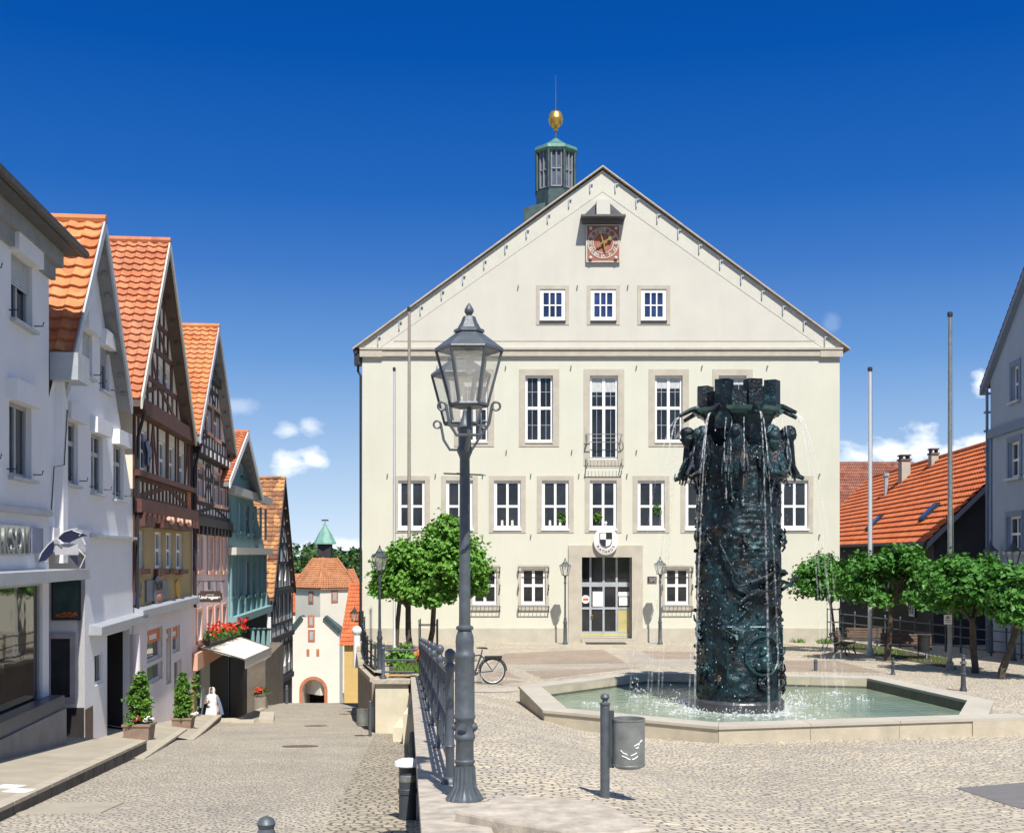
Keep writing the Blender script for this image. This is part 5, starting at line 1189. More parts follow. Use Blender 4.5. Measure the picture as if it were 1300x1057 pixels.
for i in range(n):
    j = (i+1) % n; L = (outer[j]-outer[i]).length; k = max(1, int(L/1.3))
    for s in range(k):
        t0, t1 = s/k, (s+1)/k; g = 0.004/L*1.0
        a0, a1 = outer[i].lerp(outer[j],t0+g), outer[i].lerp(outer[j],t1-g); b0, b1 = inner[i].lerp(inner[j],t0+g), inner[i].lerp(inner[j],t1-g); dn = Vector((0,0,-0.05))
        bt.hexa([a0+dn,a1+dn,b1+dn,b0+dn],[a0,a1,b1,b0])
        l0, l1 = ledge[i].lerp(ledge[j],t0+g), ledge[i].lerp(ledge[j],t1-g); d0 = Vector((0,0,-1.0))
        bw.hexa([l0+d0,l1+d0,b1+d0,b0+d0],[l0+dn*1.02,l1+dn*1.02,b1+dn*1.02,b0+dn*1.02])
    q0, q1 = inset(outer,0.507)[i], inset(outer,0.507)[j]; ed_ = (outer[j]-outer[i]).normalized(); tw_ = -0.06 if ed_.y > 0.8 else -0.2  # algae band taller on right inner walls: their shade painted in dark stone
    wet_shade.quad(q0+Vector((0,0,tw_)), q1+Vector((0,0,tw_)), q1+Vector((0,0,-0.5)), q0+Vector((0,0,-0.5)))
e0 = rimpt(1253,911)-Vector((0,0,0.004)); di_ = (e0-rimpt(912,922)); di_.z = 0; di_.normalize(); e1 = e0+di_*3.5; e0 = e0-di_*0.3
for s in range(3):
    a, b = e0.lerp(e1,s/3+0.004), e0.lerp(e1,(s+1)/3-0.004); w = Vector((-di_.y*0.5,di_.x*0.5,0))
    bt.hexa([a+dn,b+dn,b+w+dn,a+w+dn],[a,b,b+w,a+w]); bw.hexa([a+d0,b+d0,b+w+d0,a+w+d0],[a+dn*1.02,b+dn*1.02,b+w+dn*1.02,a+w+dn*1.02])
bo = bw.build('basin', M['rim'], fo); bt.build('coping', M['rim_top'], bo); wet_shade.build('algae_shade_line', M['rim_wet_shade'], bo)
wm = MB(); ii = inset(outer, 0.49)
WZ = -3.25
wm.add([Vector((p.x,p.y,WZ)) for p in ii], [list(range(n))]); wm.build('water', M['water'], fo)
# bronze column
CR = 0.86; zc0, zc1 = -3.05, 2.2
def ang_r(a):
    k = math.pi/4; t = ((a+R(12)) % k)-k/2; return CR*(0.55+0.45*math.cos(k/2)/math.cos(t))*1.02
med_a, med_z = R(-90+25), -(828-HY)/60.5
NA, NH = 160, 230
vs = []; fs = []
for j in range(NH+1):
    z = lerp(zc0, zc1, j/NH)
    for i in range(NA):
        a = 2*math.pi*i/NA; r = ang_r(a); p = Vector((math.cos(a)*r, math.sin(a)*r, z))
        d = 0.016*noise.fractal(p*2.6, 1.0, 2.0, 5)+0.03*max(0, noise.noise(p*6+Vector((3,1,7))))+0.012*noise.noise(p*15)
        n2 = noise.noise(p*1.3+Vector((9,2,4)))
        band = 0.5+0.5*math.sin(z*2.6+1.0)
        if n2 > 0.02 and band > 0.35: d += 0.06*sstep((n2-0.02)*4)*max(0, noise.fractal(p*3.6, 1.0, 2.0, 3)+0.35)
        row = (z*9) % 1.0                                            # lines of raised lettering on the panels
        if -0.2 < z < 1.0 and R(-95) < a-2*math.pi < R(-38):
            d += 0.018*(1 if row > 0.35 else 0)*(1 if noise.noise(Vector((a*22, math.floor(z*9)*3.1, 0))) > -0.05 else 0)
        da, dz = (a-2*math.pi-med_a)*CR, z-med_z
        rr = math.hypot(da, dz)
        if rr < 0.5:
            if 0.36 < rr < 0.42: d = 0.05
            elif rr <= 0.36: d = 0.0+0.07*max(0, noise.fractal(Vector((da*7,dz*7,3)),1,2,3)+0.2)
        r += d; vs.append(fc+Vector((math.cos(a)*r, math.sin(a)*r, z-fc.z)))
for j in range(NH):
    for i in range(NA): fs.append([j*NA+i, j*NA+(i+1) % NA, (j+1)*NA+(i+1) % NA, (j+1)*NA+i])
cm = MB(); cm.add(vs, fs)
col = cm.build('column', M['bronze'], fo, True)
mb = MB(); mb.lathe((fc.x,fc.y,0), [(0.95,-3.6),(0.95,-3.08),(0.93,-3.05),(0.87,-3.03),(0.79,-3.0)], 40); mb.build('column_base', mat('wet_dark_base', (0.07,0.07,0.075), 0.25, 0.2, var=0.3, scale=6, bump=0.3), fo)
# relief figures standing proud of the shaft
rl = MB(); rng = random.Random(21)
def lump(a, z, out, r, sz=1.0): rl.ball(fc+Vector((math.cos(a)*(ang_r(a)+out), math.sin(a)*(ang_r(a)+out), z-fc.z)), r, 8, 5, sz)
def limb(a0, z0, a1, z1, o0, o1, r):
    q = lambda a, z, o: fc+Vector((math.cos(a)*(ang_r(a)+o), math.sin(a)*(ang_r(a)+o), z-fc.z))
    rl.tube([q(a0,z0,o0), q((a0+a1)/2,(z0+z1)/2,(o0+o1)/2+0.04), q(a1,z1,o1)], r, 6, r*0.6)
for k in range(34):
    a = R(rng.uniform(-172,-8)); z = rng.choice((-2.6,-2.1,-1.75,-1.2,-0.7,-0.35,0.3,1.2))+rng.uniform(-0.2,0.2)
    if abs((a-med_a)*CR) < 0.45 and abs(z-med_z) < 0.5: continue
    h = rng.uniform(0.22,0.36)
    lump(a, z+h*0.5, 0.05, 0.05); limb(a, z+h*0.35, a+rng.uniform(-.12,.12), z-h*0.1, 0.04, 0.05, 0.065); limb(a, z, a+rng.uniform(-.2,.2), z-h*0.6, 0.04, 0.04, 0.035)
    limb(a, z+h*0.3, a+rng.uniform(-.35,.35), z+rng.uniform(-.1,.35), 0.05, 0.10, 0.028)
limb(R(-85), -0.60, R(-45), -0.35, 0.06, 0.10, 0.05); limb(R(-45), -0.35, R(-22), -0.42, 0.1, 0.16, 0.045); limb(R(-22), -0.75, R(-4), -0.5, 0.05, 0.28, 0.05); limb(R(-125), 0.2, R(-100), -0.5, 0.05, 0.12, 0.03)
for k in range(70):
    a = R(rng.uniform(-185,5)); lump(a, rng.uniform(-2.9,0.6), 0.02, rng.uniform(0.018,0.045))
for k in range(14): lump(R(-180+rng.uniform(-8,8)), -2.7+k*0.25, 0.03, rng.uniform(0.025,0.05)); lump(R(rng.uniform(-8,8)), -2.7+k*0.27, 0.01, rng.uniform(0.025,0.05))
rl.build('relief_figures', M['bronze'], col, True)
md = MB()
def mp(da, dz, o): a = med_a+da/CR; r = ang_r(a)+o; return fc+Vector((math.cos(a)*r, math.sin(a)*r, med_z+dz-fc.z))
md.tube([mp(0.4*math.cos(6.2832*i/36), 0.4*math.sin(6.2832*i/36), 0.055) for i in range(37)], 0.026, 6)
for s in (-1,1): md.tube([mp(-0.75*s,-0.62,0.03), mp(-0.74*s,0.55,0.03)], 0.022, 5)
md.tube([mp(-0.75,0.58,0.04), mp(0,0.58,0.05), mp(0.74,0.58,0.04)], 0.024, 5)
for dx_, dz_, r_ in ((0.0,0.1,0.10),(-0.06,0.04,0.05),(0.05,-0.06,0.11),(-0.02,-0.16,0.13),(0.1,-0.2,0.1),(-0.13,-0.22,0.08)): md.ball(mp(dx_,dz_,0.03), r_, 10, 6, 1.15)
md.build('medallion', mat('verdigris_relief', (0.03,0.10,0.11), 0.32, 0.35, col2=(0.010,0.025,0.032), scale=6, bump=0.5, bscale=20), col, True)
fg = MB()                                                            # reclining relief figure with a raised arm at the right edge
fg.tube([mp(-0.55,1.35,0.06), mp(-0.3,1.25,0.1), mp(0.0,1.28,0.12), mp(0.3,1.38,0.12), mp(0.5,1.5,0.12)], 0.06, 7, 0.045); fg.ball(mp(0.52,1.68,0.12), 0.075, 8, 6); fg.tube([mp(0.5,1.5,0.12), mp(0.62,1.45,0.25), mp(0.66,1.62,0.4)], 0.04, 6, 0.025); fg.tube([mp(-0.55,1.35,0.06), mp(-0.65,1.55,0.08), mp(-0.6,1.72,0.1)], 0.05, 6, 0.03); fg.tube([mp(-0.3,1.25,0.1), mp(-0.5,1.1,0.12)], 0.05, 6, 0.03)
fg.build('reclining_figure', M['bronze'], col, True)
# battlements
bm_ = MB(); NB = 8; rb = 0.83; offa = R(-90+13)
zt0, zt1, zt2 = -(545-HY)/60.5, -(500-HY)/60.5, -(487-HY)/60.5
q = lambda a, r, z: Vector((fc.x+math.cos(a)*r, fc.y+math.sin(a)*r, z))
for k in range(NB):
    a0, a1 = offa+k*2*math.pi/NB, offa+(k+1)*2*math.pi/NB
    bm_.hexa([q(a0,rb-0.14,zt0+0.25), q(a1,rb-0.14,zt0+0.25), q(a1,rb,zt0+0.25), q(a0,rb,zt0+0.25)], [q(a0,rb-0.14,zt1), q(a1,rb-0.14,zt1), q(a1,rb,zt1), q(a0,rb,zt1)])
    big_ = k == 7
    ro = rb+(0.10 if big_ else 0.03); zb_ = zt0-0.05 if big_ else zt0+0.28; hw = 0.165
    am = a0; t = Vector((-math.sin(am), math.cos(am), 0)); rad = Vector((math.cos(am), math.sin(am), 0)); c = Vector((fc.x,fc.y,0))
    zt = zt2+(0.02 if k in (1,) else 0)-(0.1 if k == 6 else 0)
    bm_.hexa([c+rad*(ro-0.24)-t*hw+Vector((0,0,zb_)), c+rad*ro-t*hw*0.9+Vector((0,0,zb_)), c+rad*ro+t*hw*0.9+Vector((0,0,zb_)), c+rad*(ro-0.24)+t*hw+Vector((0,0,zb_))], [c+rad*(ro-0.24)-t*hw+Vector((0,0,zt)), c+rad*ro-t*hw*0.9+Vector((0,0,zt)), c+rad*ro+t*hw*0.9+Vector((0,0,zt)), c+rad*(ro-0.24)+t*hw+Vector((0,0,zt))])
bm_.lathe((fc.x,fc.y,0), [(0.6,zt0-0.6),(0.72,zt0+0.1),(0.8,zt0+0.26),(0.7,zt0+0.3)], 8, offa)
bat = bm_.build('battlements', M['bronze'], fo)
lg = MB()
for k in range(NB):                                                  # flared drip trays between the corner posts
    a0, a1 = offa+(k+0.16)*2*math.pi/NB, offa+(k+0.84)*2*math.pi/NB; zz = -(522-HY)/60.5
    lg.hexa([q(a0,0.74,zz-0.14), q(a1,0.74,zz-0.14), q(a1,0.95,zz-0.04), q(a0,0.95,zz-0.04)], [q(a0,0.74,zz+0.02), q(a1,0.74,zz+0.02), q(a1,1.0,zz+0.03), q(a0,1.0,zz+0.03)])
lg.build('drip_trays', mat('verdigris_tray', (0.10,0.20,0.20), 0.35, 0.3, var=0.3, scale=6, bump=0.3), bat)
# hooded draped figures below the battlements and the spouts
for k in range(8):
    a = R(-90-14+45*k); fm = MB(); rings = []
    c0 = lambda z, r: fc+Vector((math.cos(a)*r, math.sin(a)*r, z-fc.z))
    prof = [(0.98,2.62,0.06,0.05),(0.96,2.54,0.15,0.13),(0.95,2.40,0.17,0.16),(0.94,2.22,0.22,0.18),(0.93,2.0,0.26,0.2),(0.95,1.8,0.24,0.2),(1.0,1.62,0.2,0.15)]
    tv = Vector((-math.sin(a), math.cos(a), 0)); rv = Vector((math.cos(a), math.sin(a), 0))
    for (rad, z, wt, wr) in prof:
        ring = []
        for i in range(20):
            b = 2*math.pi*i/20; fold = 1+0.16*math.sin(b*6+k)*(1 if z < 2.3 else 0.2)+0.08*noise.noise(Vector((b,z*4,k)))
            ring.append(fc+rv*(rad+math.cos(b)*wr*fold)+tv*(math.sin(b)*wt*fold)+Vector((0,0,z-fc.z)))
        rings.append(ring)
    fm.loft(rings)
    for s in (-1,1):                                                 # cloak tails and feet flaring outwards
        fm.tube([fc+rv*0.98+tv*s*0.14+Vector((0,0,2.1-fc.z)), fc+rv*1.08+tv*s*0.17+Vector((0,0,1.85-fc.z)), fc+rv*1.22+tv*s*0.18+Vector((0,0,1.62-fc.z))], 0.075, 7, 0.05)
    fm.tube([fc+rv*1.0+tv*0.02+Vector((0,0,1.75-fc.z)), fc+rv*1.18+tv*0.03+Vector((0,0,1.62-fc.z)), fc+rv*1.34+tv*0.03+Vector((0,0,1.55-fc.z))], 0.07, 7, 0.045)
    for s in (-2,-1,1,2): fm.tube([fc+rv*1.05+tv*s*0.11+Vector((0,0,2.0-fc.z)), fc+rv*(1.12+0.03*s)+tv*s*0.13+Vector((0,0,1.75-fc.z)), fc+rv*(1.1+0.05*((k+s)%3))+tv*s*(0.13+0.02*(k%3))+Vector((0,0,1.45+0.06*((k*s)%3)-fc.z))], 0.05, 6, 0.015)
    fm.ball(fc+rv*1.1+tv*0.0+Vector((0,0,2.46-fc.z)), 0.1, 10, 6, 1.2)
    fig = fm.build('hooded_figure', M['bronze'], fo, True)
    a2 = a+R(22.5); rv2 = Vector((math.cos(a2), math.sin(a2), 0)); sp = MB()
    zz = -(524-HY)/60.5
    sp.tube([fc+rv2*0.7+Vector((0,0,zz+0.12-fc.z)), fc+rv2*1.0+Vector((0,0,zz+0.06-fc.z)), fc+rv2*1.28+Vector((0,0,zz-0.08-fc.z))], 0.07, 7, 0.04); sp.build('spout', M['bronze'], fo, True)
for a, z in ((-178,2.4),(4,2.45),(-60,2.25)):
    hd = MB(); av = Vector((math.cos(R(a)), math.sin(R(a)), 0)); tv = Vector((-av.y, av.x, 0)); c = fc+av*1.06+Vector((0,0,z-fc.z)); hd.ball(c, 0.15, 12, 8, 1.35); hd.ball(c+av*0.14-Vector((0,0,0.02)), 0.04, 6, 4); hd.ball(c+av*0.02+Vector((0,0,0.12)), 0.16, 10, 6, 0.8)
    for s in (-1,1): hd.ball(c+av*0.12+tv*s*0.06+Vector((0,0,0.05)), 0.025, 6, 4)
    hd.build('mask_head', M['bronze'], fo, True)
# falling water
jm = MB(); jt = MB(); rng = random.Random(4)
for k in range(8):
    a2 = R(-90-14+45*k+22.5); rv2 = Vector((math.cos(a2), math.sin(a2), 0)); zz = -(526-HY)/60.5-0.08
    side = abs(math.cos(a2))
    for m_ in range(3):
        v = rng.uniform(0.5,0.95); pts = []; t = 0; w = Vector((rng.uniform(-.06,.06),rng.uniform(-.06,.06),0))
        while True:
            z = zz-4.9*t*t
            if z < WZ: break
            pts.append(fc+rv2*(1.28+v*t)+w*t+Vector((0,0,z-fc.z))); t += 0.05
        k_ = 9
        (jm if True else jt).tube(pts[:k_], 0.014, 5, 0.010); jt.tube(pts[k_-1:], 0.012, 5, 0.02)
for k in range(9):                                                   # rivulets running down the figures and the shaft
    a = R(-150+k*15+rng.uniform(-5,5)); r0 = 1.0; z0 = 2.75; pts = []
    for i in range(16):
        z = lerp(z0, rng.uniform(0.9,1.1), i/15); r = (lerp(1.02,1.16,i/7) if i < 8 else lerp(1.16,0.93,(i-7)/8)); pts.append(fc+Vector((math.cos(a+0.01*rng.uniform(-1,1))*r, math.sin(a)*r, z-fc.z)))
    jm.tube(pts, 0.013, 5, 0.009)
dr_ = MB()
for k in range(380):
    a = R(rng.uniform(-180,0)); z = rng.uniform(-2.9,2.5); r = ang_r(a)+rng.uniform(0.06,0.35 if z > 1 else 0.16); dr_.ball(fc+Vector((math.cos(a)*r, math.sin(a)*r, z-fc.z)), rng.uniform(0.004,0.013), 5, 3, 1.5)
jm.build('water_jets', M['jet'], fo, True); jt.build('falling_spray', M['jet_thin'], fo, True); dr_.build('water_drops', M['foam'], fo)
fo_m = MB()
def splash(x, y, r, nn, h):
    for k in range(int(nn*0.6)):
        a, d = rng.uniform(0,6.28), r*abs(rng.gauss(0,0.5)); p = Vector((x+math.cos(a)*d*1.3, y+math.sin(a)*d, WZ+0.004))
        if rng.random() < 0.25: fo_m.ball(p, rng.uniform(0.02,0.06), 7, 4, 0.35)
        else: fo_m.ball(p+Vector((0,0,abs(rng.gauss(0,h))*max(0.1,1-d/r))), rng.uniform(0.006,0.02), 5, 3, 1.3)
for px, py, r, nn, h in ((858,893,0.8,420,0.16),(1010,893,0.9,480,0.2),(938,908,1.4,420,0.1),(808,884,0.25,130,0.3),(880,905,0.6,200,0.08),(995,908,0.7,260,0.12),(1095,888,0.35,90,0.05),(746,893,0.4,70,0.03),(760,897,0.3,50,0.03),(1060,880,0.3,50,0.05)):
    Y = -WZ*F/(py-HY); splash((px-CX)*Y/F, Y, r, nn, h)
fo_m.build('foam', M['foam'], fo)

# ================================================================== LAMPS
def lantern(parent, c, s=1.0, frame=None, n=6, name='lantern'):
    """c: middle of the lantern floor; full-size lantern 0.48 m across"""
    c = Vector(c); fr = MB(); k = s
    Rr = lambda r, z: [c+Vector((math.cos(R(60*i))*r*k, math.sin(R(60*i))*r*k, z*k)) for i in range(6)]
    lo, hi = Rr(0.137,0.0), Rr(0.243,0.40)
    for i in range(6):
        j = (i+1) % 6
        fr.tube([lo[i],hi[i]], 0.011*k, 5); fr.tube([lo[i],lo[j]], 0.014*k, 5); fr.tube([hi[i],hi[j]], 0.013*k, 5)
    fr.loft([Rr(0.14,-0.02),Rr(0.137,0.0)])
    fr.loft([Rr(0.25,0.402),Rr(0.25,0.413),Rr(0.100,0.525),Rr(0.100,0.53)])
    fr.loft([Rr(0.100,0.525),Rr(0.114,0.53),Rr(0.11,0.55),Rr(0.086,0.56),Rr(0.06,0.605),Rr(0.045,0.645),Rr(0.02,0.65)])
    fr.lathe(c, [(0.018*k,0.645*k),(0.022*k,0.66*k),(0.034*k,0.678*k),(0.034*k,0.695*k),(0.019*k,0.722*k),(0.004*k,0.745*k)], 10)
    lo_ = fr.build(name, frame or M['iron'], parent)
    g = MB()
    for i in range(6):
        j = (i+1) % 6; g.quad(lo[i].lerp(c,0.03), lo[j].lerp(c,0.03), hi[j].lerp(c,0.03), hi[i].lerp(c,0.03))
    g.build('glass', M['lampglass'], lo_)
    b = MB(); b.lathe(c, [(0.09*k,0.36*k),(0.092*k,0.375*k),(0.03*k,0.385*k),(0.03*k,0.40*k)], 14); b.build('reflector', M['iron'], lo_)
    b = MB(); b.lathe(c, [(0.008*k,0.225*k),(0.03*k,0.24*k),(0.034*k,0.28*k),(0.03*k,0.32*k),(0.022*k,0.36*k)], 12); b.build('bulb', mat('frosted_bulb', (0.75,0.70,0.62), 0.4), lo_, True)
    return lo_
LY = 9.0; lx = (590-CX)*LY/F; lz = lambda y: -(y-HY)*LY/F; pr_ = lambda p: p*LY/F
dl = thing('street_lamp', (lx,LY,lz(1016)), 'tall grey double lantern on a moulded cast iron post in the foreground', 'street lamp')
mb = MB()
prof = [(20,1017),(22,1014),(21.5,1011),(17,1006),(13.5,998),(11.8,985),(11.3,972),(11.5,969),(13,967),(13,964.5),(11.5,963),(11.3,940),(12.5,938),(13.6,936),(13.6,933),(12.3,931),(12.2,913),(13.6,911),(13.6,908),(12.6,906),(12.4,836),(13.2,834),(13.4,832),(13.2,829.5),(11.4,827),(11.2,822),(11.8,815),(11,807),(8.6,800),(10.6,798.5),(11.2,797),(10.8,795),(7.4,793),(7.2,760),(6.6,620),(6.3,582),(7.2,579),(9.5,574),(10,570),(8,566),(8.2,548),(9.5,546),(9.5,542),(7,540),(5,532),(3.2,528),(2.5,522)]
mb.lathe((lx,LY,0), [(pr_(r),lz(y)) for r, y in prof], 28)
for i in range(14):
    a = 6.2832*i/14; d = Vector((math.cos(a),math.sin(a),0)); mb.tube([Vector((lx,LY,lz(972)))+d*pr_(10.6), Vector((lx,LY,lz(998)))+d*pr_(12.6), Vector((lx,LY,lz(1010)))+d*pr_(19.5), Vector((lx,LY,lz(1015)))+d*pr_(22.5)], 0.017, 6)
post = mb.build('post', M['iron'], dl, True)
mb = MB()
for a in (-100,-10,80,170):
    d = Vector((math.cos(R(a)),math.sin(R(a)),0)); c = Vector((lx,LY,lz(922)))
    for r, o0, o1 in ((0.034,0.06,0.085),(0.024,0.085,0.092),(0.014,0.092,0.10)): mb.cyl(c+d*o0, c+d*o1, r, r, 14)
mb.build('rosette', M['iron'], post, True)
mb = MB(); mb.tube([(lx-0.16,LY-0.02,lz(601)),(lx+0.16,LY+0.02,lz(602.5))], 0.006, 5); mb.tube([(lx-0.05,LY-0.14,lz(602)),(lx+0.05,LY+0.14,lz(603.5))], 0.006, 5); mb.build('ladder_bar', M['iron'], post)
zl = 1.055
for s, nm in ((-1,0),(1,1)):
    c = Vector((lx-0.055*s*1.0+0.0, LY+0.6*s, zl))
    lo_ = lantern(dl, c, 0.97); ar_ = MB(); pc = Vector((lx,LY,0.83))
    ar_.tube([pc, pc.lerp(Vector((c.x,c.y,0.80)),0.5)+Vector((0,0,-0.05)), Vector((c.x,c.y,0.84)), c+Vector((0,0,-0.01))], 0.018, 6)
    for t in (-1,1):
        e_ = c+Vector((t*0.165,0,0.0)); ar_.tube([Vector((c.x,c.y,0.84)), Vector((c.x+t*0.09,c.y,0.84)), Vector((c.x+t*0.14,c.y,0.92)), e_], 0.011, 6)
        rg = [e_+Vector((t*0.027+0.029*math.cos(q),0,-0.010+0.029*math.sin(q))) for q in [6.2832*i/14 for i in range(15)]]; ar_.tube(rg, 0.009, 5)
    ar_.build('bracket_arm', M['iron'], dl, True)

def plaza_lamp(name, base, ztop, label, group, dark=False, col=None):
    h = ztop-base.z; t = thing(name, base, label, 'street lamp', group); k = h/3.85
    mb = MB(); mb.lathe(base, [(0.12*k,0),(0.12*k,0.06*k),(0.085*k,0.12*k),(0.075*k,0.9*k),(0.09*k,0.93*k),(0.09*k,0.97*k),(0.06*k,1.05*k),(0.07*k,1.12*k),(0.045*k,1.2*k),(0.036*k,2.6*k),(0.06*k,2.68*k),(0.04*k,2.76*k),(0.05*k,2.95*k),(0.08*k,3.02*k)], 14)
    mb.build('post', col or M['iron'], t, True); lantern(t, base+Vector((0,0,3.03*k)), 1.02*k, col or M['iron']); return t
g_ = 'single lanterns on the square'
LB = lambda x: Vector(((x-CX)*51.2/F, 51.2, zp((x-CX)*51.2/F,51.2)))
plaza_lamp('street_lamp', LB(717.5), -(706-HY)*51.2/F, 'single lantern lamp just left of the town hall portal', g_)
plaza_lamp('street_lamp', LB(838), -(704-HY)*51.2/F, 'single lantern lamp right of the town hall portal by the small plaque', g_)
b_ = Vector(((482-CX)*36.5/F, 36.5, 0)); b_.z = zp(b_.x,b_.y); plaza_lamp('street_lamp', b_, -(689-HY)*36.5/F, 'dark single lantern lamp beside the leafy terrace trees, street side', g_, col=M['iron_dark'])
b_ = Vector(((1257.5-CX)*46/F, 46, -3.9)); plaza_lamp('street_lamp', b_, -(683-HY)*46/F, 'lantern whose small cap rises behind the right hand trees, farther of two', g_)
b_ = Vector(((1286-CX)*42/F, 42, -3.85)); plaza_lamp('street_lamp', b_, -(682-HY)*42/F, 'lantern with the larger cap at the right edge above the trees, nearer of two', g_)
# wall lantern on a bracket
wl = thing('wall_lantern', P(459,778,50.5), 'small black lantern on a wall bracket left of the town hall corner', 'wall lantern')
lantern(wl, P(450,788,50.5), 0.85, M['black']); mb = MB(); mb.tube([P(458,787,50.9),P(453,789,50.6),P(450,788.5,50.5)], 0.025, 6); mb.tube([P(458.5,775,50.9),P(458.5,865,50.9)], 0.11, 8); mb.build('bracket', M['black'], wl)

# ================================================================== RAILINGS
rw = thing('street_railing', (xw(20)+0.28,20,wz(20)), 'grey iron railing with ball topped posts along the retaining wall coping', 'railing')
ys_ = [10.0+3.1*i for i in range(8)]+[33.4]
pm = MB()
for y in ys_:
    b = Vector((xw(y)+0.27,y,wz(y)))
    mb = MB(); mb.lathe(b, [(0.075,0),(0.075,0.02),(0.05,0.05),(0.038,0.06),(0.036,0.3),(0.046,0.32),(0.036,0.34),(0.034,0.95),(0.045,0.97),(0.045,1.0),(0.025,1.03),(0.028,1.045),(0.042,1.07),(0.047,1.095),(0.042,1.12),(0.015,1.142)], 12); mb.build('post', M['rail'], rw, True)
rm = MB()
for h, r in ((0.93,0.022),(0.55,0.018),(0.16,0.02)): rm.tube([(xw(y)+0.27,y,wz(y)+h) for y in ys_], r, 6)
rm.build('rails', M['rail'], rw)
for a, b in zip(ys_, ys_[1:]):
    for k in range(1,6):
        y = lerp(a,b,k/6); x = xw(y)+0.27; z = wz(y); bm_ = MB(); bm_.tube([(x,y,z+0.16),(x,y,z+0.93)], 0.012, 5)
        if k == 3: bm_.tube([(x,y-0.1,z+0.30),(x,y,z+0.36),(x,y+0.1,z+0.30)], 0.01, 5); bm_.tube([(x,y-0.1,z+0.80),(x,y,z+0.74),(x,y+0.1,z+0.80)], 0.01, 5)
        bm_.build('bar', M['rail'], rw)
cr = thing('cross_railing', (-3.2,34.3,-3.6), 'short three rail barrier standing on the cap of the rendered pier', 'railing')
mb = MB(); mb.lathe((-3.72,34.1,-3.62), [(0.1,0),(0.1,0.05),(0.05,0.12),(0.05,0.85),(0.065,0.88),(0.03,0.93),(0.055,0.98),(0.03,1.02)], 12); mb.build('post', M['rail'], cr, True)
mb = MB()
for z in (0.2,0.54,0.83): mb.tube([(-3.72,34.1,-3.62+z),(-2.75,34.1,-3.62+z)], 0.03, 6)
mb.build('rails', M['rail'], cr)
tr_ = thing('terrace_railing', (-5.4,42,-3.7), 'dark railing along the shaded terrace wall, lower end of the tree terrace', 'railing')
mb = MB(); yy = frange(36,51,1.7)
for y in yy:
    x = interp(TL,y)+0.2; p = MB(); p.lathe((x,y,-3.75), [(0.06,0),(0.04,0.06),(0.035,0.95),(0.05,0.98),(0.02,1.03)], 8); p.build('post', M['iron_dark'], tr_, True)
for h in (0.9,0.55,0.2): mb.tube([(interp(TL,y)+0.2,y,-3.75+h) for y in yy], 0.025, 5)
mb.build('rails', M['iron_dark'], tr_)
mb = MB(); mb.cyl((-6.25,47.6,-4.6),(-6.25,47.6,-3.3),0.16,0.14,10); mb.ball((-6.25,47.6,-3.12),0.2,12,8); tag(mb.build('ball_post', M['paper'], None, True), 'pale stone post with a ball beside the dark terrace railing', 'post')
rr_ = thing('square_railing', (15,40,-3.7), 'blue grey railing with ball posts along the right edge of the square', 'railing')
def rpt(t): Y = lerp(52,42,t); x = lerp(1066,1316,t); return Vector(((x-CX)*Y/F, Y, -(lerp(811,846,t)-HY)*Y/F))
def rh(t): return 1.12
mb = MB(); kb = MB(); ts = [i/13 for i in range(14)]
for t in ts:
    b = rpt(t); p = MB(); p.lathe(b, [(0.06,0),(0.045,0.1),(0.04,0.3),(0.055,0.33),(0.035,0.36),(0.035,1.14),(0.05,1.17),(0.03,1.2),(0.05,1.24),(0.02,1.29)], 10); p.build('post', M['rail'], rr_, True)
for h in (1.12,0.74,0.36): mb.tube([rpt(t)+Vector((0,0,h)) for t in ts], 0.026, 6)
mb.build('rails', M['rail'], rr_)
for a, b in zip(ts, ts[1:]):
    p, q_ = rpt(a), rpt(b); kb.hexa([p+Vector((-.2,-.2,-.6)),q_+Vector((-.2,-.2,-.6)),q_+Vector((.2,.25,-.6)),p+Vector((.2,.25,-.6))],[p+Vector((-.2,-.2,0)),q_+Vector((-.2,-.2,0)),q_+Vector((.2,.25,0)),p+Vector((.2,.25,0))])
kb.build('kerb_wall', M['curb_pale'], rr_)

# ================================================================== BINS, BOLLARDS, FLAGPOLES
def bin_post(base, h, label, group, dx=0.25):
    t = thing('litter_bin', base, label, 'litter bin', group); k = h/1.1
    mb = MB(); mb.lathe(base, [(0.05*k,-0.05),(0.05*k,0.98*k),(0.058*k,0.985*k),(0.058*k,1.0*k),(0.03*k,1.012*k),(0.025*k,1.025*k),(0.045*k,1.05*k),(0.05*k,1.065*k),(0.035*k,1.095*k),(0.01*k,1.1*k)], 16); mb.build('post', M['iron'], t, True)
    mb = MB(); mb.box(base+Vector((0.07*k,0,0.62*k)), (0.05*k,0.05*k,0.6*k)); mb.build('bracket', M['iron_dark'], t)
    c = base+Vector((dx*k,0,0)); r = 0.172*k; mb = MB(); z0, z1 = 0.34*k, 0.84*k
    mb.lathe(c, [(r*0.8,z0-0.02*k),(r*0.97,z0),(r*1.03,z0+0.005*k),(r*1.03,z0+0.02*k),(r,z0+0.025*k),(r,z1-0.02*k),(r*1.035,z1-0.015*k),(r*1.035,z1),(r*0.97,z1),(r*0.95,z1-0.03*k),(r*0.93,z0+0.02*k)], 28); bn_ = mb.build('bin_body', M['steel'], t, True)
    mb = MB(); mb.box(c+Vector((-0.16*k,0,0.40*k)), (0.05*k,0.06*k,0.06*k)); mb.build('lock', M['metal_dark'], bn_)
    return t, c, r, k
fb_ = ghit(768,1012); t_, c_, r_, k_ = bin_post(fb_, 132*fb_.y/F, 'grey metal litter bin with scraped white paint marks in front of the fountain', 'round litter bins on posts')
mb = MB(); rng = random.Random(3)
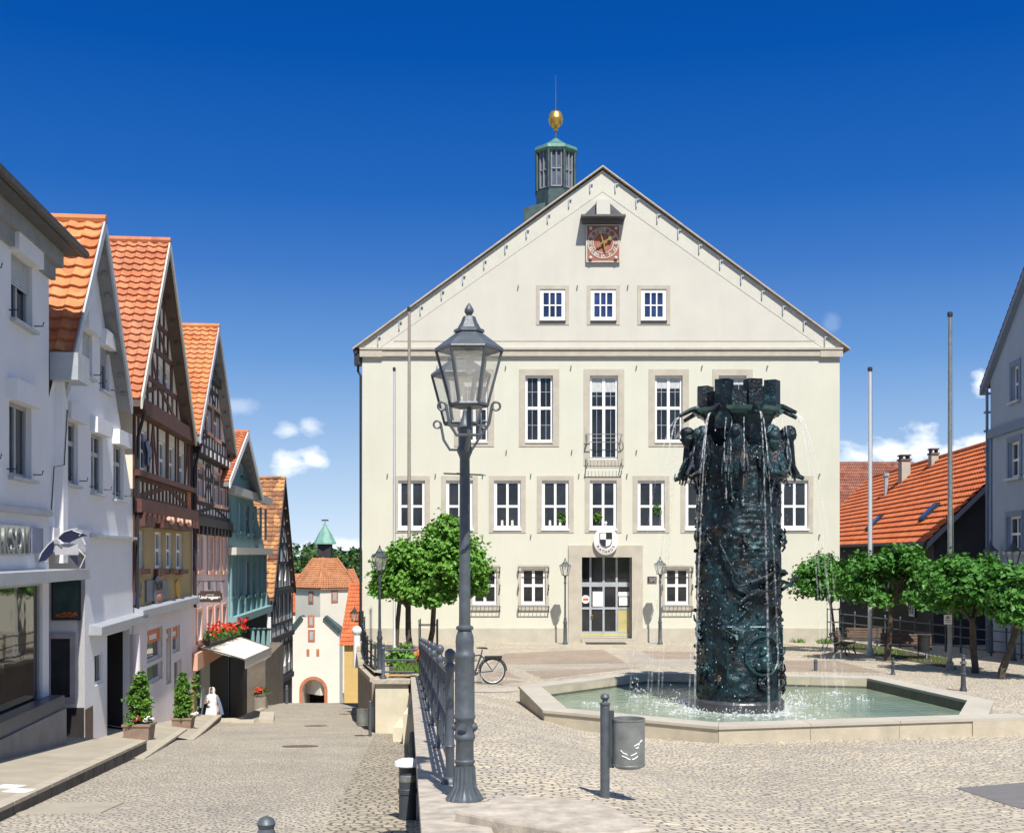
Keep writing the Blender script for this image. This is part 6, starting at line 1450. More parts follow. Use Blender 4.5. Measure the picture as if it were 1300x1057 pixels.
for pts in ([(0.22,0.52),(0.30,0.47),(0.38,0.46),(0.42,0.43)],[(0.26,0.42),(0.36,0.40),(0.48,0.36),(0.52,0.37)],[(0.52,0.43),(0.62,0.45),(0.74,0.49)],[(0.56,0.36),(0.66,0.38),(0.76,0.43)],[(0.62,0.60),(0.72,0.63),(0.78,0.65),(0.76,0.60)],[(0.80,0.66),(0.86,0.70),(0.88,0.67)],[(0.66,0.57),(0.72,0.56),(0.78,0.59)]):
    q3 = []
    for i in range(len(pts)-1):
        for s in range(4):
            a, z = lerp(pts[i][0],pts[i+1][0],s/4), lerp(pts[i][1],pts[i+1][1],s/4); th = R(180+180*math.acos(1-2*a)/math.pi); q3.append(c_+Vector((math.cos(th)*r_*1.0, math.sin(th)*r_*1.0, (0.34+0.5*(z-0.2)*1.15)*k_)))
    mb.tube(q3, 0.006, 5)
bo_ = [o for o in t_.children if o.name.startswith('bin_body')][0]
mb.build('paint_scrapes', mat('scraped_paint', (0.62,0.63,0.62), 0.6, var=0.2, scale=30), bo_)
b2 = shit(470,934); bin_post(b2+Vector((0,0,0)), 45*b2.y/F, 'shaded litter bin on a post beside the rendered pier at the street edge', 'round litter bins on posts', dx=-0.25)
def bollard(name, base, h, label, style, group='cast iron bollards'):
    t = thing(name, base, label, 'bollard', group); k = h
    if style == 0: prof = [(0.10,-0.05),(0.10,0.05),(0.08,0.09),(0.07,0.14),(0.062,0.42),(0.082,0.44),(0.082,0.48),(0.06,0.5),(0.058,0.72),(0.085,0.74),(0.085,0.78),(0.05,0.82),(0.05,0.88),(0.065,0.9),(0.04,0.93),(0.055,0.96),(0.045,0.99),(0.01,1.0)]
    else: prof = [(0.08,-0.05),(0.08,0.72),(0.1,0.74),(0.1,0.78),(0.075,0.8),(0.075,0.86),(0.06,0.9),(0.075,0.94),(0.055,0.98),(0.01,1.0)]
    mb = MB(); mb.lathe(base, [(r*min(1.25,max(0.75,k)),z*k) for r, z in prof], 16); mb.build('post', M['iron_dark'] if style == 0 else M['iron'], t, True)
    mb = MB(); z = 0.76*k; mb.lathe(base, [(0.088*min(1.25,max(0.75,k)),z-0.01),(0.09*min(1.25,max(0.75,k)),z),(0.088*min(1.25,max(0.75,k)),z+0.01)], 16); mb.build('ring', M['steel'], t, True)
    return t
b = ghit(1223,877); bollard('bollard', b, 47*b.y/F, 'slender turned bollard nearest the right end of the fountain basin', 0)
b = ghit(1133.5,856); bollard('bollard', b, 22*b.y/F, 'middle bollard in front of the benches behind the basin', 0)
b = ghit(1035.5,851); bollard('bollard', b, 15*b.y/F, 'smallest plain bollard just behind the basin rim right of the column', 1)
b = shit(519,985); bollard('bollard', b+Vector((0.06,0,0)), 57*b.y/F, 'tall flat faced bollard against the retaining wall beside the steps', 1)
b = Vector((-1.56,7.5,zs(7.5))); bollard('bollard', b, -(1035-HY)*7.5/F-b.z, 'knob topped bollard cut off by the bottom edge of the street', 1)
b = shit(364,893); bollard('bollard', b, 24*b.y/F, 'thin dark bollard at the crest of the street before the gate tower', 1)
b = Vector((-1.22,13.8,zs(13.8))); t = thing('bollard', b, 'dark bollard with a flat white cap hugging the foot of the wall', 'bollard', 'cast iron bollards')
mb = MB(); mb.lathe(b, [(0.1,-0.05),(0.1,0.3),(0.11,0.31),(0.11,0.36),(0.1,0.37),(0.1,0.62)], 16); mb.build('post', M['iron_dark'], t, True); mb = MB(); mb.lathe(b, [(0.1,0.45),(0.103,0.46),(0.103,0.52),(0.1,0.53)], 16); mb.build('grey_band', M['steel'], t); mb = MB(); mb.lathe(b, [(0.11,0.62),(0.16,0.64),(0.15,0.68),(0.08,0.71),(0.01,0.715)], 16); mb.build('cap', M['paper'], t, True)

def flagpole(x, ytop, Y, label, m, r=0.07, knob=True):
    X = (x-CX)*Y/F; zb_ = zp(X,Y); zt_ = -(ytop-HY)*Y/F; t = thing('flagpole', (X,Y,zb_), label, 'flagpole', 'flagpoles on the square')
    mb = MB(); mb.lathe((X,Y,0), [(r*1.6,zb_-0.1),(r*1.6,zb_+0.25),(r,zb_+0.3),(r,lerp(zb_,zt_,0.5)),(r*0.75,zt_-0.1),(r*0.75,zt_)], 12); mb.build('pole', m, t, True)
    mb = MB(); mb.lathe((X,Y,0), [(r*1.0,zt_),(r*1.15,zt_+0.02),(r*1.15,zt_+0.12),(r*0.7,zt_+0.16)], 12); mb.build('cap', M['metal_dark'], t)
    mb = MB(); mb.tube([(X+r*1.1,Y-r,zb_+1.0),(X+r*0.95,Y-r*0.8,zt_)], 0.008, 4); mb.build('halyard', M['steel'], t)
flagpole(500.5,471,46, 'pale slim flagpole in front of the left corner of the town hall', M['pole'], 0.05)
flagpole(519.3,395,42, 'taller weathered brown flagpole in front of the left gable slope', M['pole_brown'], 0.06)
flagpole(1104.5,471,44.5, 'pale flagpole to the right of the town hall, shorter one', M['pole'], 0.08)
flagpole(1206,402,38, 'tallest pale flagpole in front of the orange roof on the right', M['steel'], 0.075)
s_ = thing('notice_sign', P(1203,786,37.6), 'small white notice sign fixed on the tall flagpole by the benches', 'sign')
mb = MB(); c = P(1203.5,786,37.75); mb.box(c, (0.25,0.02,0.3)); mb.build('plate', M['paper'], s_); mb = MB()
for k in range(4): mb.box(c+Vector((0,-0.012,0.09-0.055*k)), (0.18-0.03*(k % 2),0.006,0.016))
mb.build('print_lines', M['metal_dark'], s_)

# ================================================================== BICYCLE
def bicycle(base, rz, label):
    t = thing('bicycle', base, label, 'bicycle'); m = Matrix.Rotation(rz,3,'Z'); q = lambda x, y, z: base+m @ Vector((x,y,z))
    fr = MB(); hub = ((-0.53,0,0.34),(0.53,0,0.34)); bb = (-0.05,0,0.30); st = (-0.22,0,0.78); hd = (0.36,0,0.83)
    for a, b, r in ((bb,st,0.02),(bb,(0.38,0,0.62),0.022),(st,(0.37,0,0.74),0.018),(hub[0],bb,0.014),(hub[0],st,0.012),(hd,(0.38,0,0.60),0.022),((0.39,0,0.58),hub[1],0.016),(st,(-0.25,0,0.93),0.014),((-0.22,0,0.72),(-0.78,0,0.70),0.01),((-0.78,0,0.70),hub[0],0.008)): fr.tube([q(*a),q(*b)], r*1.25, 6)
    fr.tube([q(-0.53+0.385*math.cos(t_),0,0.34+0.385*math.sin(t_)) for t_ in [R(10+17*i) for i in range(11)]], 0.022, 6)
    fr.build('frame', M['iron_dark'], t)
    for hx_, hy_, hz_ in hub:
        mb = MB(); mb.tube([q(hx_+0.335*math.cos(6.2832*i/28),0,hz_+0.335*math.sin(6.2832*i/28)) for i in range(29)], 0.026, 6); w = mb.build('wheel', M['black'], t, True)
        mb = MB(); mb.tube([q(hx_+0.31*math.cos(6.2832*i/28),0,hz_+0.31*math.sin(6.2832*i/28)) for i in range(29)], 0.013, 5)
        for i in range(14): mb.tube([q(hx_,0,hz_), q(hx_+0.31*math.cos(6.2832*i/14),0,hz_+0.31*math.sin(6.2832*i/14))], 0.003, 4)
        mb.build('rim', M['pole'], w)
    mb = MB(); mb.tube([q(0.30,-0.28,1.0),q(0.36,-0.16,1.02),q(0.38,0,0.95),q(0.36,0.16,1.02),q(0.30,0.28,1.0)], 0.014, 6); mb.tube([q(*hd),q(0.38,0,0.95)],0.014,6); mb.build('handlebar', M['black'], t)
    mb = MB(); mb.loft([[q(-0.38,-0.09,0.94),q(-0.38,0.09,0.94),q(-0.38,0.09,0.98),q(-0.38,-0.09,0.98)],[q(-0.25,-0.07,0.95),q(-0.25,0.07,0.95),q(-0.25,0.07,0.99),q(-0.25,-0.07,0.99)],[q(-0.1,-0.02,0.96),q(-0.1,0.02,0.96),q(-0.1,0.02,0.985),q(-0.1,-0.02,0.985)]]); mb.build('saddle', M['black'], t)
    mb = MB(); mb.box(q(-0.55,0,0.72), (0.46,0.16,0.06), rz); mb.build('luggage_rack', M['black'], t)
    mb = MB(); mb.tube([q(-0.05,0,0.30),q(0.1,0.06,0.22)], 0.012, 5); mb.tube([q(-0.05,0,0.30),q(-0.2,-0.06,0.38)], 0.012, 5); mb.cyl(q(-0.05,-0.03,0.30),q(-0.05,-0.02,0.30),0.09,n=16); mb.tube([q(-0.2,0.05,0.3),q(-0.25,0.22,0.01)], 0.012, 5); mb.build('cranks', M['steel'], t)
b = ghit(612,868.5); b.y += 0.3; b.z = zp(b.x,b.y); bicycle(b-Vector((0.25,0,0)), math.pi+0.15, 'dark bicycle with a rear rack parked at the edge of the brick paving')

# ================================================================== TREES, SHRUBS AND BENCHES
gl_ = 'ball trees on the left terrace'; gr_ = 'ball trees along the right edge of the square'
def at(x, y, Y): return P(x, y, Y)
def tbase(x, Y): X = (x-CX)*Y/F; return Vector((X, Y, zp(X,Y)-0.02))
tree(tbase(522,40), [(at(518,732,40),(1.12,1.0,1.25)),(at(497,742,40),(0.66,0.6,0.85))], 8200, 0.165, 1, 'leafy round tree at the street end of the left terrace with a straight dark trunk', gl_, 0.11)
tree(tbase(543,41), [(at(570,722,40),(1.22,1.1,1.35)),(at(566,674,40),(0.55,0.5,0.6)),(at(600,740,40),(0.5,0.5,0.85)),(at(548,752,40),(0.85,0.7,0.8))], 12500, 0.165, 2, 'leafy round tree nearest the double lantern, with a bent trunk and a tuft on top', gl_, 0.1, lean=(-0.5,0))
tree(tbase(503,47), [(at(508,735,47),(1.1,1.0,0.9))], 1800, 0.2, 3, 'leafy tree at the back of the left terrace, mostly hidden behind the others', gl_, 0.1)
tree(tbase(1061,46.5), [(at(1054,738,46.5),(1.38,1.3,0.98))], 5400, 0.165, 5, 'smallest flat crowned tree beside the town hall corner inside a metal guard', gr_, 0.07, M['leaf_dark'])
tree(tbase(1127,42), [(at(1131,739,42),(1.62,1.5,1.15))], 9500, 0.165, 6, 'broad flat crowned tree between the two right hand flagpoles', gr_, 0.11, M['leaf_dark'])
tree(tbase(1238,37), [(at(1234,750,37),(1.4,1.4,1.12))], 9000, 0.165, 7, 'broad dark crowned tree right of the tallest flagpole', gr_, 0.11, M['leaf_dark'])
tree(tbase(1272,35), [(at(1292,762,35),(0.95,1.1,1.0))], 5200, 0.165, 8, 'dark crowned tree cut by the right edge of the picture', gr_, 0.12, M['leaf_dark'])
g = thing('tree_guard', tbase(1060,46.3), 'thin metal tree guard frame round the smallest tree by the town hall', 'tree guard')
mb = MB(); c = tbase(1060,46.3)
for s, t in ((-1,-1),(1,-1),(1,1),(-1,1)): mb.tube([c+Vector((s*0.5,t*0.3,0)), c+Vector((s*0.24,t*0.24,0.6)), c+Vector((s*0.24,t*0.24,1.75))], 0.02, 5)
for z in (0.6,1.2,1.7): mb.tube([c+Vector((s*0.24,t*0.24,z)) for s, t in ((-1,-1),(1,-1),(1,1),(-1,1),(-1,-1))], 0.016, 5)
mb.build('bars', M['iron_dark'], g)
g = thing('tree_guard', tbase(543,40.6), 'thin metal guard frame round the bent trunk on the left terrace', 'tree guard')
mb = MB(); c = tbase(544,40.5)
for s, t in ((-1,-1),(1,-1),(1,1),(-1,1)): mb.tube([c+Vector((s*0.3,t*0.3,0)), c+Vector((s*0.3,t*0.3,1.5))], 0.02, 5)
for z in (0.6,1.3): mb.tube([c+Vector((s*0.3,t*0.3,z)) for s, t in ((-1,-1),(1,-1),(1,1),(-1,1),(-1,-1))], 0.016, 5)
mb.build('bars', M['iron_dark'], g)
# beds and grass under the trees
def bed(quad, nm):
    g = [ghit(*q_) for q_ in quad]; rows = []
    for j in range(5): rows.append([Vector((p.x,p.y,zp(p.x,p.y)+0.008)) for p in [g[0].lerp(g[1],i/12).lerp(g[3].lerp(g[2],i/12), j/4) for i in range(13)]])
    sheet(nm, M['soil'], rows); return g
rng = random.Random(15)
def blades(g, n, s):
    mb = MB()
    for _ in range(n):
        a, b_ = rng.random(), rng.random(); p = g[0].lerp(g[1],a).lerp(g[3].lerp(g[2],a), b_); p.z = zp(p.x,p.y)
        if noise.noise(p*0.9) < -0.1: continue
        d = rng.uniform(0,6.28); w = Vector((math.cos(d),math.sin(d),0))*s*0.16; up = Vector((rng.gauss(0,0.35),rng.gauss(0,0.35),1))*s*rng.uniform(0.5,1.2); mb.add([p-w,p+w,p+up],[[0,1,2]])
    return mb
g = bed([(1060,822),(1215,850),(1205,836),(1075,812)], 'planting_bed'); tag(blades(g, 1300, 0.11).build('grass', M['grass']), 'short tufts of grass under the right hand trees', 'grass', kind='stuff')
g = bed([(494,856),(536,854),(540,835),(494,832)], 'planting_bed'); tag(blades(g, 2600, 0.15).build('grass', M['grass']), 'bright green ground cover in the bed of the left terrace', 'grass', kind='stuff')
g = [ghit(*q_) for q_ in ((1000,815),(1065,818),(1065,813),(1000,812.5))]; tag(blades(g, 700, 0.22).build('weeds', M['grass']), 'weeds growing along the foot of the town hall plinth', 'weeds', kind='stuff')
def shrub(name, base, rad, n, size, lm, label, cat, rngs):
    t = thing(name, base, label, cat); mb = MB(); leaves(mb, base+Vector((0,0,rad[2]*0.8)), rad, n, size, random.Random(rngs), 20); mb.build('foliage', lm, t)
    mb = MB()
    for k in range(4): a = k*1.6; mb.tube([base, base+Vector((math.cos(a)*rad[0]*0.5,math.sin(a)*rad[1]*0.5,rad[2]*1.1))], 0.02, 5, 0.008)
    mb.build('stems', M['bark'], t)
shrub('low_shrub', tbase(507,38), (0.45,0.4,0.4), 260, 0.16, M['leaf'], 'bright low shrub behind the pier barrier', 'shrub', 31)
shrub('flowering_shrub', tbase(534,39), (0.25,0.25,0.5), 120, 0.14, M['orange'], 'small orange leaved plant by the bent trunk', 'shrub', 32)
# benches
def bench(base, rz, label, slat):
    t = thing('park_bench', base, label, 'bench', 'benches under the right hand trees'); m = Matrix.Rotation(rz,3,'Z'); q = lambda x, y, z: base+m @ Vector((x,y,z))
    def slat_(mb, y0, z0, y1, z1, th):
        mb.hexa([q(-0.9,y0,z0),q(0.9,y0,z0),q(0.9,y1,z1),q(-0.9,y1,z1)],[q(-0.9,y0,z0+th),q(0.9,y0,z0+th),q(0.9,y1,z1+th),q(-0.9,y1,z1+th)])
    mb = MB()
    for k in range(4): slat_(mb, -0.24+k*0.12, 0.43, -0.14+k*0.12, 0.425, 0.035)
    mb.build('seat', slat, t); mb = MB()
    for k in range(4): z = 0.50+k*0.1; mb.hexa([q(-0.9,0.25+0.03*k,z),q(0.9,0.25+0.03*k,z),q(0.9,0.275+0.03*k,z),q(-0.9,0.275+0.03*k,z)],[q(-0.9,0.27+0.03*k,z+0.08),q(0.9,0.27+0.03*k,z+0.08),q(0.9,0.295+0.03*k,z+0.08),q(-0.9,0.295+0.03*k,z+0.08)])
    mb.build('backrest', M['wood'], t)
    for s in (-0.72,0.72):
        mb = MB(); mb.tube([q(s,-0.28,0),q(s,-0.18,0.2),q(s,-0.22,0.42),q(s,0.22,0.42),q(s,0.36,0.88)], 0.028, 6); mb.tube([q(s,0.15,0.42),q(s,0.18,0.2),q(s,0.32,0)], 0.028, 6); mb.build('leg', M['iron_dark'], t)
bench(tbase(1090,47.8), R(-18), 'greenish weathered bench under the small tree by the town hall', M['wood'])
bench(tbase(1150,43.6), R(-18), 'reddish seated bench with the litter basket at its end', M['wood_red'])
bench(tbase(1072,45.0), R(62), 'bench seen end on at the left of the tree shade', M['wood'])
b = tbase(1173,42.8); t = thing('waste_basket', b, 'dark wire waste basket standing at the end of the reddish bench', 'litter bin')
mb = MB(); mb.lathe(b, [(0.14,0.3),(0.19,0.32),(0.22,0.85),(0.24,0.86),(0.24,0.9),(0.2,0.88),(0.17,0.36)], 16); mb.build('basket', M['metal_dark'], t); mb = MB()
for s in (-1,1): mb.tube([b+Vector((s*0.2,0.05,0)),b+Vector((s*0.2,0.05,0.8))], 0.02, 5)
mb.build('legs_frame', M['metal_dark'], t)
# planters with laurel bushes
def planter(base, w, h, hb, label, seed):
    t = thing('planter', base, label, 'planter', 'laurel planters outside the houses'); mb = MB()
    mb.hexa([base+Vector((sx*w*0.44,sy*w*0.36,0)) for sx, sy in ((-1,-1),(1,-1),(1,1),(-1,1))],[base+Vector((sx*w*0.5,sy*w*0.4,h)) for sx, sy in ((-1,-1),(1,-1),(1,1),(-1,1))])
    bx = mb.build('box', M['terracotta'], t); mb = MB(); mb.hexa([base+Vector((sx*w*0.53,sy*w*0.43,h-0.05)) for sx, sy in ((-1,-1),(1,-1),(1,1),(-1,1))],[base+Vector((sx*w*0.53,sy*w*0.43,h+0.001)) for sx, sy in ((-1,-1),(1,-1),(1,1),(-1,1))]); mb.build('rim', M['terracotta'], bx)
    rng = random.Random(seed); mb = MB()
    for k in range(9):
        f = k/8; leaves(mb, base+Vector((rng.uniform(-.04,.04),rng.uniform(-.04,.04),h+0.1+f*(hb-0.2))), (w*0.46*(1-0.55*f**1.6),w*0.42*(1-0.55*f**1.6),0.2), 260, 0.085, rng, 18, low=-0.9)
    mb.build('foliage', M['leaf_shrub'], t); mb = MB(); mb.tube([base+Vector((0,0,h-0.1)),base+Vector((0.02,0,h+hb*0.8))], 0.03, 6, 0.01); mb.build('stem', M['bark'], t)
    return t
pb = LF.P(LF.u(136),0,0.75); pb = Vector((pb.x,pb.y,pz(pb.x,pb.y,1)-0.01)); t = planter(pb, 34*pb.y/F, 20*pb.y/F, 62*pb.y/F, 'laurel bush in a brown box beside the dark entrance passage, with red and white flowers', 41)
mb = MB(); leaves(mb, pb+Vector((0.02,-0.22,0.5)), (0.07,0.06,0.06), 26, 0.07, random.Random(1), 4); mb.build('red_flowers', M['red'], t); mb = MB(); leaves(mb, pb+Vector((0.28,-0.2,0.5)), (0.12,0.08,0.07), 40, 0.07, random.Random(2), 5); mb.build('white_flowers', M['paper'], t)
pb = LF.P(LF.u(197),0,0.8); pb = Vector((pb.x,pb.y,pz(pb.x,pb.y,2)-0.01)); t = planter(pb, 25*pb.y/F, 13*pb.y/F, 52*pb.y/F, 'laurel bush in a brown box below the red window banners', 42)
mb = MB(); leaves(mb, pb+Vector((0.35,-0.15,0.45)), (0.14,0.08,0.08), 40, 0.08, random.Random(3), 5); mb.build('white_flowers', M['paper'], t)
pb = LF.P(LF.u(237),0,0.3); pb.z = -(908-HY)*pb.y/F; shrub('climbing_plant', pb, (0.14,0.14,0.85), 160, 0.12, M['leaf_shrub'], 'narrow green climber on the post of the pink house', 'plant', 43)
b = GF.P(GF.u(306),0,0.9); b.z = -(884-HY)*b.y/F; t = thing('flower_pillar', b, 'reddish flowers on a stone pillar by the terrace of the sea green house', 'planter'); MB().box(b+Vector((0,0,-0.6)), (0.5,0.5,1.2)).build('pillar', M['concrete_dark'], t); mb = MB(); leaves(mb, b+Vector((0,0,0.2)), (0.32,0.3,0.22), 120, 0.14, random.Random(44), 12); mb.build('foliage', M['leaf_dark'], t); mb = MB(); leaves(mb, b+Vector((0,-0.1,0.3)), (0.3,0.3,0.2), 50, 0.12, random.Random(45), 8); mb.build('blossom', M['red'], t)
# ================================================================== BUILDINGS ON THE RIGHT
RX = 14.3; o0 = Vector((RX+0.1027*47.3, 47.3, 0))
RF = Frame(o0, (-0.1027,-0.995))
t = thing('corner_house', RF.P(4,-4.2,0), 'shaded grey house with a steep gable at the right edge of the square', 'house')
w_ = [pxrect(RF,1284.5,1294,464,509), pxrect(RF,1281,1295.5,560,606), pxrect(RF,1279,1297,655,700)]
w_ += [(h[0]+2.3,h[1],h[2]+2.3,h[3]) for h in w_]
eL, eA = RF.px(1258,478,0), RF.px(1300,367,0)
slope = (eA[1]-eL[1])/(eA[0]-eL[0]); uw = 10.4; zA = eL[1]+slope*uw/2
wm = MB(); wall_mesh(wm, RF, [(0,-4.4),(uw,-4.4),(uw,eL[1]-0.1),(uw/2,zA-0.1),(0,eL[1]-0.1)], w_, 0.2)
for u in (0,uw): wm.quad(RF.P(u,-4.4,0), RF.P(u,-4.4,-10), RF.P(u,eL[1],-10), RF.P(u,eL[1],0))
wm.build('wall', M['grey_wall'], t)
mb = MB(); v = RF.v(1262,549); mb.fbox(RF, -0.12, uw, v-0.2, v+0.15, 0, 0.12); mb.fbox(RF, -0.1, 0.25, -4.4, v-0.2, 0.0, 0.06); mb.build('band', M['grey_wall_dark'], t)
for h in w_:
    wo = window(t, RF, h, 0.18, 2, [0.5], 0.09, 0.09, M['white'], M['glass'])
    sm = MB(); u0, v0, u1, v1 = h; sm.fbox(RF, u0-0.2, u0, v0-0.1, v1+0.2, 0, 0.04); sm.fbox(RF, u1, u1+0.2, v0-0.1, v1+0.2, 0, 0.04); sm.fbox(RF, u0, u1, v1, v1+0.2, 0, 0.039); sm.build('surround', M['grey_wall_dark'], wo)
    MB().fbox(RF, u0-0.22, u1+0.22, v0-0.1, v0, -0.15, 0.14).build('sill', M['zinc'], wo)
rm = MB(); tile_roof(rm, RF.P(-0.7,eL[1]-0.35,0.22), RF.P(-0.7,eL[1]-0.35,-10), RF.P(uw/2,zA+0.15,-10), RF.P(uw/2,zA+0.15,0.22), 20, 20); tile_roof(rm, RF.P(uw+0.7,eL[1]-0.35,0.22), RF.P(uw+0.7,eL[1]-0.35,-10), RF.P(uw/2,zA+0.15,-10), RF.P(uw/2,zA+0.15,0.22), 20, 20); rm.build('roof', M['tile_brown'], t)
sm = MB()
for a in ((-0.75,eL[1]-0.4),(uw+0.75,eL[1]-0.4)): sm.fpoly(RF, [a,(uw/2,zA+0.12),(uw/2,zA-0.12),(a[0],a[1]-0.24)], -0.02, 0.22)
sm.build('verge_board', M['grey_wall_dark'], t)
mb = MB(); mb.tube([RF.P(-0.12,eL[1]-0.4,0.1), RF.P(-0.12,-4.2,0.1)], 0.06, 8)
for k in range(5): mb.box(RF.P(-0.12,6.4-0.75*k,0.1), (0.2,0.2,0.08))
mb.build('downpipe', M['grey_wall_dark'], t)
# orange roofed barn behind the trees
kx = 0.09
def q1(Y, w, z): return Vector((13.2+kx*Y+w, Y-kx*w, z))
t = thing('barn', q1(60,3,-4), 'long low building with a big bright orange tiled roof behind the right hand trees', 'house')
ze, wr = 0.45, 4.9; Ya, Yb = 50.5, 86.0
rm = MB(); tile_roof(rm, q1(Yb,0,ze-0.0), q1(Ya,0,ze-0.0), q1(Ya,wr,ze+wr), q1(Yb,wr,ze+wr), 17, 90, 0.03, 0.10); tile_roof(rm, q1(Ya,2*wr,ze), q1(Yb,2*wr,ze), q1(Yb,wr,ze+wr), q1(Ya,wr,ze+wr), 17, 60, 0.03, 0.1)
rm.tube([q1(Ya,wr,ze+wr+0.05), q1(Yb,wr,ze+wr+0.05)], 0.13, 8); rm.build('roof', M['tile3'], t)
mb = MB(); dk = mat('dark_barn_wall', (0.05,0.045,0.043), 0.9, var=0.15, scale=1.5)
a, b, c, d = q1(Ya+0.5,0.4,-4.5), q1(Ya+0.5,2*wr-0.4,-4.5), q1(Yb,2*wr-0.4,-4.5), q1(Yb,0.4,-4.5)
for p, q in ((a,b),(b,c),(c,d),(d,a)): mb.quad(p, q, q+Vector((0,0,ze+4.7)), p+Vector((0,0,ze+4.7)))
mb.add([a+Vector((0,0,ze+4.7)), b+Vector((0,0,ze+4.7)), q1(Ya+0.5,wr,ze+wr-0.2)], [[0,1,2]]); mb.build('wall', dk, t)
mb = MB(); mb.hexa([q1(Ya-0.02,0,ze-0.25),q1(Ya-0.02,wr,ze+wr-0.25),q1(Ya+0.08,wr,ze+wr-0.25),q1(Ya+0.08,0,ze-0.25)],[q1(Ya-0.02,0,ze),q1(Ya-0.02,wr,ze+wr),q1(Ya+0.08,wr,ze+wr),q1(Ya+0.08,0,ze)]); mb.build('verge_board', M['soffit'], t)
BF = Frame(q1(Yb,0.38,0), (q1(Ya,0.38,0)-q1(Yb,0.38,0)).to_2d())
mb = MB(); mb.tube([q1(Yb,-0.08,ze-0.05),q1(Ya,-0.08,ze-0.05)], 0.08, 8); mb.build('gutter', M['metal_dark'], t)
for x in (1046,1062,1078,1118,1150):
    u = BF.u(x+10); h = (u-0.45, -2.9, u+0.45, -1.4); window(t, BF, h, -0.05, 2, [0.5], 0.09, 0.08, M['white'], M['glass'])
def chim(x, y0, y1, Y, wpx, m):
    d_ = Vector(((x-CX)/F,1,-(y1-HY)/F)); nn_ = (q1(Ya,0,ze)-q1(Yb,0,ze)).cross(q1(Yb,wr,ze+wr)-q1(Yb,0,ze)); Y = min(84,q1(Ya,0,ze).dot(nn_)/d_.dot(nn_))
    c = P(x,y1,Y); w = wpx*Y/F; z0, z1 = -(y1-HY)*Y/F-0.5, -(y0-HY)*Y/F; cm = MB(); cm.box((c.x,c.y,(z0+z1-0.3)/2), (w,w*1.3,z1-0.3-z0)); co = cm.build('chimney', m, t)
    cm = MB(); cm.box((c.x,c.y,z1-0.27), (w*1.25,w*1.55,0.1)); 
    for sx in (-1,1): cm.box((c.x+sx*w*0.38,c.y,z1-0.13), (w*0.16,w*1.1,0.18))
    cm.box((c.x,c.y,z1), (w*1.15,w*1.5,0.08)); cm.build('chimney_cap', M['soffit_dark'], co)
chim(1148,578,610,66,11,M['plinth']); chim(1185,570,590,58.5,9,M['plinth'])
mb = MB(); p = P(1125,622,72); mb.tube([p-Vector((0,0,1.0)),p+Vector((0,0,0.9))], 0.14, 8); mb.tube([p+Vector((0,0,0.85)),p+Vector((0,0,1.05))], 0.2, 8); mb.build('vent_pipe', M['zinc'], t)
for x, y in ((1182,652),(1112,665)):
    fr_ = None; d = Vector(((x-CX)/F,1,-(y-HY)/F)); nn = (q1(Ya,0,ze)-q1(Yb,0,ze)).cross(q1(Yb,wr,ze+wr)-q1(Yb,0,ze)).normalized(); o_ = q1(Ya,0,ze); p = d*(o_.dot(nn)/d.dot(nn))
    if nn.z < 0: nn = -nn
    e1 = (q1(Ya,0,0)-q1(Yb,0,0)).normalized(); e2 = nn.cross(e1); mb = MB(); s1, s2 = 0.5, 0.55
    base = [p+e1*a*s1+e2*b*s2 for a, b in ((-1,-1),(1,-1),(1,1),(-1,1))]; mb.hexa(base,[v+nn*0.2 for v in base]); so_ = mb.build('skylight', M['metal_dark'], t); mb = MB(); bb = [p+e1*a*s1*0.8+e2*b*s2*0.8+nn*0.205 for a, b in ((-1,-1),(1,-1),(1,1),(-1,1))]; mb.hexa(bb,[v+nn*0.01 for v in bb]); mb.build('pane', M['glass_blue'], so_)
# brownish roof farther back
t = thing('rear_house', Vector((27,98,-4)), 'rear house with a brownish red tiled roof just right of the town hall', 'house')
xa, xb = P(1040,HY,94).x, P(1192,HY,94).x; z1 = -(586-HY)*100/F; z0 = -1.5
rm = MB(); tile_roof(rm, Vector((xa,90,z0)), Vector((xb,90,z0)), Vector((xb,100,z1)), Vector((xa,100,z1)), 34, 60, 0.05, 0.05); tile_roof(rm, Vector((xa,110,z0)), Vector((xb,110,z0)), Vector((xb,100,z1)), Vector((xa,100,z1)), 20, 40); rm.build('roof', M['tile_brown'], t)
mb = MB(); mb.box(((xa+xb)/2,100,-4.5), (xb-xa-1,19,7)); 
for x in (xa+0.5,xb-0.5): mb.add([(x,90.8,-1.2),(x,109.2,-1.2),(x,100,z1-0.2)],[[0,1,2]])
mb.build('wall', M['cream_panel'], t)

